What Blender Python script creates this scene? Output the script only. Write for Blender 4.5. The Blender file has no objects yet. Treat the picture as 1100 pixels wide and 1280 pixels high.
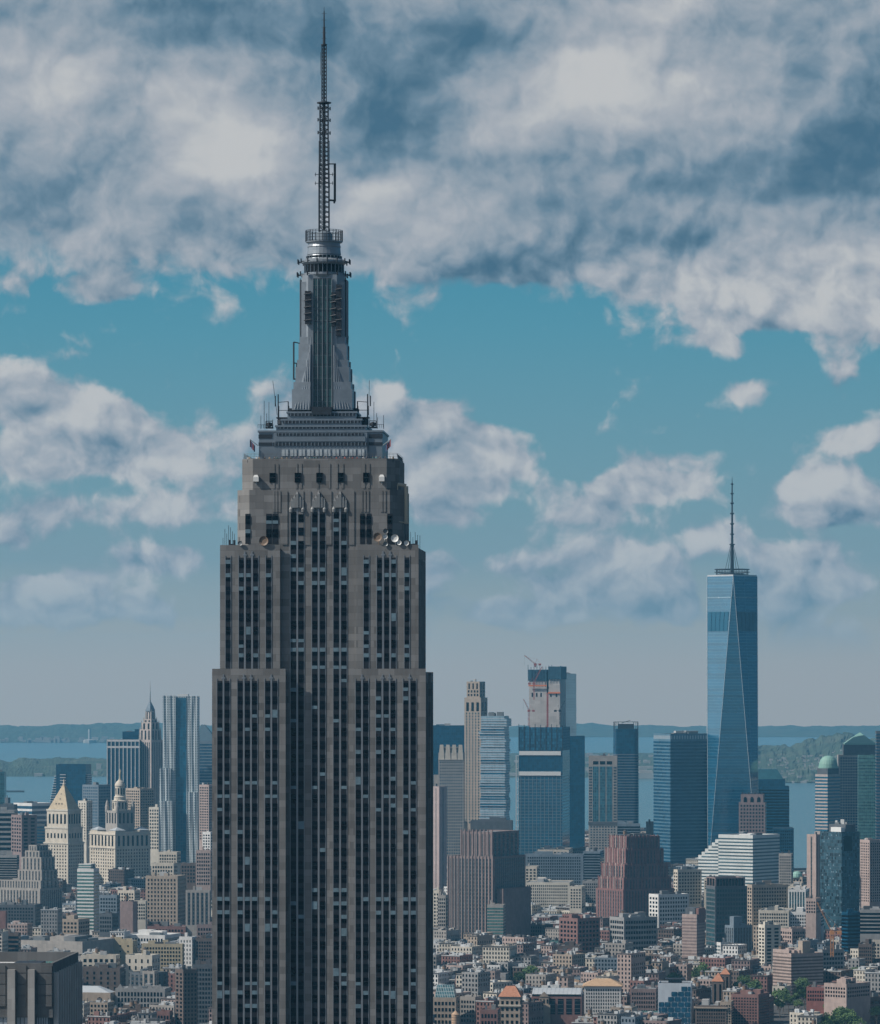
import bpy, math, random
from mathutils import Vector

# ---------------------------------------------------------------- camera
SC = bpy.context.scene
COL = SC.collection
CAM_Z = 259.0            # metres, an observation deck up the avenue
FPX = 5737.0             # focal length in photo pixels (frame 1100 x 1280)
HX, HY = 550.0, 850.0    # where the level line of sight meets the photo


def R(a):
    return math.radians(a)


cam_d = bpy.data.cameras.new("camera")
cam = bpy.data.objects.new("camera", cam_d)
COL.objects.link(cam)
cam.location = (0, 0, CAM_Z)
cam.rotation_euler = (R(90), 0, 0)
cam_d.sensor_fit = 'VERTICAL'
cam_d.sensor_height = 24.0
cam_d.lens = 24.0 * FPX / 1280.0
cam_d.shift_y = (HY - 640.0) / 1280.0
cam_d.clip_start = 1.0
cam_d.clip_end = 90000.0
SC.camera = cam

# ---------------------------------------------------------------- exposure
SC.view_settings.view_transform = 'Standard'
SC.view_settings.look = 'None'
SC.view_settings.exposure = 0.0
SC.view_settings.gamma = 1.0
SC.cycles.volume_bounces = 0
SC.cycles.max_bounces = 6
SC.cycles.diffuse_bounces = 2
SC.cycles.glossy_bounces = 3

# ---------------------------------------------------------------- sun
SUN_AZ, SUN_EL = 254.0, 43.0    # clockwise from straight ahead: from the left, a little behind
S = Vector((math.sin(R(SUN_AZ)) * math.cos(R(SUN_EL)), math.cos(R(SUN_AZ)) * math.cos(R(SUN_EL)), math.sin(R(SUN_EL))))
sun_d = bpy.data.lights.new("sun", 'SUN')
sun_d.energy = 5.0
sun_d.angle = R(0.53)
sun_d.color = (1.0, 0.93, 0.84)
sun = bpy.data.objects.new("sun", sun_d)
COL.objects.link(sun)
sun.rotation_euler = S.to_track_quat('Z', 'Y').to_euler()
sun.location = (-600, -300, 900)

# ---------------------------------------------------------------- sky and clouds (world)
world = bpy.data.worlds.new("World")
SC.world = world
world.use_nodes = True
WT = world.node_tree
WT.nodes.clear()


class NT:
    """Small helper to write node trees as expressions."""

    def __init__(self, tree):
        self.t = tree

    def n(self, kind, **kw):
        nd = self.t.nodes.new(kind)
        for k, v in kw.items():
            setattr(nd, k, v)
        return nd

    def put(self, sock, v):
        if hasattr(v, 'is_output') or isinstance(v, bpy.types.NodeSocket):
            self.t.links.new(v, sock)
        else:
            sock.default_value = v

    def math(self, op, a, b=0.0, c=0.0, clamp=False):
        nd = self.n('ShaderNodeMath', operation=op, use_clamp=clamp)
        self.put(nd.inputs[0], a)
        self.put(nd.inputs[1], b)
        self.put(nd.inputs[2], c)
        return nd.outputs[0]

    def vmath(self, op, a, b=(0, 0, 0), out=0, scale=None):
        nd = self.n('ShaderNodeVectorMath', operation=op)
        self.put(nd.inputs[0], a)
        self.put(nd.inputs[1], b)
        if scale is not None:
            self.put(nd.inputs['Scale'], scale)
        return nd.outputs[out]

    def noise(self, vec, scale, detail=4.0, rough=0.5, dist=0.0, out=0, dim='2D'):
        nd = self.n('ShaderNodeTexNoise', noise_dimensions=dim)
        self.put(nd.inputs['Vector'], vec)
        nd.inputs['Scale'].default_value = scale
        nd.inputs['Detail'].default_value = detail
        nd.inputs['Roughness'].default_value = rough
        nd.inputs['Distortion'].default_value = dist
        return nd.outputs[out]

    def ramp(self, fac, stops, interp='LINEAR'):
        nd = self.n('ShaderNodeValToRGB')
        nd.color_ramp.interpolation = interp
        el = nd.color_ramp.elements
        while len(el) < len(stops):
            el.new(0.5)
        for e, (p, c) in zip(el, stops):
            e.position = p
            e.color = tuple(c[:3]) + (1,)
        self.put(nd.inputs[0], fac)
        return nd.outputs[0]

    def mix(self, fac, a, b, mode='MIX'):
        nd = self.n('ShaderNodeMix', data_type='RGBA', blend_type=mode)
        self.put(nd.inputs[0], fac)
        for i, v in ((6, a), (7, b)):
            if isinstance(v, tuple) and len(v) == 3:
                v = v + (1,)
            self.put(nd.inputs[i], v)
        return nd.outputs[2]

    def smooth(self, v, a, b):
        nd = self.n('ShaderNodeMapRange', interpolation_type='SMOOTHSTEP')
        self.put(nd.inputs[0], v)
        nd.inputs[1].default_value = a
        nd.inputs[2].default_value = b
        return nd.outputs[0]

    def sep(self, v):
        return self.n('ShaderNodeSeparateXYZ'), self.put(self.t.nodes[-1].inputs[0], v)

    def comb(self, x, y, z=0.0):
        nd = self.n('ShaderNodeCombineXYZ')
        for i, v in enumerate((x, y, z)):
            self.put(nd.inputs[i], v)
        return nd.outputs[0]


def lin(r, g, b):
    f = lambda c: (c / 255 / 12.92) if c <= 10 else ((c / 255 + 0.055) / 1.055) ** 2.4
    return (f(r), f(g), f(b))


w = NT(WT)
tc = w.n('ShaderNodeTexCoord')
direc = w.vmath('NORMALIZE', tc.outputs['Generated'])
sp = w.n('ShaderNodeSeparateXYZ')
w.put(sp.inputs[0], direc)
az = w.math('ARCTAN2', sp.outputs[0], sp.outputs[1])
el = w.math('ARCSINE', sp.outputs[2])
K = 57.37                                   # hundredths of a radian-ish units: 1 unit = 100 photo pixels
P = w.comb(w.math('MULTIPLY', az, K), w.math('MULTIPLY', el, K), 0.0)
# gentle warp so cloud outlines billow
wn = w.noise(P, 0.6, 2, 0.5, 0.0, out=1)
wn2 = w.noise(P, 2.4, 3, 0.5, 0.0, out=1)
PW = w.vmath('ADD', P, w.vmath('MULTIPLY', w.vmath('SUBTRACT', wn, (.5, .5, .5)), (0.5, 0.26, 0)))
PW = w.vmath('ADD', PW, w.vmath('MULTIPLY', w.vmath('SUBTRACT', wn2, (.5, .5, .5)), (0.20, 0.12, 0)))

# where the cloud masses of this sky stand: (across, down, half width, half height, amount)
COVER = [
 (60,90,190,130,1.2),(130,210,250,105,1.1),(330,260,200,85,.9),(330,100,260,140,1.2),(560,100,250,140,1.2),
 (560,245,160,75,.9),(760,110,240,150,1.3),(960,80,200,130,1.2),(1060,60,150,120,1.0),(640,290,120,55,.8),(720,290,150,62,.9),
 (820,235,200,55,.9),(850,320,90,50,.8),(1080,170,120,85,1.0),(930,305,100,45,1.0),(1045,345,130,60,1.3),(950,385,95,28,1.0),(1080,395,70,30,.9),
 (140,362,50,16,.55),(0,375,16,28,.7),
 (15,490,65,38,1.0),(120,525,85,38,.9),(60,572,130,30,.8),(200,575,60,34,.7),(250,530,22,18,.5),(200,645,110,18,.6),(285,625,50,24,.4),
 (490,525,65,42,.9),(550,555,75,42,1.0),(612,582,52,34,.9),(365,505,36,48,.55),(540,600,110,20,.6),(320,560,30,30,.5),(690,622,18,18,.42),
 (880,432,28,16,.7),(925,490,38,20,.6),(1040,470,20,34,.52),(1095,505,22,15,.6),(1065,555,46,20,.85),(1040,625,66,32,1.15),
 (800,600,36,28,.85),(765,620,42,16,.8),(870,588,38,24,.75),(858,622,60,16,.75),(1000,718,56,26,.85),(975,755,70,30,.45),(1055,735,40,16,.45),
 (700,725,60,20,.8),(815,735,55,28,.95),(845,765,50,18,.45),(720,755,80,14,.45),
 (50,738,60,20,.85),(115,722,45,20,.8),(225,712,52,17,.9),(550,720,26,26,.75),(565,765,40,20,.3),(60,640,60,18,.3),(640,705,40,14,.3),
 (30,662,60,14,.7),(150,690,55,12,.6),(20,772,60,12,.6),(140,768,80,12,.55),(600,690,55,14,.6),(640,772,60,12,.6),(980,790,80,12,.55),(780,690,60,14,.6),(740,652,50,12,.6),(900,680,40,14,.6),(560,645,50,16,.6),(1060,690,50,14,.5)]
SHADE = [
 (265,35,120,42,-.62),(420,35,60,60,-.32),(500,140,85,55,-.55),(585,55,60,32,-.55),(30,250,110,50,-.35),(300,310,100,26,-.32),
 (1065,205,110,50,-.75),(900,225,150,20,-.5),(740,300,90,38,-.35),(640,215,140,16,-.3),(1010,80,26,36,-.35),(570,345,70,24,-.35),(1090,100,30,60,-.3),
 (870,300,40,28,-.4),(640,330,60,16,-.5),(30,20,40,20,-.2),
 (300,195,75,42,.62),(235,135,70,60,.28),(60,110,80,60,.28),(150,260,60,30,.15),(755,105,75,48,.55),(650,140,100,45,.35),(900,130,95,45,.3),(630,190,60,20,.25),
 (480,252,80,22,.42),(1015,378,110,24,.5),(950,285,50,25,.2),(1060,330,40,26,.3),(825,20,60,30,.3),(860,345,50,20,.2),(550,285,40,14,.2),
 (20,468,40,20,.42),(115,500,60,20,.35),(170,540,40,16,.2),(60,560,120,24,-.25),(120,600,120,16,.18),(220,590,50,18,.2),
 (625,578,40,26,.32),(500,490,50,20,.25),(500,550,70,24,-.2),(555,598,80,14,.25),(1040,612,56,22,.4),(1050,650,60,12,-.15),
 (795,592,30,22,.3),(870,585,36,20,.3),(850,622,55,12,.25),(1000,702,40,14,.3),(1060,548,40,14,.3),(925,488,30,14,.2),(880,430,24,12,.25),(805,722,40,14,.25),(225,706,40,12,.25),(60,735,60,14,.22),(200,640,90,14,.2),(700,720,40,12,.18)]


def gauss(rows, x, y):
    return sum(amt * (1.0 if max(rx, ry) > 90 else 1.35) * 0.25 ** (((x - cx) / max(24, rx * 1.12)) ** 2 + ((y - cy) / max(20, ry * 1.12)) ** 2) for cx, cy, rx, ry, amt in rows)


# the masses as latitude bands of the sky: each band one ramp across, red = cloud amount, green = tone
Y0, DY, NB, X0, DX = -40.0, 31.0, 28, -60.0, 39.5
spw = w.n('ShaderNodeSeparateXYZ')
w.put(spw.inputs[0], PW)
fx = w.math('MULTIPLY_ADD', spw.outputs[0], 100.0 / (31 * DX), (HX - X0) / (31 * DX))
fy = w.math('MULTIPLY_ADD', spw.outputs[1], -100.0 / DY, (HY - Y0) / DY)
acc = None
for i in range(NB):
    yy = Y0 + i * DY
    stops = [(k / 31, (min(1, gauss(COVER, X0 + k * DX, yy) / 1.5), min(1, max(0, 0.5 + 0.5 * (lambda g: g if g > 0 else .74 * g)(gauss(SHADE, X0 + k * DX, yy)))), 0)) for k in range(32)]
    col = w.ramp(fx, stops, 'CARDINAL')
    acc = col if acc is None else w.mix(w.smooth(fy, i - 1.0, float(i)), acc, col)
spf = w.n('ShaderNodeSeparateColor')
w.put(spf.inputs[0], acc)
cover = w.math('MULTIPLY', spf.outputs[0], 1.5)
tone0 = w.math('MULTIPLY_ADD', spf.outputs[1], 2.0, -0.45)

def puffs(vec):
    """Heaped cloud: soft noise with rounded cauliflower heads."""
    nd = w.n('ShaderNodeTexVoronoi', voronoi_dimensions='2D', feature='SMOOTH_F1', normalize=True)
    w.put(nd.inputs['Vector'], vec)
    nd.inputs['Scale'].default_value = 2.1
    nd.inputs['Detail'].default_value = 2.6
    nd.inputs['Roughness'].default_value = 0.52
    nd.inputs['Smoothness'].default_value = 0.35
    base = w.noise(vec, 1.0, 6, 0.52)
    return w.math('MULTIPLY_ADD', w.math('SUBTRACT', 0.42, nd.outputs['Distance']), 0.42, base)


billow = puffs(PW)
billow_off = puffs(w.vmath('ADD', PW, (-0.11, 0.17, 0)))
fine = w.noise(PW, 4.5, 5, 0.58)
# the rest of the dome carries the same broken cloud, away from the part of the sky ahead
side = w.smooth(w.math('ABSOLUTE', az), 0.16, 0.35)
high = w.smooth(el, 0.18, 0.30)
away = w.math('MAXIMUM', side, high)
dome = w.noise(direc, 3.2, 6, 0.58, dim='3D')
dome = w.math('MULTIPLY', w.smooth(dome, 0.46, 0.64), w.smooth(el, 0.11, 0.30))
upper = w.smooth(el, 0.082, 0.104)           # the soft deck overhead; crisp heaps below it
dens = w.math('MULTIPLY_ADD', w.math('SUBTRACT', billow, 0.5), w.math('MULTIPLY_ADD', upper, -0.45, 1.45), cover)
dens = w.math('MULTIPLY_ADD', upper, 0.10, dens)
dens = w.math('MULTIPLY_ADD', w.smooth(el, 0.104, 0.122), 0.42, dens)
dens = w.math('ADD', dens, w.math('MULTIPLY', w.math('SUBTRACT', fine, 0.5), 0.30))
alpha = w.mix(upper, w.smooth(dens, 0.28, 0.68), w.smooth(dens, 0.25, 0.85))
low_fade = w.math('MULTIPLY', w.math('MULTIPLY_ADD', w.smooth(el, 0.006, 0.030), 0.4, 0.6), w.smooth(el, 0.004, 0.015))
alpha = w.math('MULTIPLY', alpha, low_fade)
alpha = w.math('MULTIPLY', alpha, w.math('SUBTRACT', 1.0, away))
alpha = w.math('MULTIPLY_ADD', dome, w.math('MULTIPLY', away, 0.55), alpha, clamp=True)

relief = w.math('SUBTRACT', billow, billow_off)
tone = w.math('MULTIPLY_ADD', relief, w.math('MULTIPLY_ADD', upper, -0.90, 1.75), w.math('MULTIPLY_ADD', upper, -0.16, w.math('ADD', tone0, 0.16)))
tone = w.math('MULTIPLY_ADD', w.math('SUBTRACT', fine, 0.5), 0.16, tone)
tone = w.math('MULTIPLY_ADD', w.math('SUBTRACT', billow, 0.5), 0.30, tone)
cloud_col = w.ramp(w.math('MULTIPLY', tone, 0.8), [(0.0, lin(70, 106, 130)), (0.13, lin(86, 117, 138)), (0.27, lin(108, 134, 153)), (0.45, lin(142, 156, 169)), (0.66, lin(168, 174, 182)), (0.88, lin(190, 192, 194)), (1.0, lin(194, 195, 196))])

sky = w.n('ShaderNodeTexSky', sky_type='NISHITA')
sky.sun_disc = False
sky.sun_elevation = R(SUN_EL)
sky.sun_rotation = R(SUN_AZ)
sky.altitude = 260
sky.air_density = 1.2
sky.dust_density = 2.0
sky.ozone_density = 1.5
SKY_STR = 0.06
# summer haze towards the horizon
HAZE_DENS, HAZE_TOP, HAZE_END = 3.6e-5, 548.0, 29500.0
HAZE_LIT = (0.09, 0.275, 0.43)          # what a deep column of that haze shows


def behind_haze(c, e):
    """The clear sky's own colour, such that it shows as c once seen through the haze box."""
    t_ = math.exp(-HAZE_DENS * min(HAZE_END, (HAZE_TOP - CAM_Z) / max(e, 1e-4)))
    return tuple(max(0.0, min(1.0, (a - h * (1 - t_)) / t_)) for a, h in zip(c, HAZE_LIT))


SEEN = [(0.0, (146, 161, 172)), (0.022, (145, 161, 172)), (0.06, (140, 160, 172)), (0.09, (134, 158, 171)), (0.163, (118, 152, 169)), (0.24, (111, 151, 168)), (0.316, (104, 150, 168)), (0.47, (86, 146, 168)), (0.57, (74, 141, 166)), (0.87, (40, 127, 164))]
grad = w.ramp(w.math('MULTIPLY', el, 1 / 0.16), [(p, behind_haze(lin(*c), p * 0.16)) for p, c in SEEN])
bg_sky = w.n('ShaderNodeBackground')
w.put(bg_sky.inputs[0], sky.outputs[0])
bg_sky.inputs[1].default_value = SKY_STR
# hazy air is brighter towards the sun
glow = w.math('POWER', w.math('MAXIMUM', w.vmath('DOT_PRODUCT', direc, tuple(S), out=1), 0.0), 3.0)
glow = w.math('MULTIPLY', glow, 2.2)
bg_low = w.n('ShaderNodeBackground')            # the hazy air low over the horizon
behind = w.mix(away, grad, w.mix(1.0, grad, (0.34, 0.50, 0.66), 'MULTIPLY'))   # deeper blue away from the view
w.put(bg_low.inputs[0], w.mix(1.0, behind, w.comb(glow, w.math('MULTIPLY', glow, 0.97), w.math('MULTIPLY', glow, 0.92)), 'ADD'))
bg_cloud = w.n('ShaderNodeBackground')
w.put(bg_cloud.inputs[0], w.mix(w.math('MULTIPLY', away, 0.45), cloud_col, (0.10, 0.16, 0.22)))
ms1 = w.n('ShaderNodeMixShader')
w.put(ms1.inputs[0], w.smooth(el, 0.14, 0.4))
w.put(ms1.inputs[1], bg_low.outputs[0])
w.put(ms1.inputs[2], bg_sky.outputs[0])
ms2 = w.n('ShaderNodeMixShader')
w.put(ms2.inputs[0], alpha)
w.put(ms2.inputs[1], ms1.outputs[0])
w.put(ms2.inputs[2], bg_cloud.outputs[0])
wo = w.n('ShaderNodeOutputWorld')
w.put(wo.inputs[0], ms2.outputs[0])

# ---------------------------------------------------------------- helpers
rng = random.Random(11)


class MB:
    """Collects shapes; build() links them as ONE mesh object."""

    def __init__(self):
        self.v, self.f, self.m = [], [], []

    def quad(self, a, b, c, d, m=0):
        n = len(self.v)
        self.v += [a, b, c, d]
        self.f.append((n, n + 1, n + 2, n + 3))
        self.m.append(m)

    def poly(self, pts, m=0):
        n = len(self.v)
        self.v += pts
        self.f.append(tuple(range(n, n + len(pts))))
        self.m.append(m)

    def box(self, x0, x1, y0, y1, z0, z1, m=0, top=True, bottom=False):
        n = len(self.v)
        self.v += [(x0, y0, z0), (x1, y0, z0), (x1, y1, z0), (x0, y1, z0), (x0, y0, z1), (x1, y0, z1), (x1, y1, z1), (x0, y1, z1)]
        fs = [(0, 1, 5, 4), (1, 2, 6, 5), (2, 3, 7, 6), (3, 0, 4, 7)]
        if top:
            fs.append((4, 5, 6, 7))
        if bottom:
            fs.append((3, 2, 1, 0))
        for q in fs:
            self.f.append(tuple(n + i for i in q))
            self.m.append(m)

    def prism(self, pts, z0, z1, m=0, top=True, pts1=None):
        """Footprint pts (anticlockwise) raised from z0 to z1; pts1 = the outline at the top."""
        p1 = pts1 or pts
        n, k = len(self.v), len(pts)
        self.v += [(x, y, z0) for x, y in pts] + [(x, y, z1) for x, y in p1]
        for i in range(k):
            j = (i + 1) % k
            self.f.append((n + i, n + j, n + k + j, n + k + i))
            self.m.append(m)
        if top:
            self.f.append(tuple(n + k + i for i in range(k)))
            self.m.append(m)

    def parapet(self, x0, x1, y0, y1, z0, z1, lip=1.0, t=0.45, m=0):
        """Walls with an open top: outside up to z1, a coping, the inside down by lip."""
        o = [(x0, y0), (x1, y0), (x1, y1), (x0, y1)]
        i = [(x0 + t, y0 + t), (x1 - t, y0 + t), (x1 - t, y1 - t), (x0 + t, y1 - t)]
        for k in range(4):
            a, b, c, d = o[k], o[(k + 1) % 4], i[(k + 1) % 4], i[k]
            self.quad((*a, z0), (*b, z0), (*b, z1), (*a, z1), m)
            self.quad((*a, z1), (*b, z1), (*c, z1), (*d, z1), m)
            self.quad((*d, z1), (*c, z1), (*c, z1 - lip), (*d, z1 - lip), m)

    def lathe(self, prof, cx=0, cy=0, n=16, m=0, cap=True, a0=0.0):
        k = len(self.v)
        for r, z in prof:
            self.v += [(cx + r * math.cos(a0 + 2 * math.pi * i / n), cy + r * math.sin(a0 + 2 * math.pi * i / n), z) for i in range(n)]
        for j in range(len(prof) - 1):
            for i in range(n):
                a, b = k + j * n + i, k + j * n + (i + 1) % n
                self.f.append((a, b, b + n, a + n))
                self.m.append(m)
        if cap:
            self.f.append(tuple(k + (len(prof) - 1) * n + i for i in range(n)))
            self.m.append(m)

    def tube(self, p, q, r, n=5, m=0, r2=None):
        p, q = Vector(p), Vector(q)
        d = (q - p).normalized()
        u = d.orthogonal().normalized()
        v = d.cross(u)
        k = len(self.v)
        for c, rr in ((p, r), (q, r if r2 is None else r2)):
            for i in range(n):
                a = 2 * math.pi * i / n
                self.v.append(tuple(c + u * rr * math.cos(a) + v * rr * math.sin(a)))
        for i in range(n):
            self.f.append((k + i, k + (i + 1) % n, k + n + (i + 1) % n, k + n + i))
            self.m.append(m)
        self.f.append(tuple(k + n + i for i in range(n)))
        self.m.append(m)
        self.f.append(tuple(k + n - 1 - i for i in range(n)))
        self.m.append(m)

    def mesh(self, name, mats):
        me = bpy.data.meshes.new(name)
        me.from_pydata(self.v, [], self.f)
        for mt in (mats if isinstance(mats, (list, tuple)) else [mats]):
            me.materials.append(mt)
        if any(self.m):
            me.polygons.foreach_set('material_index', self.m)
        return me

    def build(self, name, mats, parent=None, loc=None, rz=None):
        return link(name, self.mesh(name, mats), parent, loc, rz)


def link(name, data, parent=None, loc=None, rz=None):
    o = bpy.data.objects.new(name, data)
    COL.objects.link(o)
    o.parent = parent
    if loc is not None:
        o.location = loc
    if rz is not None:
        o.rotation_euler = (0, 0, rz)
    return o


def tag(o, label=None, cat=None, group=None, kind=None):
    if label:
        o["label"] = label
    if cat:
        o["category"] = cat
    if group:
        o["group"] = group
    if kind:
        o["kind"] = kind
    return o


def thing(name, label, cat, loc, rz=0.0, group=None):
    return tag(link(name, None, None, loc, rz), label, cat, group)


def wx(px, d):
    return (px - HX) / FPX * d


def wz(py, d):
    return CAM_Z - (py - HY) / FPX * d


# ---------------------------------------------------------------- materials
MATS = {}


def new_mat(name):
    mt = bpy.data.materials.new(name)
    mt.use_nodes = True
    t = NT(mt.node_tree)
    bs = mt.node_tree.nodes['Principled BSDF']
    return mt, t, bs


def masonry(name, col, var=0.16, block=(6.0, 3.6), streak=0.12, rough=0.9, own=0.0):
    """Wall stone or brick: blocks of slightly different tone, rain streaks, grime; own = spread between buildings."""
    if name in MATS:
        return MATS[name]
    mt, t, bs = new_mat(name)
    tc = t.n('ShaderNodeTexCoord')
    ob = tc.outputs['Object']
    s = t.n('ShaderNodeSeparateXYZ')
    t.put(s.inputs[0], ob)
    flat = t.comb(t.math('MULTIPLY_ADD', s.outputs[1], 0.83, s.outputs[0]), s.outputs[2], 0.0)
    br = t.n('ShaderNodeTexBrick')
    t.put(br.inputs['Vector'], flat)
    br.inputs['Scale'].default_value = 1.0
    br.inputs['Brick Width'].default_value = block[0]
    br.inputs['Row Height'].default_value = block[1]
    br.inputs['Mortar Size'].default_value = 0.03
    br.inputs['Color1'].default_value = (1 - var,) * 3 + (1,)
    br.inputs['Color2'].default_value = (1 + var,) * 3 + (1,)
    br.inputs['Mortar'].default_value = (1 - var * 1.5,) * 3 + (1,)
    st = t.noise(t.vmath('MULTIPLY', ob, (0.55, 0.55, 0.03)), 1.0, 4, 0.6, dim='3D')
    big = t.noise(ob, 0.045, 4, 0.6, dim='3D')
    f = t.math('MULTIPLY_ADD', t.math('SUBTRACT', st, 0.5), streak * 3, 1.0)
    f = t.math('MULTIPLY_ADD', t.math('SUBTRACT', big, 0.5), 0.55, f)
    c = t.mix(1.0, br.outputs[0], (*col, 1), 'MULTIPLY')
    c = t.mix(1.0, c, t.comb(f, f, f), 'MULTIPLY')
    if own:
        oi = t.n('ShaderNodeObjectInfo')
        k = t.math('MULTIPLY_ADD', t.math('SUBTRACT', oi.outputs['Random'], 0.5), own, 1.0)
        c = t.mix(1.0, c, t.comb(k, k, k), 'MULTIPLY')
    t.put(bs.inputs['Base Color'], c)
    bs.inputs['Roughness'].default_value = rough
    bs.inputs['Specular IOR Level'].default_value = 0.25
    MATS[name] = mt
    return mt


def plain(name, col, rough=0.6, metal=0.0, var=0.25, scale=0.25, spec=0.4):
    if name in MATS:
        return MATS[name]
    mt, t, bs = new_mat(name)
    tc = t.n('ShaderNodeTexCoord')
    n = t.noise(tc.outputs['Object'], scale, 5, 0.6, dim='3D')
    k = t.math('MULTIPLY_ADD', t.math('SUBTRACT', n, 0.5), var * 2, 1.0)
    t.put(bs.inputs['Base Color'], t.mix(1.0, (*col, 1), t.comb(k, k, k), 'MULTIPLY'))
    bs.inputs['Roughness'].default_value = rough
    bs.inputs['Metallic'].default_value = metal
    bs.inputs['Specular IOR Level'].default_value = spec
    MATS[name] = mt
    return mt


def glass(name, col, rough=0.12, spec=0.5, pane=(1.5, 3.6), var=0.5, line=0.0, linecol=None, metal=0.0, own=0.0, ior=1.5, warp=0.12, tint=None):
    """Reflecting facade glass; panes differ a little in tone; line = width of the joints between panes."""
    if name in MATS:
        return MATS[name]
    mt, t, bs = new_mat(name)
    tc = t.n('ShaderNodeTexCoord')
    s = t.n('ShaderNodeSeparateXYZ')
    t.put(s.inputs[0], tc.outputs['Object'])
    flat = t.comb(t.math('MULTIPLY_ADD', s.outputs[1], 0.83, s.outputs[0]), s.outputs[2], 0.0)
    br = t.n('ShaderNodeTexBrick')
    br.offset = 0.0
    t.put(br.inputs['Vector'], flat)
    br.inputs['Scale'].default_value = 1.0
    br.inputs['Brick Width'].default_value = pane[0]
    br.inputs['Row Height'].default_value = pane[1]
    br.inputs['Mortar Size'].default_value = line
    br.inputs['Mortar Smooth'].default_value = 0.0
    br.inputs['Color1'].default_value = tuple(c * (1 - var) for c in col) + (1,)
    br.inputs['Color2'].default_value = tuple(c * (1 + var) for c in col) + (1,)
    br.inputs['Mortar'].default_value = tuple(linecol or col) + (1,)
    c = br.outputs[0]
    big = t.noise(tc.outputs['Object'], 0.03, 3, 0.6, dim='3D')
    k = t.math('MULTIPLY_ADD', t.math('SUBTRACT', big, 0.5), 0.8, 1.0)
    if own:
        oi = t.n('ShaderNodeObjectInfo')
        k = t.math('MULTIPLY', k, t.math('MULTIPLY_ADD', t.math('POWER', oi.outputs['Random'], 4.0), own, 1.0))
    c = t.mix(1.0, c, t.comb(k, k, k), 'MULTIPLY')
    t.put(bs.inputs['Base Color'], c)
    t.put(bs.inputs['Roughness'], t.math('MULTIPLY_ADD', br.outputs[1], 0.4, rough))
    bs.inputs['Specular IOR Level'].default_value = spec
    bs.inputs['Metallic'].default_value = metal
    bs.inputs['IOR'].default_value = ior
    if tint:
        bs.inputs['Specular Tint'].default_value = (*tint, 1)
    if warp:                                # panes hang a little out of true, so reflections break up
        bp = t.n('ShaderNodeBump')
        bp.inputs['Strength'].default_value = warp
        bp.inputs['Distance'].default_value = 1.0
        t.put(bp.inputs['Height'], t.noise(tc.outputs['Object'], 0.16, 3, 0.6, dim='3D'))
        t.put(bs.inputs['Normal'], bp.outputs[0])
    MATS[name] = mt
    return mt


def roofing(name, col):
    """Flat roof felt with patches, ponding rings and seams."""
    if name in MATS:
        return MATS[name]
    mt, t, bs = new_mat(name)
    tc = t.n('ShaderNodeTexCoord')
    ob = tc.outputs['Object']
    n1 = t.noise(ob, 0.12, 5, 0.65, dim='3D')
    oi = t.n('ShaderNodeObjectInfo')
    k = t.math('MULTIPLY_ADD', t.math('SUBTRACT', n1, 0.5), 1.2, t.math('MULTIPLY_ADD', oi.outputs['Random'], 0.7, 0.65))
    t.put(bs.inputs['Base Color'], t.mix(1.0, (*col, 1), t.comb(k, k, k), 'MULTIPLY'))
    bs.inputs['Roughness'].default_value = 0.85
    MATS[name] = mt
    return mt


LIME = masonry('grey_limestone', (0.170, 0.170, 0.170), 0.24, (4.5, 1.9), 0.20)
WIN = glass('window_glass', (0.0015, 0.003, 0.006), 0.08, 0.10, (50, 50), 0.3, own=2.0, warp=0)
WIND = glass('dark_window_glass', (0.001, 0.002, 0.004), 0.15, 0.12, (50, 50), 0.3, warp=0)
BLIND = plain('window_blind', (0.115, 0.185, 0.23), 0.7, 0, 0.6, 0.9)
SPAN = plain('spandrel_metal', (0.007, 0.010, 0.017), 0.55, 0.0, 0.35, 0.35)
NICK = plain('nickel_steel_trim', (0.26, 0.28, 0.305), 0.38, 0.5, 0.15, 0.3)
MASTA = plain('mast_aluminium', (0.225, 0.26, 0.295), 0.36, 0.3, 0.35, 0.35)
ALU = plain('weathered_aluminium', (0.18, 0.22, 0.26), 0.42, 0.35, 0.25, 0.3)
DKMET = plain('dark_steel', (0.03, 0.034, 0.042), 0.5, 0.4, 0.3, 0.5)
LVR = plain('dark_louver', (0.022, 0.03, 0.042), 0.6, 0.2, 0.3, 0.5)
TEALG = glass('teal_strip_glass', (0.020, 0.055, 0.058), 0.12, 0.6, (1.2, 3.2), 0.5, 0.10, (0.06, 0.09, 0.10))
WHITEP = plain('white_paint', (0.62, 0.63, 0.62), 0.5, 0, 0.12, 0.5)
STEEL = plain('galvanised_steel', (0.16, 0.175, 0.185), 0.5, 0.5, 0.2, 0.8)
BROWNP = plain('brown_dish_paint', (0.16, 0.115, 0.085), 0.6, 0, 0.15, 0.4)
CLOTH = plain('flag_cloth', (0.20, 0.06, 0.07), 0.8, 0, 0.5, 1.2)

# ================================================================ the great stone tower with the mast
EX, EY, EPSI = -32.2, 1275.0, R(2.8)
ec, es = math.cos(EPSI), math.sin(EPSI)
ESB = thing('art_deco_skyscraper', 'huge grey limestone art deco tower with stepped shoulders and a tall antenna mast', 'skyscraper', (EX, EY, 0), -EPSI)


def ex(px, ly):
    u = (px - HX) / FPX
    return (u * (EY + ly * ec) - EX - ly * es) / (ec + u * es)


def ez(py, ly):
    return wz(py, EY + ly)


ZA, ZB, ZC, ZD = ez(840, -21), ez(685, -19.7), ez(612, -17), ez(573, -17)
# stone body: one continuous stepped shaft, butted boxes without shared faces
b = MB()
YF, YB, YR = -19.6, 21.0, -16.9          # lower front, lower back, recess plane
xi0, xi1 = ex(357, YF), ex(437, YF)
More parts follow.
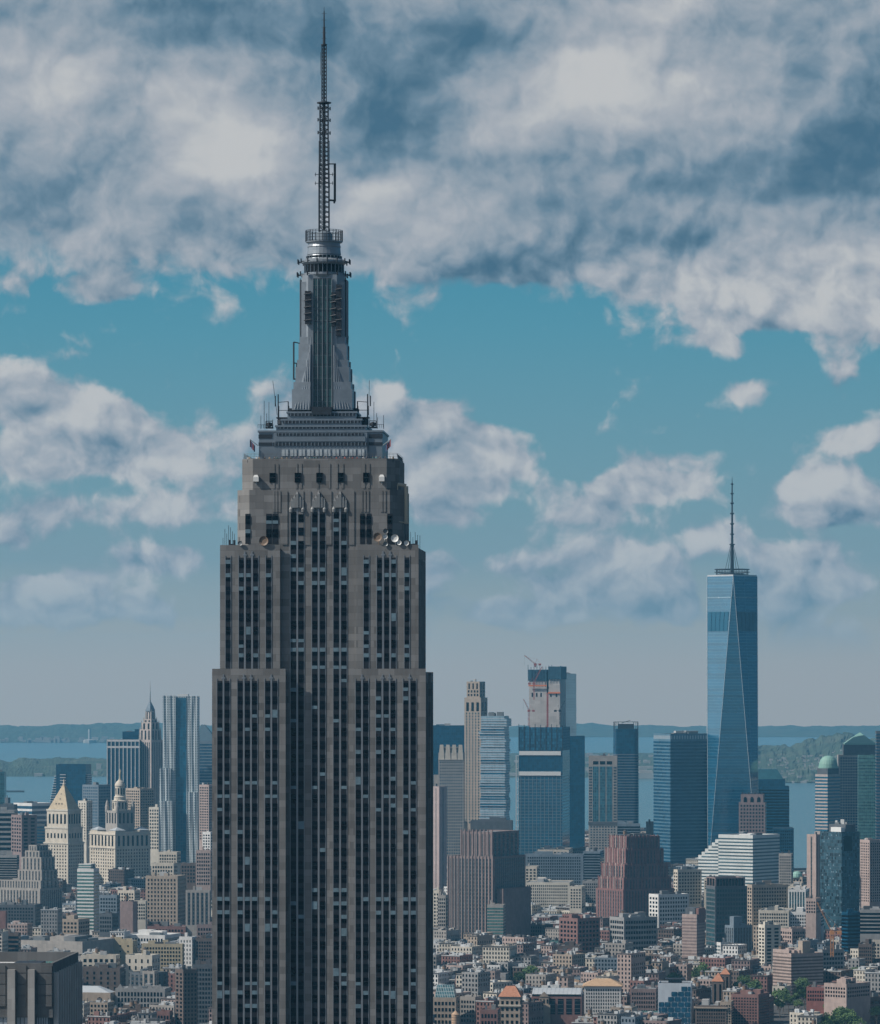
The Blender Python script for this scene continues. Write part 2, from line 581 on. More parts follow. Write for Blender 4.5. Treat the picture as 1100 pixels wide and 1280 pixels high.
# lower shaft in plan with the recess front and back
pl = [(-29.3, YF), (xi0, YF), (xi0, YR), (xi1, YR), (xi1, YF), (29.3, YF), (29.3, -7), (28.4, -7), (28.4, 7), (29.3, 7), (29.3, YB), (xi1, YB), (xi1, 17), (xi0, 17), (xi0, YB), (-29.3, YB), (-29.3, 7), (-28.4, 7), (-28.4, -7), (-29.3, -7)]
b.prism(pl, 0, ZA)
yb = -18.2
xj0, xj1 = ex(350, yb), ex(445, yb)
pl2 = [(-27.25, yb), (xj0, yb), (xj0, YR), (xj1, YR), (xj1, yb), (27.25, yb), (27.25, 19.7), (xj1, 19.7), (xj1, 17), (xj0, 17), (xj0, 19.7), (-27.25, 19.7)]
b.prism(pl2, ZA, ZB)


def chamf(hx, hy, c):
    return [(-hx, -hy + c), (-hx + c, -hy), (hx - c, -hy), (hx, -hy + c), (hx, hy - c), (hx - c, hy), (-hx + c, hy), (-hx, hy - c)]


b.prism(chamf(22.9, 16.8, 3.6), ZB, ZC)
b.prism(chamf(21.6, 16.4, 3.2), ZC, ZD - 1.1)
# parapet of the open terrace
oc, ic = chamf(21.6, 16.4, 3.2), chamf(21.0, 15.8, 3.0)
for k in range(8):
    j = (k + 1) % 8
    b.quad((*oc[k], ZD - 1.1), (*oc[j], ZD - 1.1), (*oc[j], ZD), (*oc[k], ZD))
    b.quad((*oc[k], ZD), (*oc[j], ZD), (*ic[j], ZD), (*ic[k], ZD))
    b.quad((*ic[j], ZD - 1.1), (*ic[k], ZD - 1.1), (*ic[k], ZD), (*ic[j], ZD))
# low copings on the shoulders
for (x0, x1, y, z) in ((-29.3, xi0, YF, ZA), (xi1, 29.3, YF, ZA), (-27.25, xj0, yb, ZB), (xj1, 27.25, yb, ZB)):
    b.box(x0 + .02, x1 - .02, y + .02, y + .5, z, z + 0.9)
# fluted pilasters and the stepped piers of the crown
for px in (356, 376, 385, 411, 439.5):
    x = ex(px, -16.8)
    b.box(x - .75, x + .75, -16.98, -16.79, ZB + 1, ZC - 0.4)
for px in (342, 345.6, 349.5, 452, 456, 460, 477, 481):
    x = ex(px, -16.8)
    b.box(x - .28, x + .28, -16.94, -16.79, ez(640, -17), ZC - 0.3)
for px in (342, 347, 370.5, 376, 397, 411.5, 421, 428, 455, 461):
    x = ex(px, -16.4)
    b.box(x - .3, x + .3, -16.52, -16.39, ZC + 0.3, ZD - 1.4)
b.build('stone_shaft', LIME, ESB)

# windows: columns with px edges, per level
FLH = 3.66
A_L = [(272, 277.6), (281, 286.6), (297.3, 303), (306.4, 312), (315.4, 321), (331.7, 337.4), (340.8, 346.4)]
A_R = [(445, 450.7), (454.3, 460), (470.4, 476), (480, 485.6), (488.5, 494), (504.5, 510), (513.8, 519.5)]
CEN = [(363.6, 369.9), (373.2, 379.5), (390.4, 396.4), (400.2, 406.2), (417.2, 423.2), (427, 433)]
B_L = [(282.4, 287.8), (299, 304.2), (308, 313.2), (317, 322.2), (332.8, 338.5)]
B_R = [(455, 460.7), (471.6, 476.8), (480.9, 485.8), (489.6, 494.5), (506, 511.2)]
groupsA = [(0, 1), (2, 4), (5, 6)]
win_cells = []          # (x0, x1, yplane, z0, z1)
bays = []               # (x0, x1, yplane, z0, z1): the strips the windows sit in


def column(edges, y, ztop, zbot):
    x0, x1 = ex(edges[0] - .3, y), ex(edges[1] + .3, y)
    bays.append((x0, x1, y, zbot, ztop))
    z = ztop - 0.6
    while z - 2.3 > zbot:
        win_cells.append((x0, x1, y, z - 2.15, z))
        z -= FLH


ZL = 60.0     # windows are cut down to below the part of the tower in view
for e in A_L + A_R:
    column(e, YF, ez(851, YF), ZL)
for e in B_L + B_R:
    column(e, yb, ez(697, yb), ZA + .4)
for e in CEN:
    column(e, YR, ez(640, YR), ZL)
for e in ((333, 339.4), (341, 347.3), (450.3, 455.8), (458.4, 463.8)):
    column(e, -16.8, ez(642, -17), ZB + 1.2)
for e in ((306.9, 312.6), (484.3, 490.2)):
    column(e, -16.8, ez(642, -17), ZB + 1.2)

# spandrel strip behind each column of windows, each its own part
for (x0, x1, y, z0, z1) in bays:
    s = MB()
    s.box(x0, x1, y - .06, y + .05, z0, z1)
    s.build('spandrel_strip', SPAN, ESB)
# bright metal trims beside the columns, each its own part
for edges, y, zt, z0 in ((A_L, YF, ez(848, YF), ZL), (A_R, YF, ez(848, YF), ZL), (B_L, yb, ez(694, yb), ZA + .4), (B_R, yb, ez(694, yb), ZA + .4), (CEN, YR, ez(636, YR), ZL)):
    xs = []
    for i, e in enumerate(edges):
        if i == 0 or e[0] - edges[i - 1][1] > 6:
            xs.append(e[0] - 0.75)
        if i + 1 < len(edges) and edges[i + 1][0] - e[1] <= 6:
            xs.append((e[1] + edges[i + 1][0]) / 2)
        else:
            xs.append(e[1] + 0.75)
    for px in xs:
        x = ex(px, y)
        inner = any(abs(px - (edges[i][1] + edges[i + 1][0]) / 2) < .1 for i in range(len(edges) - 1))
        hw = 0.22 if inner else 0.08
        t_ = MB()
        t_.box(x - hw, x + hw, y - .11, y + .02, z0, zt)
        if inner and y != YR:
            t_.box(x - .5, x + .5, y - .16, y + .02, zt - .1, zt + .35)
            t_.box(x - .16, x + .16, y - .16, y + .02, zt + .35, zt + 1.1)
        t_.build('metal_mullion', NICK, ESB)
# windows: sash glass, some with blinds drawn part way
w_meshes = {}


def win_mesh(w_, h_, blind):
    key = (round(w_, 2), round(h_, 2), blind)
    if key not in w_meshes:
        m = MB()
        if blind == 'half':
            m.box(0, w_, -.14, 0.0, 0, h_ * .5, 0)
            m.box(0, w_, -.13, 0.0, h_ * .5, h_, 1)
        elif blind == 'low':
            m.box(0, w_, -.14, 0.0, 0, h_ * .42, 1)
            m.box(0, w_, -.13, 0.0, h_ * .42, h_, 0)
        elif blind == 'full':
            m.box(0, w_, -.14, 0.0, 0, h_, 1)
        else:
            m.box(0, w_, -.14, 0.0, 0, h_, 0)
            m.box(0, w_, -.17, -.14, h_ * .5 - .06, h_ * .5 + .06, 2)
        w_meshes[key] = m.mesh('window', [WIN, BLIND, SPAN])
    return w_meshes[key]


rest = MB()
cells = sorted(win_cells, key=lambda c: (-c[4], c[0]))
rows_blind = {}
vis = 0
for (x0, x1, y, z0, z1) in cells:
    row = round(z1 / FLH)
    if row not in rows_blind:           # some floors have their blinds down, most do not
        rows_blind[row] = (rng.choice([.03, .08, .15, .25, .45, .65, .85]) * (.9 if row > 45 else .5), rng.choice(['half', 'half', 'low']))
    p, usual = rows_blind[row]
    r = rng.random()
    kind = (usual if rng.random() < .85 else 'half') if r < p else 'full' if r < p + .015 else ''
    if vis < 100:
        vis += 1
        link('window', win_mesh(x1 - x0, z1 - z0, kind), ESB, (x0, y - .02, z0))
    else:
        h = z1 - z0
        zc = z0 + h * {'low': .42, 'half': .5, 'full': 1.0}.get(kind, 0)
        yy = y - .16
        if kind == 'low':
            rest.box(x0, x1, yy, y, z0, zc, 1)
            rest.box(x0, x1, yy + .02, y, zc, z1, 0)
        elif kind == 'half':
            rest.box(x0, x1, yy, y, z0, zc, 0)
            rest.box(x0, x1, yy + .02, y, zc, z1, 1)
        else:
            rest.box(x0, x1, yy, y, z0, z1, 1 if kind == 'full' else (2 if rng.random() < .35 else 0))
            if not kind:
                rest.box(x0, x1, yy - .03, yy, z0 + h * .5 - .06, z0 + h * .5 + .06, 3)
tag(rest.build('window_grid', [WIN, BLIND, WIND, SPAN], ESB), kind='stuff')

# west side face windows (seen at a glancing angle): dark vertical strips
for (xp, ys, z0, z1) in ((29.3, (-17, -13, -10), ZL, ZA - 3), (29.3, (10, 13, 17), ZL, ZA - 3), (28.4, (-4.5, 0, 4.5), ZL, ZA - 3), (27.25, (-15, -10, -4, 2, 8, 14), ZA + 1, ZB - 3), (22.9, (-9, -4, 4, 9), ZB + 2, ZC - 6)):
    for y in ys:
        s = MB()
        s.box(xp - .05, xp + .08, y - .65, y + .65, z0, z1)
        s.build('side_window_strip', SPAN, ESB)
# small square windows and the pale metal finials over the centre columns
for px0, px1 in ((337.5, 344.5), (369, 376), (396, 402.8), (422.8, 429.6), (454.5, 461)):
    s = MB()
    x0, x1 = ex(px0, -16.4), ex(px1, -16.4)
    z0, z1 = ez(603, -16.4), ez(591, -16.4)
    s.box(x0, x1, -16.6, -16.38, z0, z1, 0)
    s.box(x0 - .15, x0, -16.7, -16.38, z0, z1, 1)
    s.box(x1, x1 + .15, -16.7, -16.38, z0, z1, 1)
    s.box(x0, x1, -16.68, -16.6, (z0 + z1) / 2 - .1, (z0 + z1) / 2 + .1, 1)
    s.build('attic_window', [WIND, SPAN], ESB)
for pc in (371.5, 398.4, 425.2):
    f = MB()
    x = ex(pc, -16.8)
    z0, zm, z1 = ez(640, -17), ez(625, -17), ez(616.5, -17)
    for dx in (-2.2, 2.2):
        f.lathe([(.15, z0 - .3), (.5, z0), (.6, z0 + .8), (.3, z0 + 1.4), (.1, z0 + 1.9)], x + dx * .75, -16.95, 10)
    for dx, h in ((-1.45, .3), (-.75, 1.1), (0, 2.2), (.75, 1.1), (1.45, .3)):
        f.box(x + dx - .36, x + dx + .36, -17.5 + abs(dx) * .15, -16.75, z0 + 1.2, zm + h - .6)
        f.prism([(x + dx - .36, -17.5 + abs(dx) * .15), (x + dx + .36, -17.5 + abs(dx) * .15), (x + dx + .36, -16.75), (x + dx - .36, -16.75)], zm + h - .6, zm + h + .3, pts1=[(x + dx - .05, -17.1), (x + dx + .05, -17.1), (x + dx + .05, -16.8), (x + dx - .05, -16.8)])
    f.build('metal_finial', plain('pale_metal', (0.21, 0.22, 0.225), .55, .2, .3), ESB)

# ---- metal tiers above the terrace (px half widths round the axis 404)
AX = 0.0
PM = 1275.0 / FPX


def tier_box(m, hw, hd, y0, y1, mat=0):
    m.box(-hw, hw, -hd, hd, wz(y1, 1275 - hd), wz(y0, 1275 - hd), mat)


tiers = [(17.0, 13.2, 538, 573), (12.4, 11.2, 531, 538), (11.0, 9.8, 522.6, 531), (9.5, 8.4, 513, 522.6)]
b = MB()
for hw, hd, y0, y1 in tiers:
    z0, z1 = wz(y1, 1262), wz(y0, 1262)
    b.box(-hw, hw, -hd, hd, z0 - (1 if y1 == 573 else 0), z1 - .5)
    b.box(-hw - .3, hw + .3, -hd - .3, hd + .3, z1 - .5, z1, 0, True, True)
# front pavilion of the big tier, seen as separate stepped ledges
b.box(-12.9, 12.9, -13.9, -13.2, wz(573, 1262), wz(541, 1262))
b.box(-12.4, 12.4, -14.2, -13.9, wz(552, 1262), wz(546, 1262))
b.build('metal_tier', ALU, ESB)
for (hw, hd, y0, y1) in ((12.0, 13.98, 541.6, 545), (13.0, 13.98, 553.2, 557.4), (10.6, 9.98, 524.8, 528.4), (9.1, 8.52, 515.4, 519), (11.8, 11.3, 532.6, 535.5)):
    s = MB()
    s.box(-hw, hw, -hd - .08, -hd + .3, wz(y1, 1262), wz(y0, 1262))
    n = int(hw * 2 / 1.0)
    for i in range(n):
        x = -hw + (i + .5) * 2 * hw / n
        s.box(x - .1, x + .1, -hd - .16, -hd - .08, wz(y1, 1262), wz(y0, 1262), 1)
    s.build('louver_band', [LVR, ALU], ESB)
for sx in (-1, 1):
    for (y0, y1) in ((543, 548), (553, 557)):
        s = MB()
        s.box(*sorted((sx * 13.3, sx * 17.1)), -13.3, -13.1, wz(y1, 1262), wz(y0, 1262))
        s.build('louver_band', LVR, ESB)
# lobby glazing of the open terrace: bright panes between metal posts
x = -10.6
while x < 10.6:
    s = MB()
    s.box(x, x + 1.75, -14.05, -13.85, wz(570, 1262), wz(562, 1262), 0)
    s.box(x + .8, x + .95, -14.1, -14.05, wz(570, 1262), wz(562, 1262), 1)
    s.build('lobby_window', [plain('bright_lobby_glass', (.42, .47, .5), .2, 0, .5, .8), ALU], ESB)
    x += 2.33

# ---- mooring mast
z_b = wz(513, 1275)
zs = [wz(y, 1270) for y in (513, 482, 452, 420, 348)]
b = MB()
b.prism(chamf(5.9, 5.9, 1.9), z_b, zs[4] + 1.0)
b.build('mast_shaft', MASTA, ESB)
# stepped wings on the four corners, with feathered cast-metal panels
for sx in (-1, 1):
    for sy in (-1, 1):
        wgs = MB()
        steps = [(8.5, 513, 487), (8.1, 487, 478), (7.6, 478, 459), (7.2, 459, 450), (6.8, 450, 430), (6.45, 430, 421), (6.1, 421, 352)]
        for hw, y1, y0 in steps:
            x0, x1 = 3.2, hw
            a = [(sx * x0, sy * 3.0), (sx * x1, sy * 3.0), (sx * (x1 - .15), sy * (hw - 1.0)), (sx * x0, sy * (hw - .5))]
            if sx * sy < 0:
                a.reverse()
            wgs.prism(a, wz(y1, 1270), wz(y0, 1270) - .02)
        # feather ribs fanning up the face
        for i in range(6):
            xx = 3.5 + i * .8
            wgs.tube((sx * xx, sy * (8.0 - .06 * i), wz(512, 1270)), (sx * (3.3 + i * .42), sy * (6.5 + .06 * i), wz(432 + i * 9, 1270)), .2, 5)
        wgs.build('mast_wing', MASTA, ESB)
# glazed strip on each side of the mast
for k in range(4):
    s = MB()
    zt, zb = wz(348, 1268), wz(509, 1268)
    s.box(-2.55, 2.55, -6.4, -5.7, zb, zt, 0)
    for xx in (-2.62, -1.3, 0, 1.3, 2.62):
        s.box(xx - .1, xx + .1, -6.6, -6.39, zb, zt, 1)
    n = 12
    for i in range(n + 1):
        z = zb + (zt - zb) * i / n
        s.box(-2.5, 2.5, -6.44, -6.39, z - .08, z + .08, 2)
    s.box(-2.75, 2.75, -9.6, -5.8, zb - 2.2, zb - .02, 2)
    s.build('glazed_strip', [TEALG, NICK, LVR], ESB, rz=k * math.pi / 2)
# dark antenna panels on the shaft
for (px0, px1, y0, y1) in ((383, 390, 364, 405), (416, 420.5, 366, 408), (422, 428, 356, 420)):
    s = MB()
    x0, x1 = (px0 - 404.5) * PM, (px1 - 404.5) * PM
    s.box(x0, x1, -7.2, -5.6, wz(y1, 1269), wz(y0, 1269))
    for i in range(5):
        z = wz(y1, 1269) + (wz(y0, 1269) - wz(y1, 1269)) * (i + .5) / 5
        s.tube((x0 - .3, -7.2, z), (x1 + .3, -7.5, z + .3), .14)
    s.build('antenna_panel', DKMET, ESB)
# crown of the mast
zz = lambda y: wz(y, 1275)
b = MB()
b.lathe([(5.9, zz(349)), (6.5, zz(345)), (6.5, zz(343)), (5.5, zz(342.6))], n=28, cap=False)
b.lathe([(5.45, zz(343)), (5.45, zz(331))], n=28, cap=False)
b.lathe([(5.5, zz(331.5)), (6.3, zz(329)), (6.3, zz(326.6)), (5.0, zz(324)), (4.75, zz(321)), (4.55, zz(319)), (4.75, zz(318.6)), (4.6, zz(314)), (4.55, zz(310)), (4.7, zz(309)), (4.45, zz(306)), (4.45, zz(303))], n=28)
b.lathe([(4.4, zz(304.6)), (5.1, zz(303.4)), (5.1, zz(302.4))], n=28)
b.build('mast_crown', MASTA, ESB)
for y0, y1, r in ((331.6, 341.6, 5.5), (320.6, 323.6, 4.95)):
    s = MB()
    s.lathe([(r, zz(y1)), (r, zz(y0))], n=28, cap=False)
    for i in range(28):
        a = 2 * math.pi * i / 28
        s.box(0, .01, 0, .01, 0, .01) if False else s.tube((r * math.cos(a), r * math.sin(a), zz(y1)), (r * math.cos(a), r * math.sin(a), zz(y0)), .12, 4, 1)
    s.build('crown_window_ring', [WIND, ALU], ESB)
# studs of equipment round both rings
for y, r in ((344, 6.6), (328, 6.4)):
    s = MB()
    for i in range(16):
        a = 2 * math.pi * (i + .5) / 16
        p = Vector((r * math.cos(a), r * math.sin(a), zz(y)))
        q = p + Vector((math.cos(a) * .9, math.sin(a) * .9, 0))
        s.tube(p, q, .12)
        s.tube(q + Vector((0, 0, -.55)), q + Vector((0, 0, .75)), .2)
    s.build('equipment_ring', DKMET, ESB)
# gallery cage
s = MB()
for y in (302, 298, 294, 290, 288.4):
    n = 32
    pts = [(5.1 * math.cos(2 * math.pi * i / n), 5.1 * math.sin(2 * math.pi * i / n), zz(y)) for i in range(n)]
    for i in range(n):
        s.tube(pts[i], pts[(i + 1) % n], .07, 4)
for i in range(32):
    a = 2 * math.pi * i / 32
    s.tube((5.1 * math.cos(a), 5.1 * math.sin(a), zz(302.4)), (5.1 * math.cos(a), 5.1 * math.sin(a), zz(288.4)), .1 if i % 4 else .17, 4)
s.lathe([(2.4, zz(302.4)), (2.2, zz(292)), (1.5, zz(289))], n=12, m=1)
s.build('gallery_railing', [DKMET, ALU], ESB)


# antenna: lattice sections
def lattice(m, hw0, hw1, ya, yb_, bays_, r):
    z0, z1 = zz(ya), zz(yb_)
    cs = [(-1, -1), (1, -1), (1, 1), (-1, 1)]
    for i in range(bays_):
        ta, tb = i / bays_, (i + 1) / bays_
        ha, hb = hw0 + (hw1 - hw0) * ta, hw0 + (hw1 - hw0) * tb
        za, zb = z0 + (z1 - z0) * ta, z0 + (z1 - z0) * tb
        for k in range(4):
            c, d = cs[k], cs[(k + 1) % 4]
            m.tube((c[0] * ha, c[1] * ha, za), (c[0] * hb, c[1] * hb, zb), r, 4)
            m.tube((c[0] * ha, c[1] * ha, za), (d[0] * hb, d[1] * hb, zb), r * .7, 4)
            m.tube((c[0] * hb, c[1] * hb, zb), (d[0] * hb, d[1] * hb, zb), r * .7, 4)


s = MB()
lattice(s, 1.36, 1.36, 290, 234, 9, .17)
lattice(s, 1.36, 1.25, 234, 206, 5, .22)
lattice(s, 1.12, 1.12, 206, 129, 14, .17)
s.tube((0, 0, zz(290)), (0, 0, zz(129)), .42, 6)
s.build('lattice_mast', DKMET, ESB)
s = MB()
s.lathe([(1.2, zz(130)), (2.0, zz(129.2)), (2.0, zz(128)), (.9, zz(127))], n=14)
s.build('antenna_platform', DKMET, ESB)
s = MB()
lattice(s, .62, .60, 127, 57, 15, .13)
s.tube((0, 0, zz(127)), (0, 0, zz(57)), .24, 6)
s.lathe([(.2, zz(57)), (.85, zz(56.4)), (.85, zz(55.4)), (.35, zz(55))], n=10)
s.tube((0, 0, zz(57)), (0, 0, zz(34)), .40, 6, r2=.34)
s.tube((0, 0, zz(34)), (0, 0, zz(14)), .22, 6, r2=.16)
s.tube((0, 0, zz(14)), (0, 0, zz(9)), .07, 5)
for y in (48, 41, 34, 25, 17):
    s.tube((-.75, 0, zz(y)), (.75, 0, zz(y)), .05, 4)
s.build('antenna_spire', DKMET, ESB)
# antenna gear hung on the lattice: a shape each
for y in (135.5, 150, 166):
    for a in range(4):
        s = MB()
        ca, sa = math.cos(a * math.pi / 2 + .4), math.sin(a * math.pi / 2 + .4)
        s.tube((1.0 * ca, 1.0 * sa, zz(y)), (1.75 * ca, 1.75 * sa, zz(y)), .09, 5)
        s.tube((1.75 * ca, 1.75 * sa, zz(y + 2)), (1.75 * ca, 1.75 * sa, zz(y - 2)), .20, 6)
        s.build('antenna_element', DKMET, ESB)
for y in (218, 229):
    for sx in (-1, 1):
        s = MB()
        s.tube((sx * 1.2, 0, zz(y)), (sx * 2.6, 0, zz(y)), .09, 5)
        s.tube((sx * 2.4, 0, zz(y + 2.2)), (sx * 2.4, 0, zz(y - 2.2)), .09, 5)
        s.build('antenna_element', DKMET, ESB)
s = MB()
for sx in (-1.45, 1.45):
    s.tube((sx, .3, zz(206)), (sx, .3, zz(176)), .1, 4)
    for y in range(177, 206, 4):
        s.tube((sx, .3, zz(y)), (sx * .7, .3, zz(y)), .07, 4)
s.build('dipole_column', DKMET, ESB)
s = MB()
s.tube((-.95, 0, zz(94)), (-.95, 0, zz(65)), .08, 4)
s.build('whip_antenna', DKMET, ESB)
s = MB()
s.tube((1.2, 0, zz(205)), (3.0, 0, zz(205)), .16, 6)
s.tube((3.0, 0, zz(204.4)), (3.0, 0, zz(252)), .34, 7)
s.tube((3.2, 0, zz(251)), (1.2, 0, zz(250)), .26, 6)
s.tube((2.6, 0, zz(253)), (3.1, 0, zz(253)), .3, 6)
s.build('side_antenna', DKMET, ESB)

# platform gear beside the mast: frames, drums and whips
for sx in (-1, 1):
    s = MB()
    X = lambda v: sx * v
    for a, c in ((9.8, 13.2),):
        s.box(*sorted((X(9.3), X(12.9))), -5, -2, zz(524), zz(522.6), 0, True, True)
        for xx in (9.6, 12.4):
            s.tube((X(xx), -4.5, zz(538)), (X(xx), -4.5, zz(494 if xx > 10 else 503)), .17, 5)
            s.tube((X(xx), -2.5, zz(538)), (X(xx), -2.5, zz(508)), .14, 5)
        s.tube((X(9.6), -4.5, zz(503)), (X(12.4), -4.5, zz(504)), .11, 4)
        s.tube((X(9.6), -4.5, zz(514)), (X(12.4), -4.5, zz(514)), .11, 4)
        s.lathe([(.5, zz(534)), (1.3, zz(531)), (1.3, zz(526)), (.4, zz(524))], X(11.4), -4.2, 10)
    s.tube((X(12.7), -4.5, zz(520)), (X(12.9 if sx > 0 else 13.9), -4.5, zz(477)), .08, 4)
    s.tube((X(13.2), -4.5, zz(509)), (X(13.2), -4.5, zz(496)), .16, 5)
    s.build('equipment_frame', DKMET, ESB)
    s = MB()
    for i, (xx, top) in enumerate(((13.4, 527), (14.5, 505), (15.2, 519), (16.0, 503) if sx < 0 else (15.4, 524), (17.0, 521))):
        s.tube((X(xx), -11 + i, zz(538)), (X(xx), -11 + i, zz(top)), .09, 4)
    s.box(*sorted((X(13.3), X(15.4))), -11.5, -9.5, zz(538), zz(536.5))
    for xx in (13.4, 15.2):
        s.tube((X(xx), -11.5, zz(538)), (X(xx), -11.5, zz(529)), .14, 4)
    s.tube((X(13.4), -11.5, zz(529.2)), (X(15.2), -11.5, zz(529.2)), .14, 4)
    s.lathe([(.1, zz(537)), (.8, zz(535)), (.8, zz(531.5)), (.2, zz(530.5))], X(14.3), -11.5, 8)
    for i in range(9):
        s.tube((X(13.1 + i * .52), -13.0, zz(538)), (X(13.1 + i * .52), -13.0, zz(534)), .06, 4)
    s.tube((X(13.0), -13.0, zz(534)), (X(17.4), -13.0, zz(534)), .07, 4)
    s.build('antenna_cluster', DKMET, ESB)
# tall loop antenna beside the mast
s = MB()
for y in (428, 454):
    s.tube((-6.4, -2, zz(y + 2)), (-8.3, -2, zz(y)), .16, 5)
s.tube((-8.3, -2, zz(428)), (-8.3, -2, zz(475)), .24, 6)
s.tube((-7.5, -2, zz(454)), (-7.5, -2, zz(474)), .16, 5)
s.tube((-8.3, -2, zz(474.5)), (-7.5, -2, zz(474)), .2, 5)
s.tube((6.6, -2, zz(452)), (6.9, -2, zz(421)), .12, 5)
s.tube((6.1, -3, zz(349)), (6.1, -3, zz(420)), .14, 5)
s.tube((-6.3, -3, zz(349)), (-6.3, -3, zz(420)), .10, 5)
s.build('loop_antenna', DKMET, ESB)

# dishes on the shoulder roof, the white boxes and the pale stack
for px, py, r_, mt in ((329.5, 676, 6.0, BROWNP), (472, 671.5, 5.6, BROWNP), (482, 664, 3.1, STEEL), (481.6, 671, 2.9, WHITEP), (493.4, 673, 4.8, WHITEP), (498.8, 678.5, 3.0, WHITEP), (508, 679, 3.1, WHITEP), (482, 680, 3.0, STEEL), (300, 679, 3.0, STEEL)):
    s = MB()
    rr = r_ * 1257 / FPX
    n = 16
    ring = [(rr * math.cos(2 * math.pi * i / n), 0.0, rr * math.sin(2 * math.pi * i / n)) for i in range(n)]
    mid = [(x * .6, .28 * rr, z * .6) for x, y, z in ring]
    for i in range(n):
        j = (i + 1) % n
        s.quad(ring[j], ring[i], mid[i], mid[j])
        s.quad((ring[i][0], .1, ring[i][2]), (ring[j][0], .1, ring[j][2]), (mid[j][0], mid[j][1] + .1, mid[j][2]), (mid[i][0], mid[i][1] + .1, mid[i][2]))
    s.poly([mid[i] for i in range(n)][::-1])
    s.tube((0, .3 * rr, 0), (0, .3 * rr + .9, -.4), .14)
    zc = wz(py, 1257)
    s.tube((0, .3 * rr + .8, -.4), (0, .3 * rr + .8, ZB - zc), .12)
    s.build('satellite_dish', mt, ESB, (ex(px, -18.6), -18.6, zc), R(rng.uniform(-12, 12)))
for px in (320.3, 477.4):
    s = MB()
    x = ex(px, -16.4)
    z0, z1 = ez(602, -16.4), ez(593.6, -16.4)
    s.box(x - .75, x + .75, -17.6, -16.39, z0, z1 - .6)
    s.prism([(x - .75, -17.6), (x + .75, -17.6), (x + .75, -16.39), (x - .75, -16.39)], z1 - .6, z1, pts1=[(x - .4, -17.3), (x + .4, -17.3), (x + .4, -16.5), (x - .4, -16.5)])
    s.tube((x, -16.9, z0), (x, -16.9, z0 - .8), .1)
    s.build('equipment_box', WHITEP, ESB)
s = MB()
xr = 23.6
s.tube((xr, -13, ez(655, -13)), (xr, -13, ez(608, -13)), .55, 9)
s.tube((xr, -13, ez(607.5, -13)), (xr - 2.4, -13.2, ez(605.5, -13)), .5, 8)
s.tube((xr - 2.3, -14.2, ez(670, -13)), (xr - 2.3, -14.2, ez(606, -13)), .14, 5)
s.tube((xr - 2.9, -14.6, ez(652, -13)), (xr + .8, -13.4, ez(654, -13)), .16, 5)
s.build('vent_stack', plain('cream_pipe_paint', (.42, .38, .30), .6), ESB)
for sx in (-1, 1):
    s = MB()
    for i in range(7):
        xx = sx * (23.6 + .6 * i)
        s.tube((xx, -15 + i * .8, ZB), (xx, -15 + i * .8, ZB + rng.uniform(2, 6.5)), .08, 4)
    for i in range(6 if sx > 0 else 3):
        xx = sx * (23.4 + .65 * i)
        s.box(xx - .3, xx + .3, -17.5, -16.9, ZB, ZB + rng.uniform(.8, 2.6))
    s.build('antenna_cluster', DKMET, ESB)
# safety fence of the terrace, wall brackets with flags
s = MB()
oc = chamf(21.3, 16.1, 3.1)
for k in range(8):
    p, q = Vector((*oc[k], 0)), Vector((*oc[(k + 1) % 8], 0))
    n = max(2, int((q - p).length / 1.2))
    for i in range(n):
        a = p.lerp(q, i / n)
        s.tube((a.x, a.y, ZD), (a.x * .985, a.y * .985, ZD + 1.5), .045, 4)
    for h in (.6, 1.1, 1.5):
        s.tube((p.x, p.y, ZD + h), (q.x, q.y, ZD + h), .04, 4)
s.build('terrace_fence', STEEL, ESB)
for sx in (-1, 1):
    s = MB()
    s.tube((sx * 17.2, -13.4, zz(560)), (sx * 19.4, -14.0, zz(552.5)), .09, 5)
    p = s.build('flag_pole', STEEL, ESB)
    s = MB()
    for i in range(4):
        x0, x1 = sx * (19.4 - .35 * i), sx * (19.4 - .35 * (i + 1))
        d0, d1 = .12 * math.sin(i * 1.7), .12 * math.sin((i + 1) * 1.7)
        z = zz(552.7) - .42 * i
        s.quad((x0, -14.05 + d0, z), (x1, -14.0 + d1, z - .42), (x1, -14.0 + d1, z - 2.1), (x0, -14.05 + d0, z - 2.0), i % 2)
    s.build('flag', [CLOTH, plain('flag_cloth_blue', (.05, .06, .13), .8)], p)

# ================================================================ water, land, far shores
RE = 7.4e6      # effective earth radius: far water sinks below the horizon


def drop(d):
    return -d * d / (2 * RE)


mt, t, bs = new_mat('bay_water')
tc = t.n('ShaderNodeTexCoord')
wv = t.noise(t.vmath('MULTIPLY', tc.outputs['Object'], (0.004, 0.0012, 0.0)), 1.0, 5, 0.6, dim='3D')
t.put(bs.inputs['Base Color'], t.ramp(wv, [(0.3, (0.016, 0.085, 0.105)), (0.7, (0.032, 0.13, 0.15))]))
bs.inputs['Roughness'].default_value = 0.2
bmp = t.n('ShaderNodeBump')
bmp.inputs['Strength'].default_value = 0.22
bmp.inputs['Distance'].default_value = 3.0
t.put(bmp.inputs['Height'], t.noise(t.vmath('MULTIPLY', tc.outputs['Object'], (0.03, 0.02, 0.0)), 1.0, 5, 0.6, dim='3D'))
t.put(bs.inputs['Normal'], bmp.outputs[0])
WATER = mt
m = MB()
ds = [-3000, 3000, 6000, 7500, 9000, 11000, 13000, 15000, 18000, 21000, 24000, 26000]
xs = [-7000, -3500, -1500, 0, 1500, 3500, 7000]
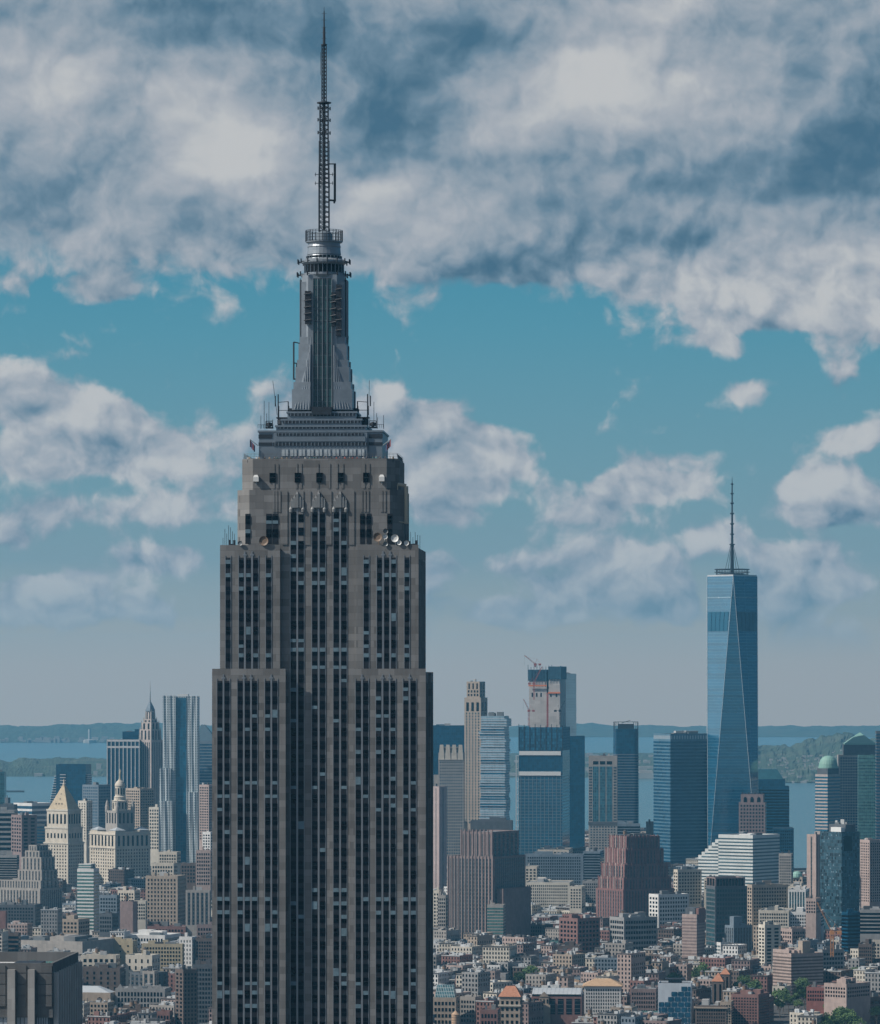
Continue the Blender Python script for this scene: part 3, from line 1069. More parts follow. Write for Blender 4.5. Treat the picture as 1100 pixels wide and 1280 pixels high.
for i in range(len(ds) - 1):
    for j in range(len(xs) - 1):
        z0, z1 = (drop(max(0, q)) - 1.2 for q in (ds[i], ds[i + 1]))
        m.quad((xs[j], ds[i], z0), (xs[j + 1], ds[i], z0), (xs[j + 1], ds[i + 1], z1), (xs[j], ds[i + 1], z1))
tag(m.build('water', WATER), kind='structure')

mt, t, bs = new_mat('street_asphalt')
tc = t.n('ShaderNodeTexCoord')
n1 = t.noise(tc.outputs['Object'], 0.02, 6, 0.65, dim='3D')
t.put(bs.inputs['Base Color'], t.ramp(n1, [(0.3, (0.035, 0.035, 0.037)), (0.7, (0.085, 0.083, 0.08))]))
bs.inputs['Roughness'].default_value = 0.9
ASPH = mt
m = MB()
m.prism([(-5000, -2500), (900, -2500), (900, 5000), (720, 6280), (470, 6330), (440, 7200), (200, 7600), (-400, 7700), (-900, 7500), (-1500, 7000), (-5000, 6500)], -12.0, 0.0)
tag(m.build('ground', ASPH), kind='structure')

mt, t, bs = new_mat('far_woodland')
tc = t.n('ShaderNodeTexCoord')
n1 = t.noise(tc.outputs['Object'], 0.008, 6, 0.7, dim='3D')
t.put(bs.inputs['Base Color'], t.ramp(n1, [(0.34, (0.02, 0.038, 0.026)), (0.5, (0.04, 0.066, 0.042)), (0.66, (0.085, 0.095, 0.07))]))
bs.inputs['Roughness'].default_value = 1.0
WOOD = mt
FARW = plain('far_house_paint', (0.34, 0.33, 0.31), .8, 0, .5, .02)


from mathutils import noise as NZ


def shore(name, px0, px1, d0, d1, prof, rough, seed, step=3.0, rows=14):
    """A wooded far shore: prof(px) = height above the water at the ridge, in metres."""
    r_ = random.Random(seed)
    m = MB()
    n = int((px1 - px0) / step)
    rows *= 2
    rough *= .6
    grid = []
    for i in range(n + 1):
        px = px0 + (px1 - px0) * i / n
        col = []
        for k in range(rows + 1):
            f = k / rows
            d = d0 + (d1 - d0) * f
            shape = math.sin(min(1.0, f * 1.6 + .02) * math.pi / 2) if f < .65 else math.cos((f - .65) / .35 * math.pi / 2)
            wob = NZ.noise(Vector((px * .045 + seed, d * .0011, seed))) + .5 * NZ.noise(Vector((px * .13, d * .003 + seed, 1)))
            h = prof(px) * shape * (1 + .22 * wob) + (rough * (.5 + .5 * NZ.noise(Vector((px * .45, d * .012, seed * 3)))) if 0 < k < rows else 0)
            col.append((wx(px, d), d + (r_.random() - .5) * (d1 - d0) / rows * .6, drop(d) - 2 + h))
        grid.append(col)
    for i in range(n):
        for k in range(rows):
            m.quad(grid[i][k], grid[i + 1][k], grid[i + 1][k + 1], grid[i][k + 1])
    return tag(m.build(name, WOOD), kind='structure'), grid


def lerp_prof(pts):
    def f(px):
        for (a, ha), (b_, hb) in zip(pts, pts[1:]):
            if px <= b_:
                u = max(0, (px - a) / (b_ - a))
                u = u * u * (3 - 2 * u)
                return ha + (hb - ha) * u
        return pts[-1][1]
    return f


def houses(name, grid, n, rows, size, seed, label):
    r_ = random.Random(seed)
    m = MB()
    for _ in range(n):
        c = grid[r_.randrange(len(grid))]
        x, y, z = c[r_.randint(*rows)]
        w_, h_ = size * r_.uniform(.5, 1.6), size * r_.uniform(.35, .9)
        x += r_.uniform(-25, 25)
        m.box(x, x + w_, y, y + w_, z - 4, z + h_)
    tag(m.build(name, FARW), label, kind='stuff')


hill1, g1 = shore('far_hills', -500, 560, 21300, 25500, lerp_prof([(-500, 50), (-60, 60), (30, 58), (70, 66), (160, 70), (300, 60), (560, 45)]), 5, 1)
houses('shoreline_buildings', g1, 300, (0, 1), 22, 2, 'pale line of small buildings along the far shore')
isl, g2 = shore('island', -260, 210, 12900, 14600, lerp_prof([(-260, 20), (0, 27), (12, 20), (25, 30), (60, 33), (85, 31), (130, 32), (210, 12)]), 9, 3, 1.6)
houses('island_buildings', g2, 14, (0, 5), 16, 4, 'few pale buildings among the trees of the island')
hill2, g3 = shore('green_hill', 905, 1400, 12050, 15200, lerp_prof([(905, 30), (940, 62), (985, 70), (1015, 86), (1050, 104), (1085, 100), (1200, 115), (1400, 90)]), 8, 5, 1.8)
houses('hillside_houses', g3, 620, (0, 8), 6.5, 6, 'pale small houses scattered on the lower slope of the green hill')
hill3, g4 = shore('distant_hills', 540, 1500, 24000, 27500, lerp_prof([(540, 40), (640, 42), (700, 62), (725, 60), (770, 46), (860, 42), (1000, 42), (1200, 46), (1500, 60)]), 3, 7, 5)
low, g5 = shore('low_shore', 540, 960, 12750, 17500, lerp_prof([(540, 10), (700, 14), (760, 16), (900, 18), (960, 10)]), 9, 8, 2.2)
houses('low_shore_buildings', g5, 140, (0, 16), 15, 9, 'pale scattered buildings on the low green shore')
m = MB()
for px0, px1, d, h in ((796, 820, 12600, 15), (708, 722, 12650, 12)):
    m.box(wx(px0, d), wx(px1, d), d, d + 60, drop(d) - 1, drop(d) + h)
    m.box(wx(px0 + 3, d), wx(px1 - 4, d), d + 10, d + 50, drop(d) + h, drop(d) + h + 6)
tag(m.build('pier_shed', FARW), 'long pale shed on the low shore across the bay', 'shed', kind='thing')
m = MB()
m.box(wx(-30, 11000), wx(30, 11000), 11000, 11012, drop(11000) - 3, drop(11000) + 2.2)
tag(m.build('breakwater', ASPH), 'thin dark breakwater lying in the water at the left edge', 'breakwater', kind='thing')
m = MB()
m.lathe([(30, drop(21200) - 2), (30, drop(21200) + 12), (7, drop(21200) + 16), (6, drop(21200) + 62)], wx(112, 21200), 21200, 8)
tag(m.build('shore_monument', FARW), 'tiny pale tower standing on the far left shoreline', 'tower', kind='thing')

# ================================================================ the city: building kit
def corner_box(xl, xc, xr, d, psi):
    """Footprint whose nearest edge stands at photo column xc, distance d; widths of the two faces in view."""
    c, s = math.cos(psi), math.sin(psi)
    ul, uc, ur = ((x - HX) / FPX for x in (xl, xc, xr))
    X0 = uc * d
    w1 = (X0 - ul * d) / (c + ul * s)
    w2 = (ur * d - X0) / (s - ur * c) if xr > xc and s - ur * c > 0.004 else 0
    return X0, w1, w2, c, s


class Bldg:
    """A building: an empty at its base centre; local -y = the face left of the near corner, +x = the face right of it."""

    def __init__(self, name, label, cat, xl, xc, xr, yt, d, psi=20.0, depth=None, group=None, z0=0.0):
        p = R(psi)
        X0, w1, w2, c, s = corner_box(xl, xc, xr, d, p)
        if depth:
            w2 = depth
        if w2 <= 4 or w2 > 160:
            w2 = max(14.0, min(w1, 60.0))
        if w1 < 3:
            w1 = 20.0
        self.w, self.l, self.h = w1, w2, wz(yt, d)
        self.d, self.z0 = d, z0
        cx = X0 - c * w1 / 2 + s * w2 / 2
        cy = d + s * w1 / 2 + c * w2 / 2
        self.o = thing(name, label, cat, (cx, cy, 0), -p, group)
        self.nwin = 0
        self.parts_left = 100
        self.stuffw = {}
        FOOT.append((cx, cy, math.hypot(w1, w2) / 2))
        self.psi = p

    def z(self, py):
        return wz(py, self.d)

    # local x of a photo column on the front face, local y on the side face
    def fx(self, px):
        s, c = math.sin(self.psi), math.cos(self.psi)
        u = (px - HX) / FPX
        ox, oy = self.o.location[0], self.o.location[1]
        yl = -self.l / 2
        return (u * (oy + yl * c) - ox - yl * s) / (c + u * s)

    def full(self):
        return (-self.w / 2, self.w / 2, -self.l / 2, self.l / 2)

    def inset(self, a, b=None, c=None, d_=None):
        b = a if b is None else b
        c = a if c is None else c
        d_ = a if d_ is None else d_
        return (-self.w / 2 + a, self.w / 2 - b, -self.l / 2 + c, self.l / 2 - d_)

    def body(self, rect, z0, z1, mat, roof=None, name='wall', lip=1.1):
        m = MB()
        m.parapet(*rect, z0, z1, lip, 0.5)
        o = m.build(name, mat, self.o)
        r = MB()
        r.poly([(rect[0] + .4, rect[2] + .4, z1 - lip), (rect[1] - .4, rect[2] + .4, z1 - lip), (rect[1] - .4, rect[3] - .4, z1 - lip), (rect[0] + .4, rect[3] - .4, z1 - lip)])
        r.build('roof', roof or ROOFG, self.o)
        return o

    def block(self, rect, z0, z1, mat, name='penthouse', bottom=False):
        m = MB()
        m.box(*rect, z0, z1, 0, True, bottom)
        return m.build(name, mat, self.o)

    # ---- windows
    def _one(self, name, mesh_fn, key, loc, rz, mats):
        k = (key, mats[0].name)
        if self.parts_left > 0:
            self.parts_left -= 1
            if k not in WMESH:
                m = MB()
                mesh_fn(m)
                WMESH[k] = m.mesh(name, mats)
            link(name, WMESH[k], self.o, loc, rz)
            return
        st = self.stuffw.setdefault((name, mats[0].name), (MB(), mats))[0]
        m = MB()
        mesh_fn(m)
        c, s = math.cos(rz), math.sin(rz)
        n = len(st.v)
        st.v += [(loc[0] + x * c - y * s, loc[1] + x * s + y * c, loc[2] + z) for x, y, z in m.v]
        st.f += [tuple(n + i for i in f) for f in m.f]
        st.m += m.m

    def faces(self, rect, which):
        x0, x1, y0, y1 = rect
        return [f for f in (('F', (x0, y0), 0.0, x1 - x0), ('R', (x1, y0), math.pi / 2, y1 - y0), ('L', (x0, y1), -math.pi / 2, y1 - y0), ('B', (x1, y1), math.pi, x1 - x0)) if f[0] in which]

    def grid(self, rect, z0, z1, nx, floors, mat=None, wf=.55, hf=.55, ny=None, which='FR', name='window', m0=.04, proud=.14):
        """nx windows per floor on the front, ny on the side."""
        mat = mat or WIN
        fh = (z1 - z0) / floors
        jobs = []
        for tag_, (ox, oy), rz, ln in self.faces(rect, which):
            n = nx if tag_ in 'FB' else (ny or max(1, round(nx * (rect[3] - rect[2]) / max(1, rect[1] - rect[0]))))
            mg = ln * m0
            bw = (ln - 2 * mg) / n
            for k in range(floors):
                for i in range(n):
                    u = mg + bw * (i + .5 - wf / 2)
                    z = z1 - fh * (k + .5 + hf / 2)
                    jobs.append((k, tag_ != 'F', i, ox + u * math.cos(rz), oy + u * math.sin(rz), z, rz, bw * wf))
        jobs.sort(key=lambda j: j[:3])
        h_ = fh * hf
        for k, s, i, x, y, z, rz, w_ in jobs:
            self._one(name, lambda m: m.box(0, w_, -proud, .05, 0, h_), (round(w_, 2), round(h_, 2), proud), (x, y, z), rz, [mat])

    def bands(self, rect, z0, z1, floors, mat=None, hf=.5, proud=.16, name='window_band', gap=0.0, cut=None, lift=.5):
        """One ribbon of glass per floor, running round the block."""
        mat = mat or WIN
        fh = (z1 - z0) / floors
        x0, x1, y0, y1 = rect
        g = gap
        for k in range(floors):
            if cut and cut(k):
                continue
            m = MB()
            a, b = z1 - fh * (k + lift + hf / 2), z1 - fh * (k + lift - hf / 2)
            p = proud
            m.box(x0 + g, x1 - g, y0 - p, y0 + .05, a, b, 0, True, True)
            m.box(x1 - .05, x1 + p, y0 + g, y1 - g, a, b, 0, True, True)
            m.box(x0 + g, x1 - g, y1 - .05, y1 + p, a, b, 0, True, True)
            m.box(x0 - p, x0 + .05, y0 + g, y1 - g, a, b, 0, True, True)
            m.build(name, mat, self.o)

    def strips(self, rect, z0, z1, nx, mat=None, wf=.5, ny=None, which='FRL', name='window_strip', m0=.04, proud=.15):
        mat = mat or STRIPG
        for tag_, (ox, oy), rz, ln in self.faces(rect, which):
            n = nx if tag_ in 'FB' else (ny or max(1, round(nx * (rect[3] - rect[2]) / max(1, rect[1] - rect[0]))))
            mg = ln * m0
            bw = (ln - 2 * mg) / n
            for i in range(n):
                u = mg + bw * (i + .5 - wf / 2)
                m = MB()
                m.box(0, bw * wf, -proud, .05, z0, z1)
                m.build(name, mat, self.o, (ox + u * math.cos(rz), oy + u * math.sin(rz), 0), rz)

    def rooftop(self, rect, z, n=3, tank=0, mat=None, seed=0):
        """Bulkheads, vents and wooden water tanks standing on the roof."""
        r_ = random.Random(int(self.o.location[0] * 7 + self.o.location[1] + seed))
        x0, x1, y0, y1 = rect
        W, L = x1 - x0, y1 - y0
        for i in range(n):
            w_, l_, h_ = W * r_.uniform(.1, .32), L * r_.uniform(.15, .35), r_.uniform(1.5, 5.0)
            x, y = x0 + r_.uniform(.08, .9) * (W - w_), y0 + r_.uniform(.08, .9) * (L - l_)
            self.block((x, x + w_, y, y + l_), z, z + h_, mat if mat and r_.random() < .5 else r_.choice([PALEB, GREYB, STEEL, ROOFD]), r_.choice(['bulkhead', 'roof_unit']))
        for i in range(tank):
            x, y = x0 + r_.uniform(.15, .85) * W, y0 + r_.uniform(.1, .6) * L
            water_tank(self.o, x, y, z)

    def done(self):
        for (name, mn), (m, mats) in self.stuffw.items():
            tag(m.build(name + '_grid', mats, self.o), kind='stuff')
        self.stuffw = {}
        return self


def water_tank(parent, x, y, z, r=1.9, h=3.6, leg=2.6):
    m = MB()
    m.lathe([(r, z + leg), (r * .97, z + leg + h)], x, y, 10, 0, False)
    m.lathe([(r * 1.08, z + leg + h), (.1, z + leg + h + 1.5)], x, y, 10, 1)
    for k in range(4):
        a = k * math.pi / 2 + .5
        m.tube((x + r * .75 * math.cos(a), y + r * .75 * math.sin(a), z), (x + r * .75 * math.cos(a), y + r * .75 * math.sin(a), z + leg + .1), .14, 4, 2)
    return m.build('water_tank', [TANKW, ROOFD, DKMET], parent)


FOOT, WMESH = [], {}
ROOFG = roofing('grey_roof', (0.19, 0.195, 0.20))
ROOFD = roofing('dark_roof', (0.055, 0.055, 0.06))
ROOFP = roofing('pale_roof', (0.46, 0.475, 0.485))
ROOFT = roofing('tan_roof', (0.21, 0.185, 0.16))
TANKW = plain('tank_cedar', (0.17, 0.115, 0.08), .85, 0, .3, .8)
PALEB = masonry('pale_bulkhead', (0.36, 0.365, 0.365), .08)
GREYB = masonry('grey_bulkhead', (0.16, 0.165, 0.17), .1)
CREAM = masonry('cream_stone', (0.49, 0.445, 0.375), .08, (3, 3.6))
IVORY = masonry('ivory_brick', (0.51, 0.475, 0.41), .08, (3, 3.6))
WHITEB = masonry('white_concrete', (0.58, 0.58, 0.57), .06, (4, 3.6), .08)
TAN = masonry('tan_brick', (0.33, 0.275, 0.225), .10, (2, 3))
PINK = masonry('pink_brick', (0.35, 0.275, 0.25), .10, (2, 3))
MAUVE = masonry('mauve_brick', (0.205, 0.155, 0.15), .12, (2, 3))
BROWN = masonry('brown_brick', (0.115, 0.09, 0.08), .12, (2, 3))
RUST = masonry('rust_brick', (0.195, 0.11, 0.1), .12, (2, 3))
RED = masonry('red_brick', (0.23, 0.1, 0.09), .12, (2, 3))
GREYC = masonry('grey_concrete', (0.25, 0.25, 0.25), .10, (3.5, 3.6))
WARMG = masonry('warm_grey_stone', (0.3, 0.28, 0.26), .10, (3, 3.6))
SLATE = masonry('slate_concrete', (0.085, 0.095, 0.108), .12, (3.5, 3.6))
YELL = masonry('yellow_brick', (0.38, 0.325, 0.225), .08, (2, 3))
BLUEG = masonry('blue_grey_panel', (0.15, 0.19, 0.23), .1, (3, 3.6))
BLUEW = glass('blue_curtain_glass', (0.006, 0.085, 0.155), .10, .6, (3.2, 3.9), .35, .10, (0.05, 0.10, 0.14))
NAVY = glass('navy_glass', (0.003, 0.05, 0.10), .12, .55, (3.0, 3.8), .3, .06, (0.012, 0.035, 0.06))
PALEG = glass('pale_blue_glass', (0.17, 0.27, 0.34), .10, .7, (3.0, 3.8), .18, .12, (0.28, 0.36, 0.40))
TEAL = glass('teal_glass', (0.012, 0.06, 0.075), .10, .6, (2.6, 3.6), .6, .14, (0.04, 0.09, 0.10))
GREENG = glass('green_glass', (0.06, 0.15, 0.145), .12, .6, (2.6, 3.6), .25, .12, (0.12, 0.19, 0.18))
STRIPG = glass('strip_window_glass', (0.012, 0.024, 0.035), .14, .5, (80, 3.6), .4, .75, (0.05, 0.055, 0.06))
PALEN = glass('pale_band_glass', (0.06, 0.105, 0.125), .15, .5, (60, 60), .3, own=.6)
BLUEN = glass('blue_window_glass', (0.010, 0.035, 0.055), .1, .55, (60, 60), .3, own=2.0)
COPPER = plain('green_copper', (0.20, 0.36, 0.31), .6, 0, .2, .05)
GOLD = masonry('gilded_tile', (0.42, 0.35, 0.25), .10, (2.5, 1.5))
ORTILE = masonry('orange_clay_tile', (0.42, 0.20, 0.125), .15, (.6, .6))
CRANEO = plain('crane_orange_paint', (0.50, 0.23, 0.09), .5)
CRANER = plain('crane_red_paint', (0.34, 0.10, 0.09), .5)
ROSE = masonry('rose_grey_stone', (0.38, 0.33, 0.305), .08, (2.4, 3.6))
LEAD = plain('lead_roof', (0.46, 0.49, 0.51), .45, .2, .15, .2)

# ================================================================ towers of the far skyline
def std(name, label, cat, xl, xc, xr, yt, yb, d, psi, wall, style, a=(), roof=None, bulk=2, tank=0, win=None, depth=None, head=2.2, wf=.55, hf=.55, group=None, ny=None):
    """A plain block: a = (windows across, floors in view) counted in the photo between yt and yb."""
    B = Bldg(name, label, cat, xl, xc, xr, yt, d, psi, depth, group)
    f = B.full()
    B.body(f, 0, B.h, wall, roof)
    zt, zb = B.h - head, max(1.0, wz(yb, d))
    if style == 'grid':
        B.grid(f, zb, zt, a[0], a[1], win, wf, hf, ny)
    elif style == 'bands':
        B.bands(f, zb, zt, a[0], win, hf)
    elif style == 'strips':
        B.strips(f, zb, zt, a[0], win, wf, ny)
    if bulk or tank:
        B.rooftop(B.inset(.8), B.h - 1.1, bulk, tank, wall)
    return B.done()


# ---------------- the tall chamfered glass tower with the spire
d = 6000.0
B = Bldg('chamfered_glass_tower', 'tallest tapering blue glass tower of the far skyline with chamfered facets and a stayed spire', 'skyscraper', 884.8, 948.2, 948.2, 720, d, 1.2, 66)
H, a = B.h, 33.0
WTCG = glass('facet_glass', (0.003, 0.066, 0.130), .08, 1.0, (900, 4.0), .22, .10, (0.03, 0.12, 0.19), ior=1.85, tint=(.72, .93, 1.0))
bot = [(-a, -a, 0), (a, -a, 0), (a, a, 0), (-a, a, 0)]
top = [(0, -a, H), (a, 0, H), (0, a, H), (-a, 0, H)]
for k in range(4):
    m = MB()
    m.poly([bot[k], bot[(k + 1) % 4], top[k]])
    m.build('glass_facet', WTCG, B.o)
    m = MB()
    m.poly([bot[(k + 1) % 4], top[(k + 1) % 4], top[k]])
    m.build('glass_facet', WTCG, B.o)
    m = MB()
    m.tube(bot[k], top[k], .22, 5)
    m.tube(bot[(k + 1) % 4], top[k], .3, 5)
    m.build('edge_trim', LEAD, B.o)


def on_facet(k, z, s_, off):
    """A point on the inverted facet right of top[k]: s_ across, at height z, standing off the glass."""
    t_ = (H - z) / H
    p, q, c = Vector(top[k]), Vector(top[(k + 1) % 4]), Vector(bot[(k + 1) % 4])
    nrm = (c - p).cross(q - p).normalized()
    if nrm.dot(Vector((c.x, c.y, 0))) < 0:
        nrm = -nrm
    return tuple(p.lerp(c, t_).lerp(q.lerp(c, t_), s_) + nrm * off)


for k in (3, 0):
    for i in range(5):
        s0, s1 = .04 + .185 * i, .04 + .185 * i + .16
        z0, z1 = wz(789, d), wz(764.5, d)
        m = MB()
        m.quad(on_facet(k, z0, s0, .5), on_facet(k, z0, s1, .5), on_facet(k, z1, s1, .5), on_facet(k, z1, s0, .5))
        m.build('louver_panel', plain('blue_louver', (.008, .085, .15), .3, 0, .2, .1), B.o)
    for y0, y1 in ((746, 747.4),):
        m = MB()
        m.quad(*(on_facet(k, wz(y, d), s, .45) for y, s in ((y1, .02), (y1, .98), (y0, .98), (y0, .02))))
        m.build('bright_floor_band', PALEG, B.o)
m = MB()
m.prism([(0, -a + .6), (a - .6, 0), (0, a - .6), (-a + .6, 0)], H - .5, H + 2.0)
m.build('roof_parapet', LEAD, B.o)
m = MB()
for y, r_ in ((718, 21), (714.5, 23), (711, 22.5)):
    for i in range(28):
        p = [(r_ * math.cos(2 * math.pi * (i + j) / 28), r_ * math.sin(2 * math.pi * (i + j) / 28), wz(y, d)) for j in (0, 1)]
        m.tube(p[0], p[1], .75 if y != 714.5 else .5, 4)
        if y == 718:
            m.tube(p[0], (p[0][0], p[0][1], wz(710.5, d)), .35, 4)
            if i % 2 == 0:
                m.tube(p[0], (0, 0, wz(716, d)), .35, 4)
m.lathe([(16, wz(720, d)), (16, wz(716, d))], n=20)
m.build('communication_ring', DKMET, B.o)
m = MB()
zt = lambda y: wz(y, d)
m.tube((0, 0, H), (0, 0, zt(680)), 2.6, 8, r2=1.9)
m.tube((0, 0, zt(680)), (0, 0, zt(640)), 1.7, 8, r2=1.2)
m.tube((0, 0, zt(640)), (0, 0, zt(604)), 1.1, 8, r2=.8)
m.tube((0, 0, zt(604)), (0, 0, zt(594)), .7, 6, r2=.1)
for y, r_ in ((680, 3.6), (667, 2.7), (654, 2.8), (641, 2.7), (628, 2.5), (616, 2.2), (604, 1.9)):
    m.lathe([(r_ * .5, zt(y + 1)), (r_, zt(y)), (r_, zt(y - .8)), (r_ * .5, zt(y - 1.4))], n=8)
for i in range(4):
    c, s = math.cos(i * math.pi / 2 + .5), math.sin(i * math.pi / 2 + .5)
    m.tube((10.5 * c, 10.5 * s, zt(712)), (2 * c, 2 * s, zt(680)), .4, 4)
m.build('spire', DKMET, B.o)

# ---------------- right of the great tower
std('navy_slab_tower', 'dark navy glass slab with small boxes on its roof, close beside the great stone tower', 'skyscraper', 541, 580.5, 580.5, 907, 1000, 6700, 2, NAVY, 'none', roof=ROOFD, bulk=4)
B = Bldg('beige_crown_tower', 'beige gridded tower with a crown of notched light fins, before the navy slab', 'skyscraper', 548, 579.5, 579.5, 941, 5900, 3, 34)
f = B.full()
B.body(f, 0, B.h, WARMG)
B.grid(f, B.z(1095), B.z(951), 10, 38, BLUEN, .55, .5)
for i in range(4):
    x = f[0] + (f[1] - f[0]) * (i + .5) / 4
    m = MB()
    m.prism([(x - 3.6, f[2] - .6), (x + 3.6, f[2] - .6), (x + 3.6, f[2] + 4), (x - 3.6, f[2] + 4)], B.h - 9, B.z(931), pts1=[(x - 2.2, f[2] - .2), (x + 2.2, f[2] - .2), (x + 2.2, f[2] + 4), (x - 2.2, f[2] + 4)])
    m.build('crown_fin', CREAM, B.o)
B.block((f[0] + 3, f[1] - 3, f[2] + 5, f[3] - 3), B.h - 1.1, B.z(934), WARMG)
w_ = (f[0] - 6.5, f[0], f[2] + 6, f[3] - 2)
B.body(w_, 0, B.z(969), WARMG)
B.done()
std('mauve_slab', 'mauve grey windowless slab hugging the stone tower, pale on one side', 'office building', 541, 549, 558.5, 983, 1110, 5200, 40, masonry('mauve_concrete', (.36, .29, .28), .06), 'strips', (1,), bulk=1, wf=.1)

B = Bldg('stepped_stone_tower', 'slim tall beige stone tower with stepped top beside the stacked glass boxes', 'skyscraper', 580.5, 601, 609.3, 872, 6100, 24)
f = B.full()
B.body(f, 0, B.h, TAN)
B.grid(f, B.z(1030), B.z(890), 5, 38, BLUEN, .42, .6, 3)
g = B.inset(3.0, 2.0, .6, 3)
B.body(g, B.h, B.z(852), TAN)
B.grid(g, B.z(871), B.z(862), 4, 2, WIND, .5, .6, 2)
B.grid(g, B.z(861.5), B.z(854), 3, 1, WIND, .35, .95, 2)
B.rooftop(B.inset(5, 4, 3, 5), B.z(852) - 1.1, 3)
B.strips(f, B.z(889), B.z(878), 3, WIND, .5, 2)
B.done()

# stacked, shifted glass boxes
B = Bldg('stacked_glass_tower', 'pale blue glass tower of irregularly stacked shifting balconied storeys', 'skyscraper', 599.5, 632, 638, 895, 5300, 14)
B.body(B.inset(1.6), 0, B.h - 2, PALEG)
r_ = random.Random(3)
nf = 42
z0, z1 = B.z(1030), B.h
fh = (z1 - z0) / nf
i = 0
off = (0, 0)
while i < nf:
    n = r_.choice([1, 1, 2, 3])
    o1, o2, o3 = r_.uniform(-.6, 1.2), r_.uniform(-.6, 1.2), r_.uniform(-.4, 1.2)
    if i > nf * .72:
        o1, o2 = o1 * 2.0, o2 * 2.6
    x0, x1, y0, y1 = -B.w / 2 - o1 + .5, B.w / 2 + o2 - .5, -B.l / 2 - o3, B.l / 2
    for k in range(min(n, nf - i)):
        m = MB()
        zz0 = z0 + (i + k) * fh
        m.box(x0, x1, y0, y1, zz0, zz0 + .55, 0, True, True)
        m.box(x0 + .6, x1 - .6, y0 + .5, y1 - .5, zz0 + .55, zz0 + fh - .03, 1, False)
        m.build('storey', [LEAD, PALEG if r_.random() < .75 else BLUEW], B.o)
    i += n
B.rooftop((-B.w / 2 + 2, B.w / 2 - 2, -B.l / 2 + 2, B.l / 2 - 2), B.h, 5)
B.done()
B = std('dark_roof_podium', 'low dark box with roof plant on top of the mauve stepped tower site', 'office building', 588, 640, 640, 1026, 1040, 5000, 3, SLATE, 'none', bulk=5, depth=30)

# tower under construction
d = 6200.0
B = Bldg('unfinished_tower', 'unfinished glass tower with bare concrete core on top, blue netting and white bands', 'skyscraper', 648.6, 703, 712, 938, d, 8)
f = B.full()
B.body(f, 0, B.h, BLUEW, ROOFG)
B.bands(f, B.z(1075), B.z(969), 27, plain('floor_edge_metal', (.17, .23, .28), .5, .3, .2), .16, .3, 'floor_edge')
for i in range(11):
    x = f[0] + (f[1] - f[0]) * (i + .5) / 11
    m = MB()
    m.box(x - .35, x + .35, f[2] - .45, f[2] + .1, B.z(1075), B.z(970))
    m.build('facade_fin', plain('floor_edge_metal', (.17, .23, .28)), B.o)
NETB = glass('blue_netting', (.012, .085, .15), .5, .3, (2.5, 4), .6, .2, (.01, .04, .08))
m = MB()
m.box(f[0] - .5, f[1] + .5, f[2] - .5, f[3] + .5, B.z(938), B.z(909), 0, False)
for i in range(9):
    x = f[0] + (f[1] - f[0]) * i / 8
    m.box(x - .4, x + .4, f[2] - .9, f[2] - .5, B.z(938), B.z(905 + (i % 3)), 1)
m.build('safety_netting', [NETB, DKMET], B.o)
for y0, y1 in ((939, 944), (964.5, 969.5)):
    m = MB()
    m.box(f[0] + .5, f[1] - 2, f[2] - 1.4, f[2] + 3, B.z(y1), B.z(y0), 0, True, True)
    m.build('white_band', WHITEP, B.o)
m = MB()
m.box(f[0] - .3, f[1] + .3, f[2] - .3, f[3] + .3, B.z(963), B.z(945))
m.build('dark_glazing', NAVY, B.o)
m = MB()
sx0 = f[0] - 4.5
for i in range(17):
    z = B.z(1075) + (B.z(945) - B.z(1075)) * i / 16
    m.box(sx0, f[0] - .6, f[2] + 2, f[2] + 12, z, z + .5, 0, True, True)
for x in (sx0, f[0] - 1.2):
    for y in (2, 7, 12):
        m.tube((x, f[2] + y, 0), (x, f[2] + y, B.z(945)), .3, 4)
m.build('hoist_scaffold', LEAD, B.o)
CORE = masonry('raw_concrete_core', (.42, .40, .385), .10, (8, 4.2), .14)
ya = B.fx(660)
yb_, yc = B.fx(682), B.fx(684.5)
yd = B.fx(699)
fy = f[2] + 12
m = MB()
m.box(ya, yb_, fy, f[3] - 8, B.h - 1, B.z(858), 0)
m.box(yc, yd, fy - 2, f[3] - 8, B.h - 1, B.z(866), 0)
m.build('concrete_core', CORE, B.o)
m = MB()
m.box(ya - 1, yb_, fy - .6, f[3] - 7, B.z(851), B.z(837), 0, True, True)
m.box(yc - .2, yd + 1, fy - 3, f[3] - 7, B.z(849), B.z(833), 0, True, True)
for i in range(12):
    x = ya - 1 + (yd - ya + 2) * i / 11
    m.tube((x, fy - 3, B.z(852)), (x, fy - 3, B.z(831 + (i * 7) % 4)), .4, 4)
m.build('climbing_formwork', plain('blue_formwork', (.02, .075, .12), .7, 0, .6, .2), B.o)
m = MB()
m.box(ya, yb_, fy + .2, f[3] - 8, B.z(858), B.z(851))
m.box(yc, yd, fy - 1.8, f[3] - 8, B.z(866), B.z(849))
m.build('concrete_core', CORE, B.o)
for x0, x1, y in ((ya, yb_, 857), (yc, yd, 866)):
    m = MB()
    m.box(x0 - .5, x1 + .5, fy - 3.2, fy - 2.2, B.z(y + .9), B.z(y - .9), 0, True, True)
    m.build('orange_deck_rail', plain('orange_netting', (.62, .18, .07), .6, 0, .3), B.o)
m = MB()
for i in range(34):
    z = B.h + (B.z(866) - B.h) * i / 34
    m.box(yb_ + .2, yc - .2, fy - 1, fy + 3, z, z + (B.z(866) - B.h) / 34 * .72)
m.build('hoist_mast', CRANER, B.o)
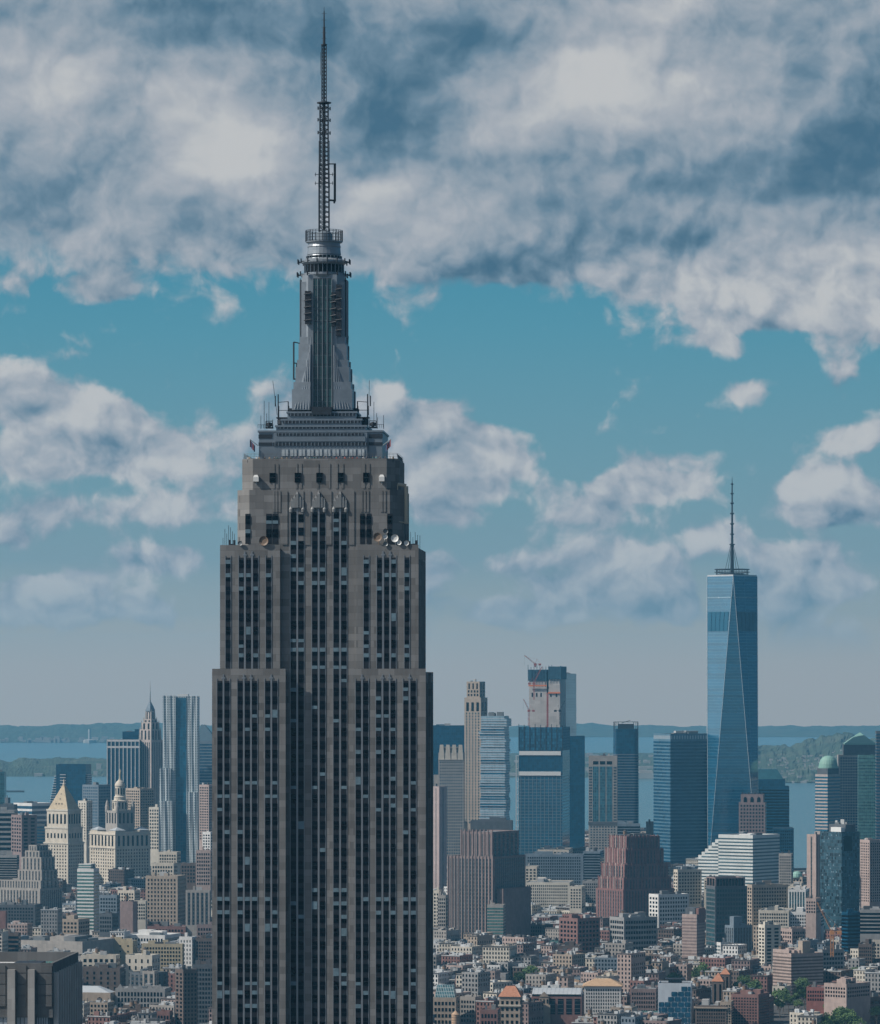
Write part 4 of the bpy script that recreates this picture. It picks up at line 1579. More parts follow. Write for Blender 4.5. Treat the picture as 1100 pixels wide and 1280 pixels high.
for x in (664, 669.5, 675, 687.5, 694.5):
    m = MB()
    xx = B.fx(x)
    m.box(xx - .9, xx + .9, fy - 2.25 if x > 684 else fy - .2, fy + .5, B.z(871), B.z(866.5 if x > 684 else 866))
    m.build('core_opening', WIND, B.o)
B.done()


def crane(label, px, ybase, ytop, jib, d, mat, z_base=None, group=None, name='tower_crane', r=.85):
    """A luffing crane: mast, cab, lattice jib to the photo point jib, counter-jib."""
    x = wx(px, d)
    zb = wz(ybase, d)
    o = thing(name, label, 'crane', (x, d, zb), 0, group)
    m = MB()
    zt_ = wz(ytop, d) - zb
    n = max(3, int(zt_ / 5))
    for i in range(n):
        z0, z1 = zt_ * i / n, zt_ * (i + 1) / n
        for cx, cy in ((-1, -1), (1, -1), (1, 1), (-1, 1)):
            m.tube((cx * r, cy * r, z0), (cx * r, cy * r, z1), .3, 4)
        m.tube((-r, -r, z0), (r, -r, z1), .22, 4)
        m.tube((r, r, z0), (-r, r, z1), .22, 4)
    m.build('mast', mat, o)
    m = MB()
    m.box(-1.8, 1.8, -1.6, 1.6, zt_, zt_ + 3.0, 0, True, True)
    m.build('cab', mat, o)
    jx, jz = wx(jib[0], d) - x, wz(jib[1], d) - zb
    m = MB()
    p0, p1 = Vector((0, 0, zt_ + 1.5)), Vector((jx, 0, jz))
    dirv = (p1 - p0).normalized()
    up = Vector((-dirv.z, 0, dirv.x)) * (1.5 if dirv.x > 0 else -1.5)
    n = max(4, int((p1 - p0).length / 4))
    for i in range(n):
        q0, q1 = p0.lerp(p1, i / n), p0.lerp(p1, (i + 1) / n)
        f0, f1 = 1 - .6 * i / n, 1 - .6 * (i + 1) / n
        for s in (-.9, .9):
            m.tube(q0 + Vector((0, s, 0)), q1 + Vector((0, s, 0)), .24, 4)
        m.tube(q0 + up * f0, q1 + up * f1, .24, 4)
        m.tube(q0 + up * f0, q1 + Vector((0, .9, 0)), .16, 4)
        m.tube(q0 + up * f0, q1 + Vector((0, -.9, 0)), .16, 4)
    m.build('jib', mat, o)
    m = MB()
    b_ = -1 if jx > 0 else 1
    m.tube((0, -.8, zt_ + 2), (b_ * 7, -.8, zt_ + 2.5), .3, 4)
    m.tube((0, .8, zt_ + 2), (b_ * 7, .8, zt_ + 2.5), .3, 4)
    m.box(*sorted((b_ * 4.5, b_ * 8)), -1.4, 1.4, zt_ + .2, zt_ + 2.9, 0, True, True)
    m.tube((0, 0, zt_ + 3), (b_ * 2.5, 0, zt_ + 9), .22, 4)
    m.tube((b_ * 2.5, 0, zt_ + 9), tuple(p0.lerp(p1, .85)), .08, 4)
    m.tube((b_ * 2.5, 0, zt_ + 9), (b_ * 7, 0, zt_ + 2.6), .1, 4)
    m.build('counter_jib', mat, o)
    m = MB()
    m.tube(tuple(p1), (p1.x, 0, max(2, p1.z - 14)), .09, 4)
    m.build('hoist_rope', DKMET, o)
    return o


crane('red luffing crane on top of the bare concrete core, jib to the left', 669, 834, 832, (655.5, 819.5), 6215, CRANER, r=1.0)
crane('red crane low on the left flank of the concrete core', 661, 908, 890, (654, 874), 6170, CRANER, r=.9)
crane('small dark crane on the right flank of the concrete core', 700, 906, 890, (706.5, 876), 6170, DKMET, r=.8)
crane('red crane rising in front of the concrete core, jib steeply up', 667.5, 875, 856, (678, 833), 6190, CRANER, r=.9)

B = Bldg('finished_glass_tower', 'pale glass slab tower with wider dark blue lower block behind the unfinished tower', 'skyscraper', 690, 731, 731, 920, 6500, 2, 40)
f = B.full()
B.body(f, 0, B.h, NAVY)
u0, u1 = B.fx(694), B.fx(720.3)
UP = glass('silver_reflective_glass', (.20, .30, .36), .06, .8, (60, 3.9), .06, .35, (.14, .23, .29), .2)
B.body((u0, u1, f[2] + .5, f[3] - 2), B.h - 1.0, B.z(842), UP)
B.rooftop((u0, u1, f[2] + 1, f[3] - 2), B.z(842) - 1.1, 3)
B.done()

B = Bldg('framed_glass_tower', 'tan framed tower with tall blue glass strips and three dark attic openings', 'skyscraper', 735.8, 771.4, 771.4, 945, 5700, 3, 32)
f = B.full()
B.body(f, 0, B.h, WARMG)
zt_, zb_ = B.z(958), B.z(1027)
for c in range(3):
    x0, x1 = f[0] + B.w * (.145 + .24 * c), f[0] + B.w * (.145 + .24 * c) + B.w * .205
    m = MB()
    m.box(x0, x1, f[2] - .15, f[2] + .05, zb_, zt_)
    m.build('glass_strip', glass('strip_blue', (.02, .10, .14), .12, .6, (2.4, 3.6), .5, .16, (.1, .17, .2)), B.o)
    m = MB()
    m.box(x0 + .3, x1 - .3, f[2] - .15, f[2] + .05, B.z(955.5), B.z(951.5))
    m.build('attic_opening', WIND, B.o)
for x in (.03, .085, .89, .945):
    for k in range(19):
        z = zt_ - (zt_ - zb_) * (k + .75) / 19
        B._one('window', lambda m: m.box(0, 1.5, -.14, .05, 0, 2.1), ('fr',), (f[0] + B.w * x - .4, f[2], z), 0, [BLUEN])
B.grid(f, B.z(1062), B.z(1032), 9, 9, BLUEN, .5, .5, which='F')
m = MB()
m.box(f[0] - .6, f[1] + .6, f[2] - .8, f[2] + .1, B.z(1030.5), B.z(1027.5), 0, True, True)
m.build('cornice', SLATE, B.o)
B.rooftop(B.inset(7), B.h - 1.1, 3)
B.done()

B = Bldg('rounded_blue_tower', 'dark blue banded tower with rounded corners and open steel frame at the top', 'skyscraper', 766.5, 798, 798, 911, 6400, 3, 32)
f = B.full()


def rounded(x0, x1, y0, y1, r, n=5):
    pts = []
    for (cx, cy, a0) in ((x1 - r, y0 + r, -90), (x1 - r, y1 - r, 0), (x0 + r, y1 - r, 90), (x0 + r, y0 + r, 180)):
        pts += [(cx + r * math.cos(R(a0 + 90 * i / n)), cy + r * math.sin(R(a0 + 90 * i / n))) for i in range(n + 1)]
    return pts


m = MB()
m.prism(rounded(*f, 6), 0, B.h)
m.build('wall', NAVY, B.o)
for k in range(34):
    z = B.z(1030) + (B.z(916) - B.z(1030)) * k / 33
    m = MB()
    g = .35 if k < 26 else -.3
    m.prism(rounded(f[0] - g, f[1] + g, f[2] - g, f[3] + g, 6), z, z + 1.0)
    m.build('floor_edge', BLUEG, B.o)
m = MB()
pts = rounded(*B.inset(.6), 6, 3)
for i, p in enumerate(pts):
    q = pts[(i + 1) % len(pts)]
    m.tube((*p, B.h), (*p, B.z(902.5)), .35, 4)
    m.tube((*p, B.z(902.5)), (*q, B.z(902.5)), .35, 4)
m.box(-B.w * .3, B.w * .3, -B.l * .2, B.l * .3, B.h, B.z(905), 0)
m.tube((-6, 0, B.z(904)), (6, 0, B.z(900.5)), .5, 4)
m.build('crown_frame', DKMET, B.o)
B.done()
std('blue_podium_block', 'low blue grey glass block with white roof drum at the foot of the rounded tower', 'office building', 768, 800, 800, 1030, 1050, 5850, 3, BLUEG, 'bands', (5,), bulk=5, depth=30)
std('small_dark_cube', 'small dark narrow block standing by the water beside the wide banded tower', 'office building', 807.5, 812, 817.5, 1027, 1046, 6250, 40, BROWN, 'none', bulk=1)

B = Bldg('wide_banded_tower', 'wide flat topped blue tower with horizontal window bands, paler on its left side', 'skyscraper', 817, 838, 891, 917, 6000, 66)
f = B.full()
B.body(f, 0, B.h, glass('silver_blue_cladding', (.075, .15, .21), .3, .5, (6, 3.9), .12, .05, (.06, .12, .17)), ROOFG)
B.bands(f, B.z(1088), B.z(926), 38, NAVY, .56, .18)
m = MB()
for i in range(16):
    t_ = (i + .5) / 16
    x, y = f[1], f[2] + (f[3] - f[2]) * t_
    m.box(x - .1, x + .12, y - .7, y + .7, B.z(924), B.z(919.5))
    m.box(f[0] + (f[1] - f[0]) * t_ - .6, f[0] + (f[1] - f[0]) * t_ + .6, f[2] - .12, f[2] + .1, B.z(924), B.z(919.5))
m.build('top_vents', LEAD, B.o).name = 'vent_panel'
B.rooftop(B.inset(4), B.h - 1.1, 6)
B.done()

std('brown_deco_tower', 'brownish deco tower with arched upper windows and dark battlement top before the chamfered tower', 'skyscraper', 923.5, 956.5, 958.3, 1003, 1045, 5750, 8, MAUVE, 'grid', (8, 9), win=WIN, bulk=0)
B = Bldg('deco_tower_crown', 'stepped crown block with three dark arches atop the brownish deco tower', 'tower', 926, 954, 955.5, 993, 5755, 8, 26)
f = B.full()
B.body(f, wz(1003.5, 5750) - 3, B.h, MAUVE)
for i in range(3):
    x = f[0] + B.w * (.2 + .3 * i)
    m = MB()
    pts = [(x - 2.1, B.z(1003.4)), (x + 2.1, B.z(1003.4)), (x + 2.1, B.z(998.5)), (x + 1.2, B.z(996.6)), (x, B.z(996)), (x - 1.2, B.z(996.6)), (x - 2.1, B.z(998.5))]
    m.poly([(p, f[2] - .25, q) for p, q in pts])
    m.build('arched_window', WIND, B.o)
for i in range(7):
    x = f[0] + B.w * (i + .5) / 7
    B.block((x - 1.0, x + 1.0, f[2] + .1, f[2] + 1.8), B.h - .8, B.z(990.5 + (i % 2)), DKMET, 'battlement')
B.done()
# merge the crown under its tower (one building)
crown, base = B.o, bpy.data.objects['brown_deco_tower']
bpy.context.view_layer.update()
for ch in list(crown.children):
    mw = base.matrix_world.inverted() @ crown.matrix_world @ ch.matrix_basis
    ch.parent = base
    ch.matrix_basis = mw
bpy.data.objects.remove(crown)

B = Bldg('mansard_tower', 'dark blue tower with a sloped mansard top standing by the water', 'skyscraper', 941, 986.5, 988, 973, 6250, 4, 44)
f = B.full()
B.body(f, 0, B.z(983), NAVY)
g = B.inset(0, 5.5, 2, 2)
B.body(g, B.z(983), B.z(974), NAVY)
m = MB()
o_ = [(g[0] + 1, g[2] + 1), (g[1] - 2, g[2] + 1), (g[1] - 2, g[3] - 1), (g[0] + 1, g[3] - 1)]
i_ = [(g[0] + 7, g[2] + 6), (g[1] - 11, g[2] + 6), (g[1] - 11, g[3] - 6), (g[0] + 7, g[3] - 6)]
m.prism(o_, B.z(974), B.z(961.5), pts1=i_)
m.build('mansard_roof', glass('teal_mansard', (.02, .09, .12), .3, .5, (4, 4), .2, .1, (.03, .1, .13)), B.o)
B.bands(f, B.z(1060), B.z(986), 20, WIND, .4, .15)
B.done()
std('blue_wing_block', 'lower dark blue block in front of the mansard tower', 'office building', 966, 992.2, 992.2, 1035, 1085, 6150, 3, NAVY, 'grid', (9, 12), win=WIND, bulk=0, depth=40)

# harbourside group at the right edge
B = Bldg('domed_tower', 'stone banded tower topped by a pale green copper dome near the right edge', 'skyscraper', 1019, 1034.5, 1050, 968, 6000, 42)
f = B.full()
B.body(f, 0, B.h, ROSE)
B.bands(f, B.z(1040), B.z(970), 17, BLUEW, .5, .15)
g = B.inset(2.5, .5, 1.0, 2)
B.body(g, B.h, B.z(960.5), SLATE)
m = MB()
cx, cy, rr = g[1] - 9, g[2] + 13, 12.5
m.lathe([(rr + .8, B.z(960.5)), (rr + .8, B.z(958.5)), (rr, B.z(958.4)), (rr * .97, B.z(955)), (rr * .85, B.z(950.5)), (rr * .62, B.z(947)), (rr * .3, B.z(945.2)), (.3, B.z(944.7))], cx, cy, 22)
m.build('dome', COPPER, B.o)
B.done()
B = Bldg('pyramid_tower', 'grid fronted tower crowned by a green copper pyramid at the right edge', 'skyscraper', 1048, 1096, 1097, 931, 6100, 3, 48)
f = B.full()
B.body(f, 0, B.z(944), WARMG)
B.grid(f, B.z(1060), B.z(946), 14, 33, NAVY, .62, .62, which='F')
g = B.inset(7, 0, 1, 1)
B.body(g, B.z(944), B.h, SLATE)
m = MB()
px0, px1 = B.fx(1056), B.fx(1095)
m.prism([(px0, g[2] + .5), (px1, g[2] + .5), (px1, g[3] - .5), (px0, g[3] - .5)], B.h + .02, B.z(929))
q = (px0 + px1) / 2
m.prism([(px0 + .8, g[2] + 1.3), (px1 - .8, g[2] + 1.3), (px1 - .8, g[3] - 1.3), (px0 + .8, g[3] - 1.3)], B.z(929), B.z(915.8), pts1=[(q - .4, -.4), (q + .4, -.4), (q + .4, .4), (q - .4, .4)])
m.build('pyramid_roof', COPPER, B.o)
B.done()
std('green_glass_front', 'flat green teal glass block in front of the pyramid tower', 'skyscraper', 1073, 1096, 1096, 944, 1055, 5850, 3, GREENG, 'bands', (26,), win=TEAL, hf=.22, bulk=1, depth=30)
std('edge_dark_tower', 'dark banded tower cut by the right edge of the view', 'skyscraper', 1095.5, 1125, 1125, 914, 1050, 5700, 3, SLATE, 'bands', (34,), win=NAVY, hf=.5, bulk=2, depth=30)
B = Bldg('dark_mosaic_tower', 'tall dark glass tower with flickering panes, black roof house and white plant on top', 'apartment tower', 1025, 1052, 1074.5, 1040, 4400, 52)
f = B.full()
MOS = glass('mosaic_glass', (.022, .055, .075), .12, .6, (2.2, 3.2), .85, .12, (.03, .05, .065))
B.body(f, 0, B.h, MOS, ROOFD)
r_ = random.Random(8)
for k in range(90):  # paler panes scattered at random over the dark glass
    fl, i, side = r_.randrange(30), r_.randrange(14), r_.random() < .5
    ln = B.w if side else B.l
    u = -ln / 2 + ln * (i + .3) / 14
    z = B.h - 4 - fl * 3.2
    loc, rz = ((u, f[2], z), 0) if side else ((f[1], u, z), math.pi / 2)
    B._one('pale_pane', lambda m: m.box(0, 1.5, -.12, .05, 0, 1.3), ('lp',), loc, rz, [BLIND])
B.block(B.inset(4, 3, 8, 3), B.h - 1.1, B.z(1031), SLATE, 'roof_house')
B.block((f[0] + 12, f[1] - 4, f[2] + 3, f[2] + 8), B.h - 1.0, B.z(1034.5), WHITEP, 'roof_unit')
B.block((f[1] - .1, f[1] + .14, -9, 2), B.z(1064), B.z(1045), WIND, 'dark_recess', True)
B.rooftop(B.inset(6, 5, 10, 6), B.z(1031), 4)
B.done()
std('pink_strip_tower', 'slender pink brick tower pressed against the dark mosaic tower', 'apartment tower', 1008.5, 1020, 1026.5, 1043, 1120, 4500, 40, PINK, 'strips', (1,), bulk=2, wf=.16, ny=2)
std('pink_edge_tower', 'pink brick apartment tower with dim window front at the right edge', 'apartment tower', 1075, 1087, 1112, 1050, 1128, 4500, 62, PINK, 'grid', (5, 22), win=WIN, bulk=2, wf=.4, ny=9)

# white stepped building
B = Bldg('white_stepped_building', 'white banded office block stepping down in terraces to the left', 'office building', 898, 941, 974.5, 1044, 5100, 38)
f = B.full()
WST = masonry('white_panel', (.52, .54, .53), .05, (8, 3.6), .06)
B.body(f, 0, B.h, WST, ROOFP)
B.bands(f, B.z(1115), B.z(1047), 16, PALEN, .42, .15)
steps = 6
for i in range(steps):
    w0 = 4.6
    x1 = f[0] - .01 - i * w0
    r = (x1 - w0, x1, f[2] + .4, f[3] - 8)
    B.body(r, 0, B.z(1046.5 + 4.0 * (i + 1)), WST, ROOFP)
    m = MB()
    for k in range(15 - i):
        z = B.z(1050 + 4.2 * (i + 1)) - 3.7 * (k + .6)
        m.box(r[0] - .14, r[1] - .02, r[2] - .14, r[2] + .05, z, z + 1.5, 0, True, True)
    m.build('window_band', PALEN, B.o)
B.block((B.fx(922), B.fx(936), f[2] + 3, f[2] + 14), B.z(1064), B.z(1043), WHITEB, 'lift_tower')
B.rooftop(B.inset(8), B.h - 1.1, 4)
B.done()
std('slim_brown_tower', 'slim brownish gridded tower just right of the white stepped block', 'office building', 973.5, 989, 991.5, 1067, 1112, 4900, 14, WARMG, 'grid', (6, 12), win=WIN, bulk=2)
B = std('green_domed_building', 'small tan building with a pale green low dome near the water slit', 'building', 990.5, 1003, 1008.5, 1096, 1110, 4950, 30, TAN, 'grid', (3, 3), bulk=0)
m = MB()
m.lathe([(6.0, B.h - 1), (6.0, B.h + .4), (5.4, B.h + 3), (3.6, B.h + 5), (.3, B.h + 6)], -2, -2, 14)
m.build('dome', COPPER, B.o)

# ---------------- left of the great tower
std('edge_dark_sliver', 'dark teal glass tower cut by the left edge above the water', 'skyscraper', -18, 5.4, 5.4, 965, 1010, 6900, 3, TEAL, 'none', bulk=1, depth=20)
std('stub_block', 'tiny dark block beside the dark sliver at the left edge', 'building', 6, 10, 13, 997, 1012, 6600, 40, SLATE, 'none', bulk=1)
B = Bldg('black_terraced_tower', 'dark blue glass tower with white terraced balconies stepping down its sides', 'skyscraper', 70, 107, 114, 955.5, 6300, 10)
f = B.full()
B.body(f, 0, B.h, NAVY, ROOFD)
for s, n, dx in ((-1, 11, 1.0), (1, 6, .75)):
    for k in range(n):
        z = B.z(970 + 3.1 * k) if s < 0 else B.z(968 + 2.6 * k)
        x0 = f[0] if s < 0 else f[1]
        m = MB()
        w_ = 3.0 + k * .65 if s < 0 else 3.5
        m.box(*sorted((x0, x0 + s * w_)), f[2] + 2, f[3] - 8, z - .9, z, 0, True, True)
        m.box(*sorted((x0, x0 + s * (w_ - .6))), f[2] + 2.6, f[3] - 8.5, z - 3.3, z - .9, 1)
        m.build('terrace', [LEAD, NAVY], B.o)
for k in range(8):
    m = MB()
    z = B.z(968 + 3.6 * k)
    m.box(f[0] + 6, f[0] + 14, f[2] - 1.6, f[2] + .1, z - 1.0, z, 0, True, True)
    m.build('balcony', LEAD, B.o)
B.done()
std('blue_grid_block', 'blue grey gridded block with darker right half beside the black terraced tower', 'office building', 103, 123, 138, 981, 1032, 6150, 34, BLUEG, 'grid', (8, 13), win=NAVY, bulk=3, ny=7)
B = Bldg('white_finned_tower', 'dark tower with white vertical fins and a pale cap with square openings', 'skyscraper', 134, 174, 174, 924.5, 6900, 2, 40)
f = B.full()
B.body(f, 0, B.h, NAVY)
m = MB()
m.box(f[0] - .6, f[1] + .6, f[2] - .8, f[3] + .6, B.z(935), B.z(932.5), 0, True, True)
m.box(f[0] - .6, f[1] + .6, f[2] - .8, f[2] + .1, B.z(927), B.h + .1, 0, True, True)
m.build('cap_frame', WHITEB, B.o)
for i in range(9):
    x = f[0] + B.w * i / 8
    m = MB()
    m.box(x - .55, x + .55, f[2] - .9, f[2] + .1, 0, B.h - .1)
    m.build('vertical_fin', WHITEB, B.o)
B.done()
std('dark_slab_behind', 'dark flat slab peeping over the white finned tower', 'office building', 153, 178, 178, 914.5, 924, 7050, 2, NAVY, 'none', bulk=2, depth=30)
# gothic spire tower
B = Bldg('gothic_spire_tower', 'pale gothic stone tower with stepped shoulders, lantern crown and needle spire', 'skyscraper', 172, 189, 203.5, 925, 6900, 42)
f = B.full()
B.body(f, 0, B.h, ROSE)
B.strips(f, B.z(1010), B.z(928), 6, STRIPG, .42, 6)
tops = [(2.2, 912), (4.2, 903), (6.6, 899), (8.6, 889)]
zprev = B.h
for ins, y in tops:
    r = B.inset(ins)
    B.body(r, zprev - .02, B.z(y), ROSE)
    B.strips(r, zprev + .3, B.z(y) - 1.5, max(2, int(5 - ins / 2)), WIND, .4, max(2, int(5 - ins / 2)))
    m = MB()
    for cx, cy in ((r[0], r[2]), (r[1], r[2]), (r[1], r[3]), (r[0], r[3])):
        m.prism([(cx - .9, cy - .9), (cx + .9, cy - .9), (cx + .9, cy + .9), (cx - .9, cy + .9)], zprev, B.z(y) + 3, pts1=[(cx - .2, cy - .2), (cx + .2, cy - .2), (cx + .2, cy + .2), (cx - .2, cy + .2)])
    m.build('pinnacle', WARMG, B.o)
    zprev = B.z(y)
m = MB()
q = [(-5.2, -5.2), (5.2, -5.2), (5.2, 5.2), (-5.2, 5.2)]
m.prism(q, zprev, B.z(883), pts1=[(x * .66, y * .66) for x, y in q])
m.prism([(x * .66, y * .66) for x, y in q], B.z(883), B.z(877.5), pts1=[(x * .2, y * .2) for x, y in q])
m.build('crown_roof', BLUEG, B.o)
m = MB()
m.tube((0, 0, B.z(878)), (0, 0, B.z(866)), .9, 6, r2=.4)
m.tube((0, 0, B.z(866)), (0, 0, B.z(851)), .4, 5, r2=.12)
m.build('spire', STEEL, B.o)
B.done()
# rippled steel apartment tower
B = Bldg('rippled_steel_tower', 'tall silvery rippled steel apartment tower with a dark recess down its front', 'apartment tower', 203.5, 247, 247, 869.5, 5800, 2, 34)
f = B.full()
RIP = glass('rippled_steel', (.025, .055, .072), .2, .5, (2.1, 3.1), .4, .72, (.36, .41, .43))
zs = [0, B.z(1000), B.z(962), B.z(940), B.z(905), B.h]


def ripple(x0, x1, yf, z0, z1, seed, amp, name='rippled_wall', mat=None):
    m = MB()
    nu, nz = 26, 40
    g = [[(x0 + (x1 - x0) * i / nu, yf - amp * (math.sin(i / nu * 12 + math.sin((z0 + (z1 - z0) * k / nz) / 31 + seed) * 1.7 + seed) * .6 + math.sin(i / nu * 25 + seed * 2 + (z0 + (z1 - z0) * k / nz) / 47) * .35 + .8), z0 + (z1 - z0) * k / nz) for k in range(nz + 1)] for i in range(nu + 1)]
    for i in range(nu):
        for k in range(nz):
            m.quad(g[i][k], g[i + 1][k], g[i + 1][k + 1], g[i][k + 1])
    for i in range(nu):
        m.quad(g[i][nz], g[i + 1][nz], (g[i + 1][0][0], yf + 3, z1), (g[i][0][0], yf + 3, z1))
    for k in range(nz):
        m.quad((x0, yf + 3, g[0][k][2]), g[0][k], g[0][k + 1], (x0, yf + 3, g[0][k + 1][2]))
        m.quad(g[nu][k], (x1, yf + 3, g[0][k][2]), (x1, yf + 3, g[0][k + 1][2]), g[nu][k + 1])
    m.build(name, mat or RIP, B.o)


B.body((f[0] + .5, f[1] - .5, f[2] + 2, f[3]), 0, B.h - 1, RIP, ROOFG)
xa, xb = B.fx(219.5), B.fx(233)
ripple(f[0], xa, f[2], 0, B.h, 0.3, .5)
ripple(xb, f[1], f[2] + .6, 0, B.h - .6, 2.1, .5)
m = MB()
m.box(xa + .3, xb - .3, f[2] + 1.6, f[2] + 2.3, 0, B.h - 3)
m.build('recess_glazing', BLUEW, B.o)
ripple(f[0] - 3.6, xa - 6, f[2] - 3.5, 0, B.z(960), 1.2, .7)
ripple(f[0] - 4.6, f[0] + 13, f[2] - 6.5, 0, B.z(1001), 3.4, .7)
ripple(xb + 3, f[1] + 1.5, f[2] - 3.2, 0, B.z(990), 4.4, .7)
B.block((-4, 9, -6, 8), B.h - 2, B.h + 1.8, WHITEP, 'roof_unit')
B.done()
B = Bldg('hip_roofed_tower', 'banded blue tower with a sloping hipped roof half hidden by the great stone tower', 'skyscraper', 247, 271, 272, 926, 6950, 4, 40)
f = B.full()
B.body(f, 0, B.h, BLUEG)
B.bands(f, B.z(990), B.z(929), 16, NAVY, .5, .15)
m = MB()
m.prism([(f[0] + .6, f[2] + .6), (f[1] - .6, f[2] + .6), (f[1] - .6, f[3] - .6), (f[0] + .6, f[3] - .6)], B.h - .9, B.z(906), pts1=[(f[0] + 3, -3), (f[0] + 9, -3), (f[0] + 9, 3), (f[0] + 3, 3)])
m.build('hip_roof', plain('slate_roof', (.06, .10, .13), .5, .2), B.o)
B.done()
std('pink_tall_block', 'pink stone tower squeezed between the rippled tower and the great stone tower', 'office building', 249, 261, 268, 981, 1050, 5600, 36, PINK, 'grid', (5, 20), bulk=2)
std('white_low_block', 'small white block at the foot of the pink stone tower', 'building', 253, 263, 268, 1040, 1064, 5000, 30, WHITEB, 'grid', (3, 6), bulk=1)

# courthouse with gilded pyramid
B = Bldg('gilded_pyramid_tower', 'cream courthouse tower with colonnaded top and a gold tiled pyramid roof', 'courthouse', 55, 85, 105, 1053, 5300, 35)
f = B.full()
B.body(f, 0, B.h, CREAM)
B.grid(f, B.z(1134), B.z(1056), 8, 19, WIN, .36, .5, 7)
m = MB()
m.box(f[0] - .7, f[1] + .7, f[2] - .7, f[3] + .7, B.z(1055), B.z(1053.6), 0, True, True)
m.build('cornice', IVORY, B.o)
g = B.inset(1.0)
B.body(g, B.h - .3, B.z(1034), CREAM)
B.grid(g, B.z(1049), B.z(1041), 6, 1, WIN, .4, .75, 5)
g2 = B.inset(2.4)
B.body(g2, B.z(1034) - .3, B.z(1012), CREAM)
B.strips(g2, B.z(1030), B.z(1018), 5, WIND, .45, 5, 'FR')
m = MB()
m.box(g2[0] - .6, g2[1] + .6, g2[2] - .6, g2[3] + .6, B.z(1014), B.z(1012), 0, True, True)
m.box(g[0] - .6, g[1] + .6, g[2] - .6, g[3] + .6, B.z(1036), B.z(1034), 0, True, True)
m.build('cornice', IVORY, B.o)
g3 = B.inset(3.4)
m = MB()
m.prism([(g3[0], g3[2]), (g3[1], g3[2]), (g3[1], g3[3]), (g3[0], g3[3])], B.z(1012), B.z(982), pts1=[(-1.3, -1.3), (1.3, -1.3), (1.3, 1.3), (-1.3, 1.3)])
roof = m.build('pyramid_roof', GOLD, B.o)
for t_ in (.25, .5, .75):
    for q in (.3, .5, .7):
        if abs(q - .5) < .3 * (1 - t_) + .02:
            m = MB()
            z = B.z(1012) + (B.z(982) - B.z(1012)) * t_ * .8
            yy = g3[2] * (1 - t_ * .8) - .4
            x = (q - .5) * B.w * .6
            m.box(x - .5, x + .5, yy - .3, yy + 1.2, z, z + 1.6)
            m.build('dormer', BROWN, roof)
m = MB()
m.lathe([(1.5, B.z(982)), (1.7, B.z(980.5)), (.9, B.z(979)), (1.0, B.z(977)), (.2, B.z(974))], n=8)
m.build('finial', CREAM, B.o)
B.done()
std('cream_narrow_block', 'narrow cream white block between the gold pyramid tower and the columned tower', 'office building', 97.5, 108, 115.5, 1001, 1050, 5700, 36, IVORY, 'grid', (3, 14), bulk=3, wf=.35)
# municipal tower
B = Bldg('tiered_drum_tower', 'ornate cream tower with tiered drum, statue on top and dark shaded right side', 'municipal building', 112, 144, 188, 1040, 5450, 52)
f = B.full()
B.body(f, 0, B.h, CREAM)
B.strips(f, B.z(1058), B.z(1045), 7, WIND, .42, 7, 'FR', 'colonnade_bay')
B.grid(f, B.z(1118), B.z(1061), 10, 14, WIN, .34, .55, 12)
m = MB()
for y in (1043, 1060):
    m.box(f[0] - .8, f[1] + .8, f[2] - .8, f[3] + .8, B.z(y + 1), B.z(y), 0, True, True)
m.build('cornice', IVORY, B.o)
for cx, cy in ((f[0] + 8, f[2] + 8), (f[1] - 8, f[2] + 8), (f[1] - 8, f[3] - 8), (f[0] + 8, f[3] - 8)):
    m = MB()
    m.box(cx - 7, cx + 7, cy - 7, cy + 7, B.h - 1, B.h + 1.6)
    m.prism([(cx - 7.6, cy - 7.6), (cx + 7.6, cy - 7.6), (cx + 7.6, cy + 7.6), (cx - 7.6, cy + 7.6)], B.h + 1.6, B.h + 5.2, 1, True, [(cx - .3, cy - .3), (cx + .3, cy - .3), (cx + .3, cy + .3), (cx - .3, cy + .3)])
    m.build('pavilion', [CREAM, LEAD], B.o)
r5 = B.inset(B.w / 2 - 12.5, B.w / 2 - 12.5, B.l / 2 - 12.5, B.l / 2 - 12.5)
B.body(r5, B.h - 1.1, B.z(1014), WARMG)
B.strips(r5, B.z(1030), B.z(1017), 4, WIND, .4, 4, 'FR')
for cx, cy in ((-11, -11), (11, -11), (11, 11), (-11, 11)):
    m = MB()
    m.lathe([(2.6, B.z(1016)), (2.6, B.z(1009)), (2.0, B.z(1007.5)), (1.6, B.z(1004)), (.2, B.z(1000.5))], cx, cy, 10)
    m.build('corner_turret', WARMG, B.o)
m = MB()
m.lathe([(9.2, B.z(1015)), (9.2, B.z(1003)), (10, B.z(1002)), (7.2, B.z(1001)), (7.0, B.z(998)), (7.4, B.z(997)), (5.8, B.z(996)), (5.6, B.z(984)), (6.4, B.z(983)), (5.8, B.z(981)), (4.2, B.z(978)), (2.0, B.z(976)), (1.8, B.z(974.5))], n=20)
m.build('drum_tier', CREAM, B.o)
for r_, y0, y1, n in ((9.3, 1004, 1012, 14), (5.7, 986, 994, 10)):
    for i in range(n):
        a_ = 2 * math.pi * i / n
        m = MB()
        m.box(-.75, .75, -.1, .3, B.z(y1), B.z(y0))
        m.build('drum_opening', WIND, B.o, (r_ * math.sin(a_), -r_ * math.cos(a_), 0), a_)
m = MB()
m.lathe([(1.3, B.z(974.6)), (1.0, B.z(971)), (1.2, B.z(968)), (.9, B.z(966)), (.55, B.z(965)), (.7, B.z(963.5)), (.1, B.z(962))], n=8)
m.tube((.6, 0, B.z(967)), (2.3, 0, B.z(963.5)), .35, 5)
m.build('statue', plain('gilt_statue', (.40, .34, .22), .5, .3), B.o)
B.done()
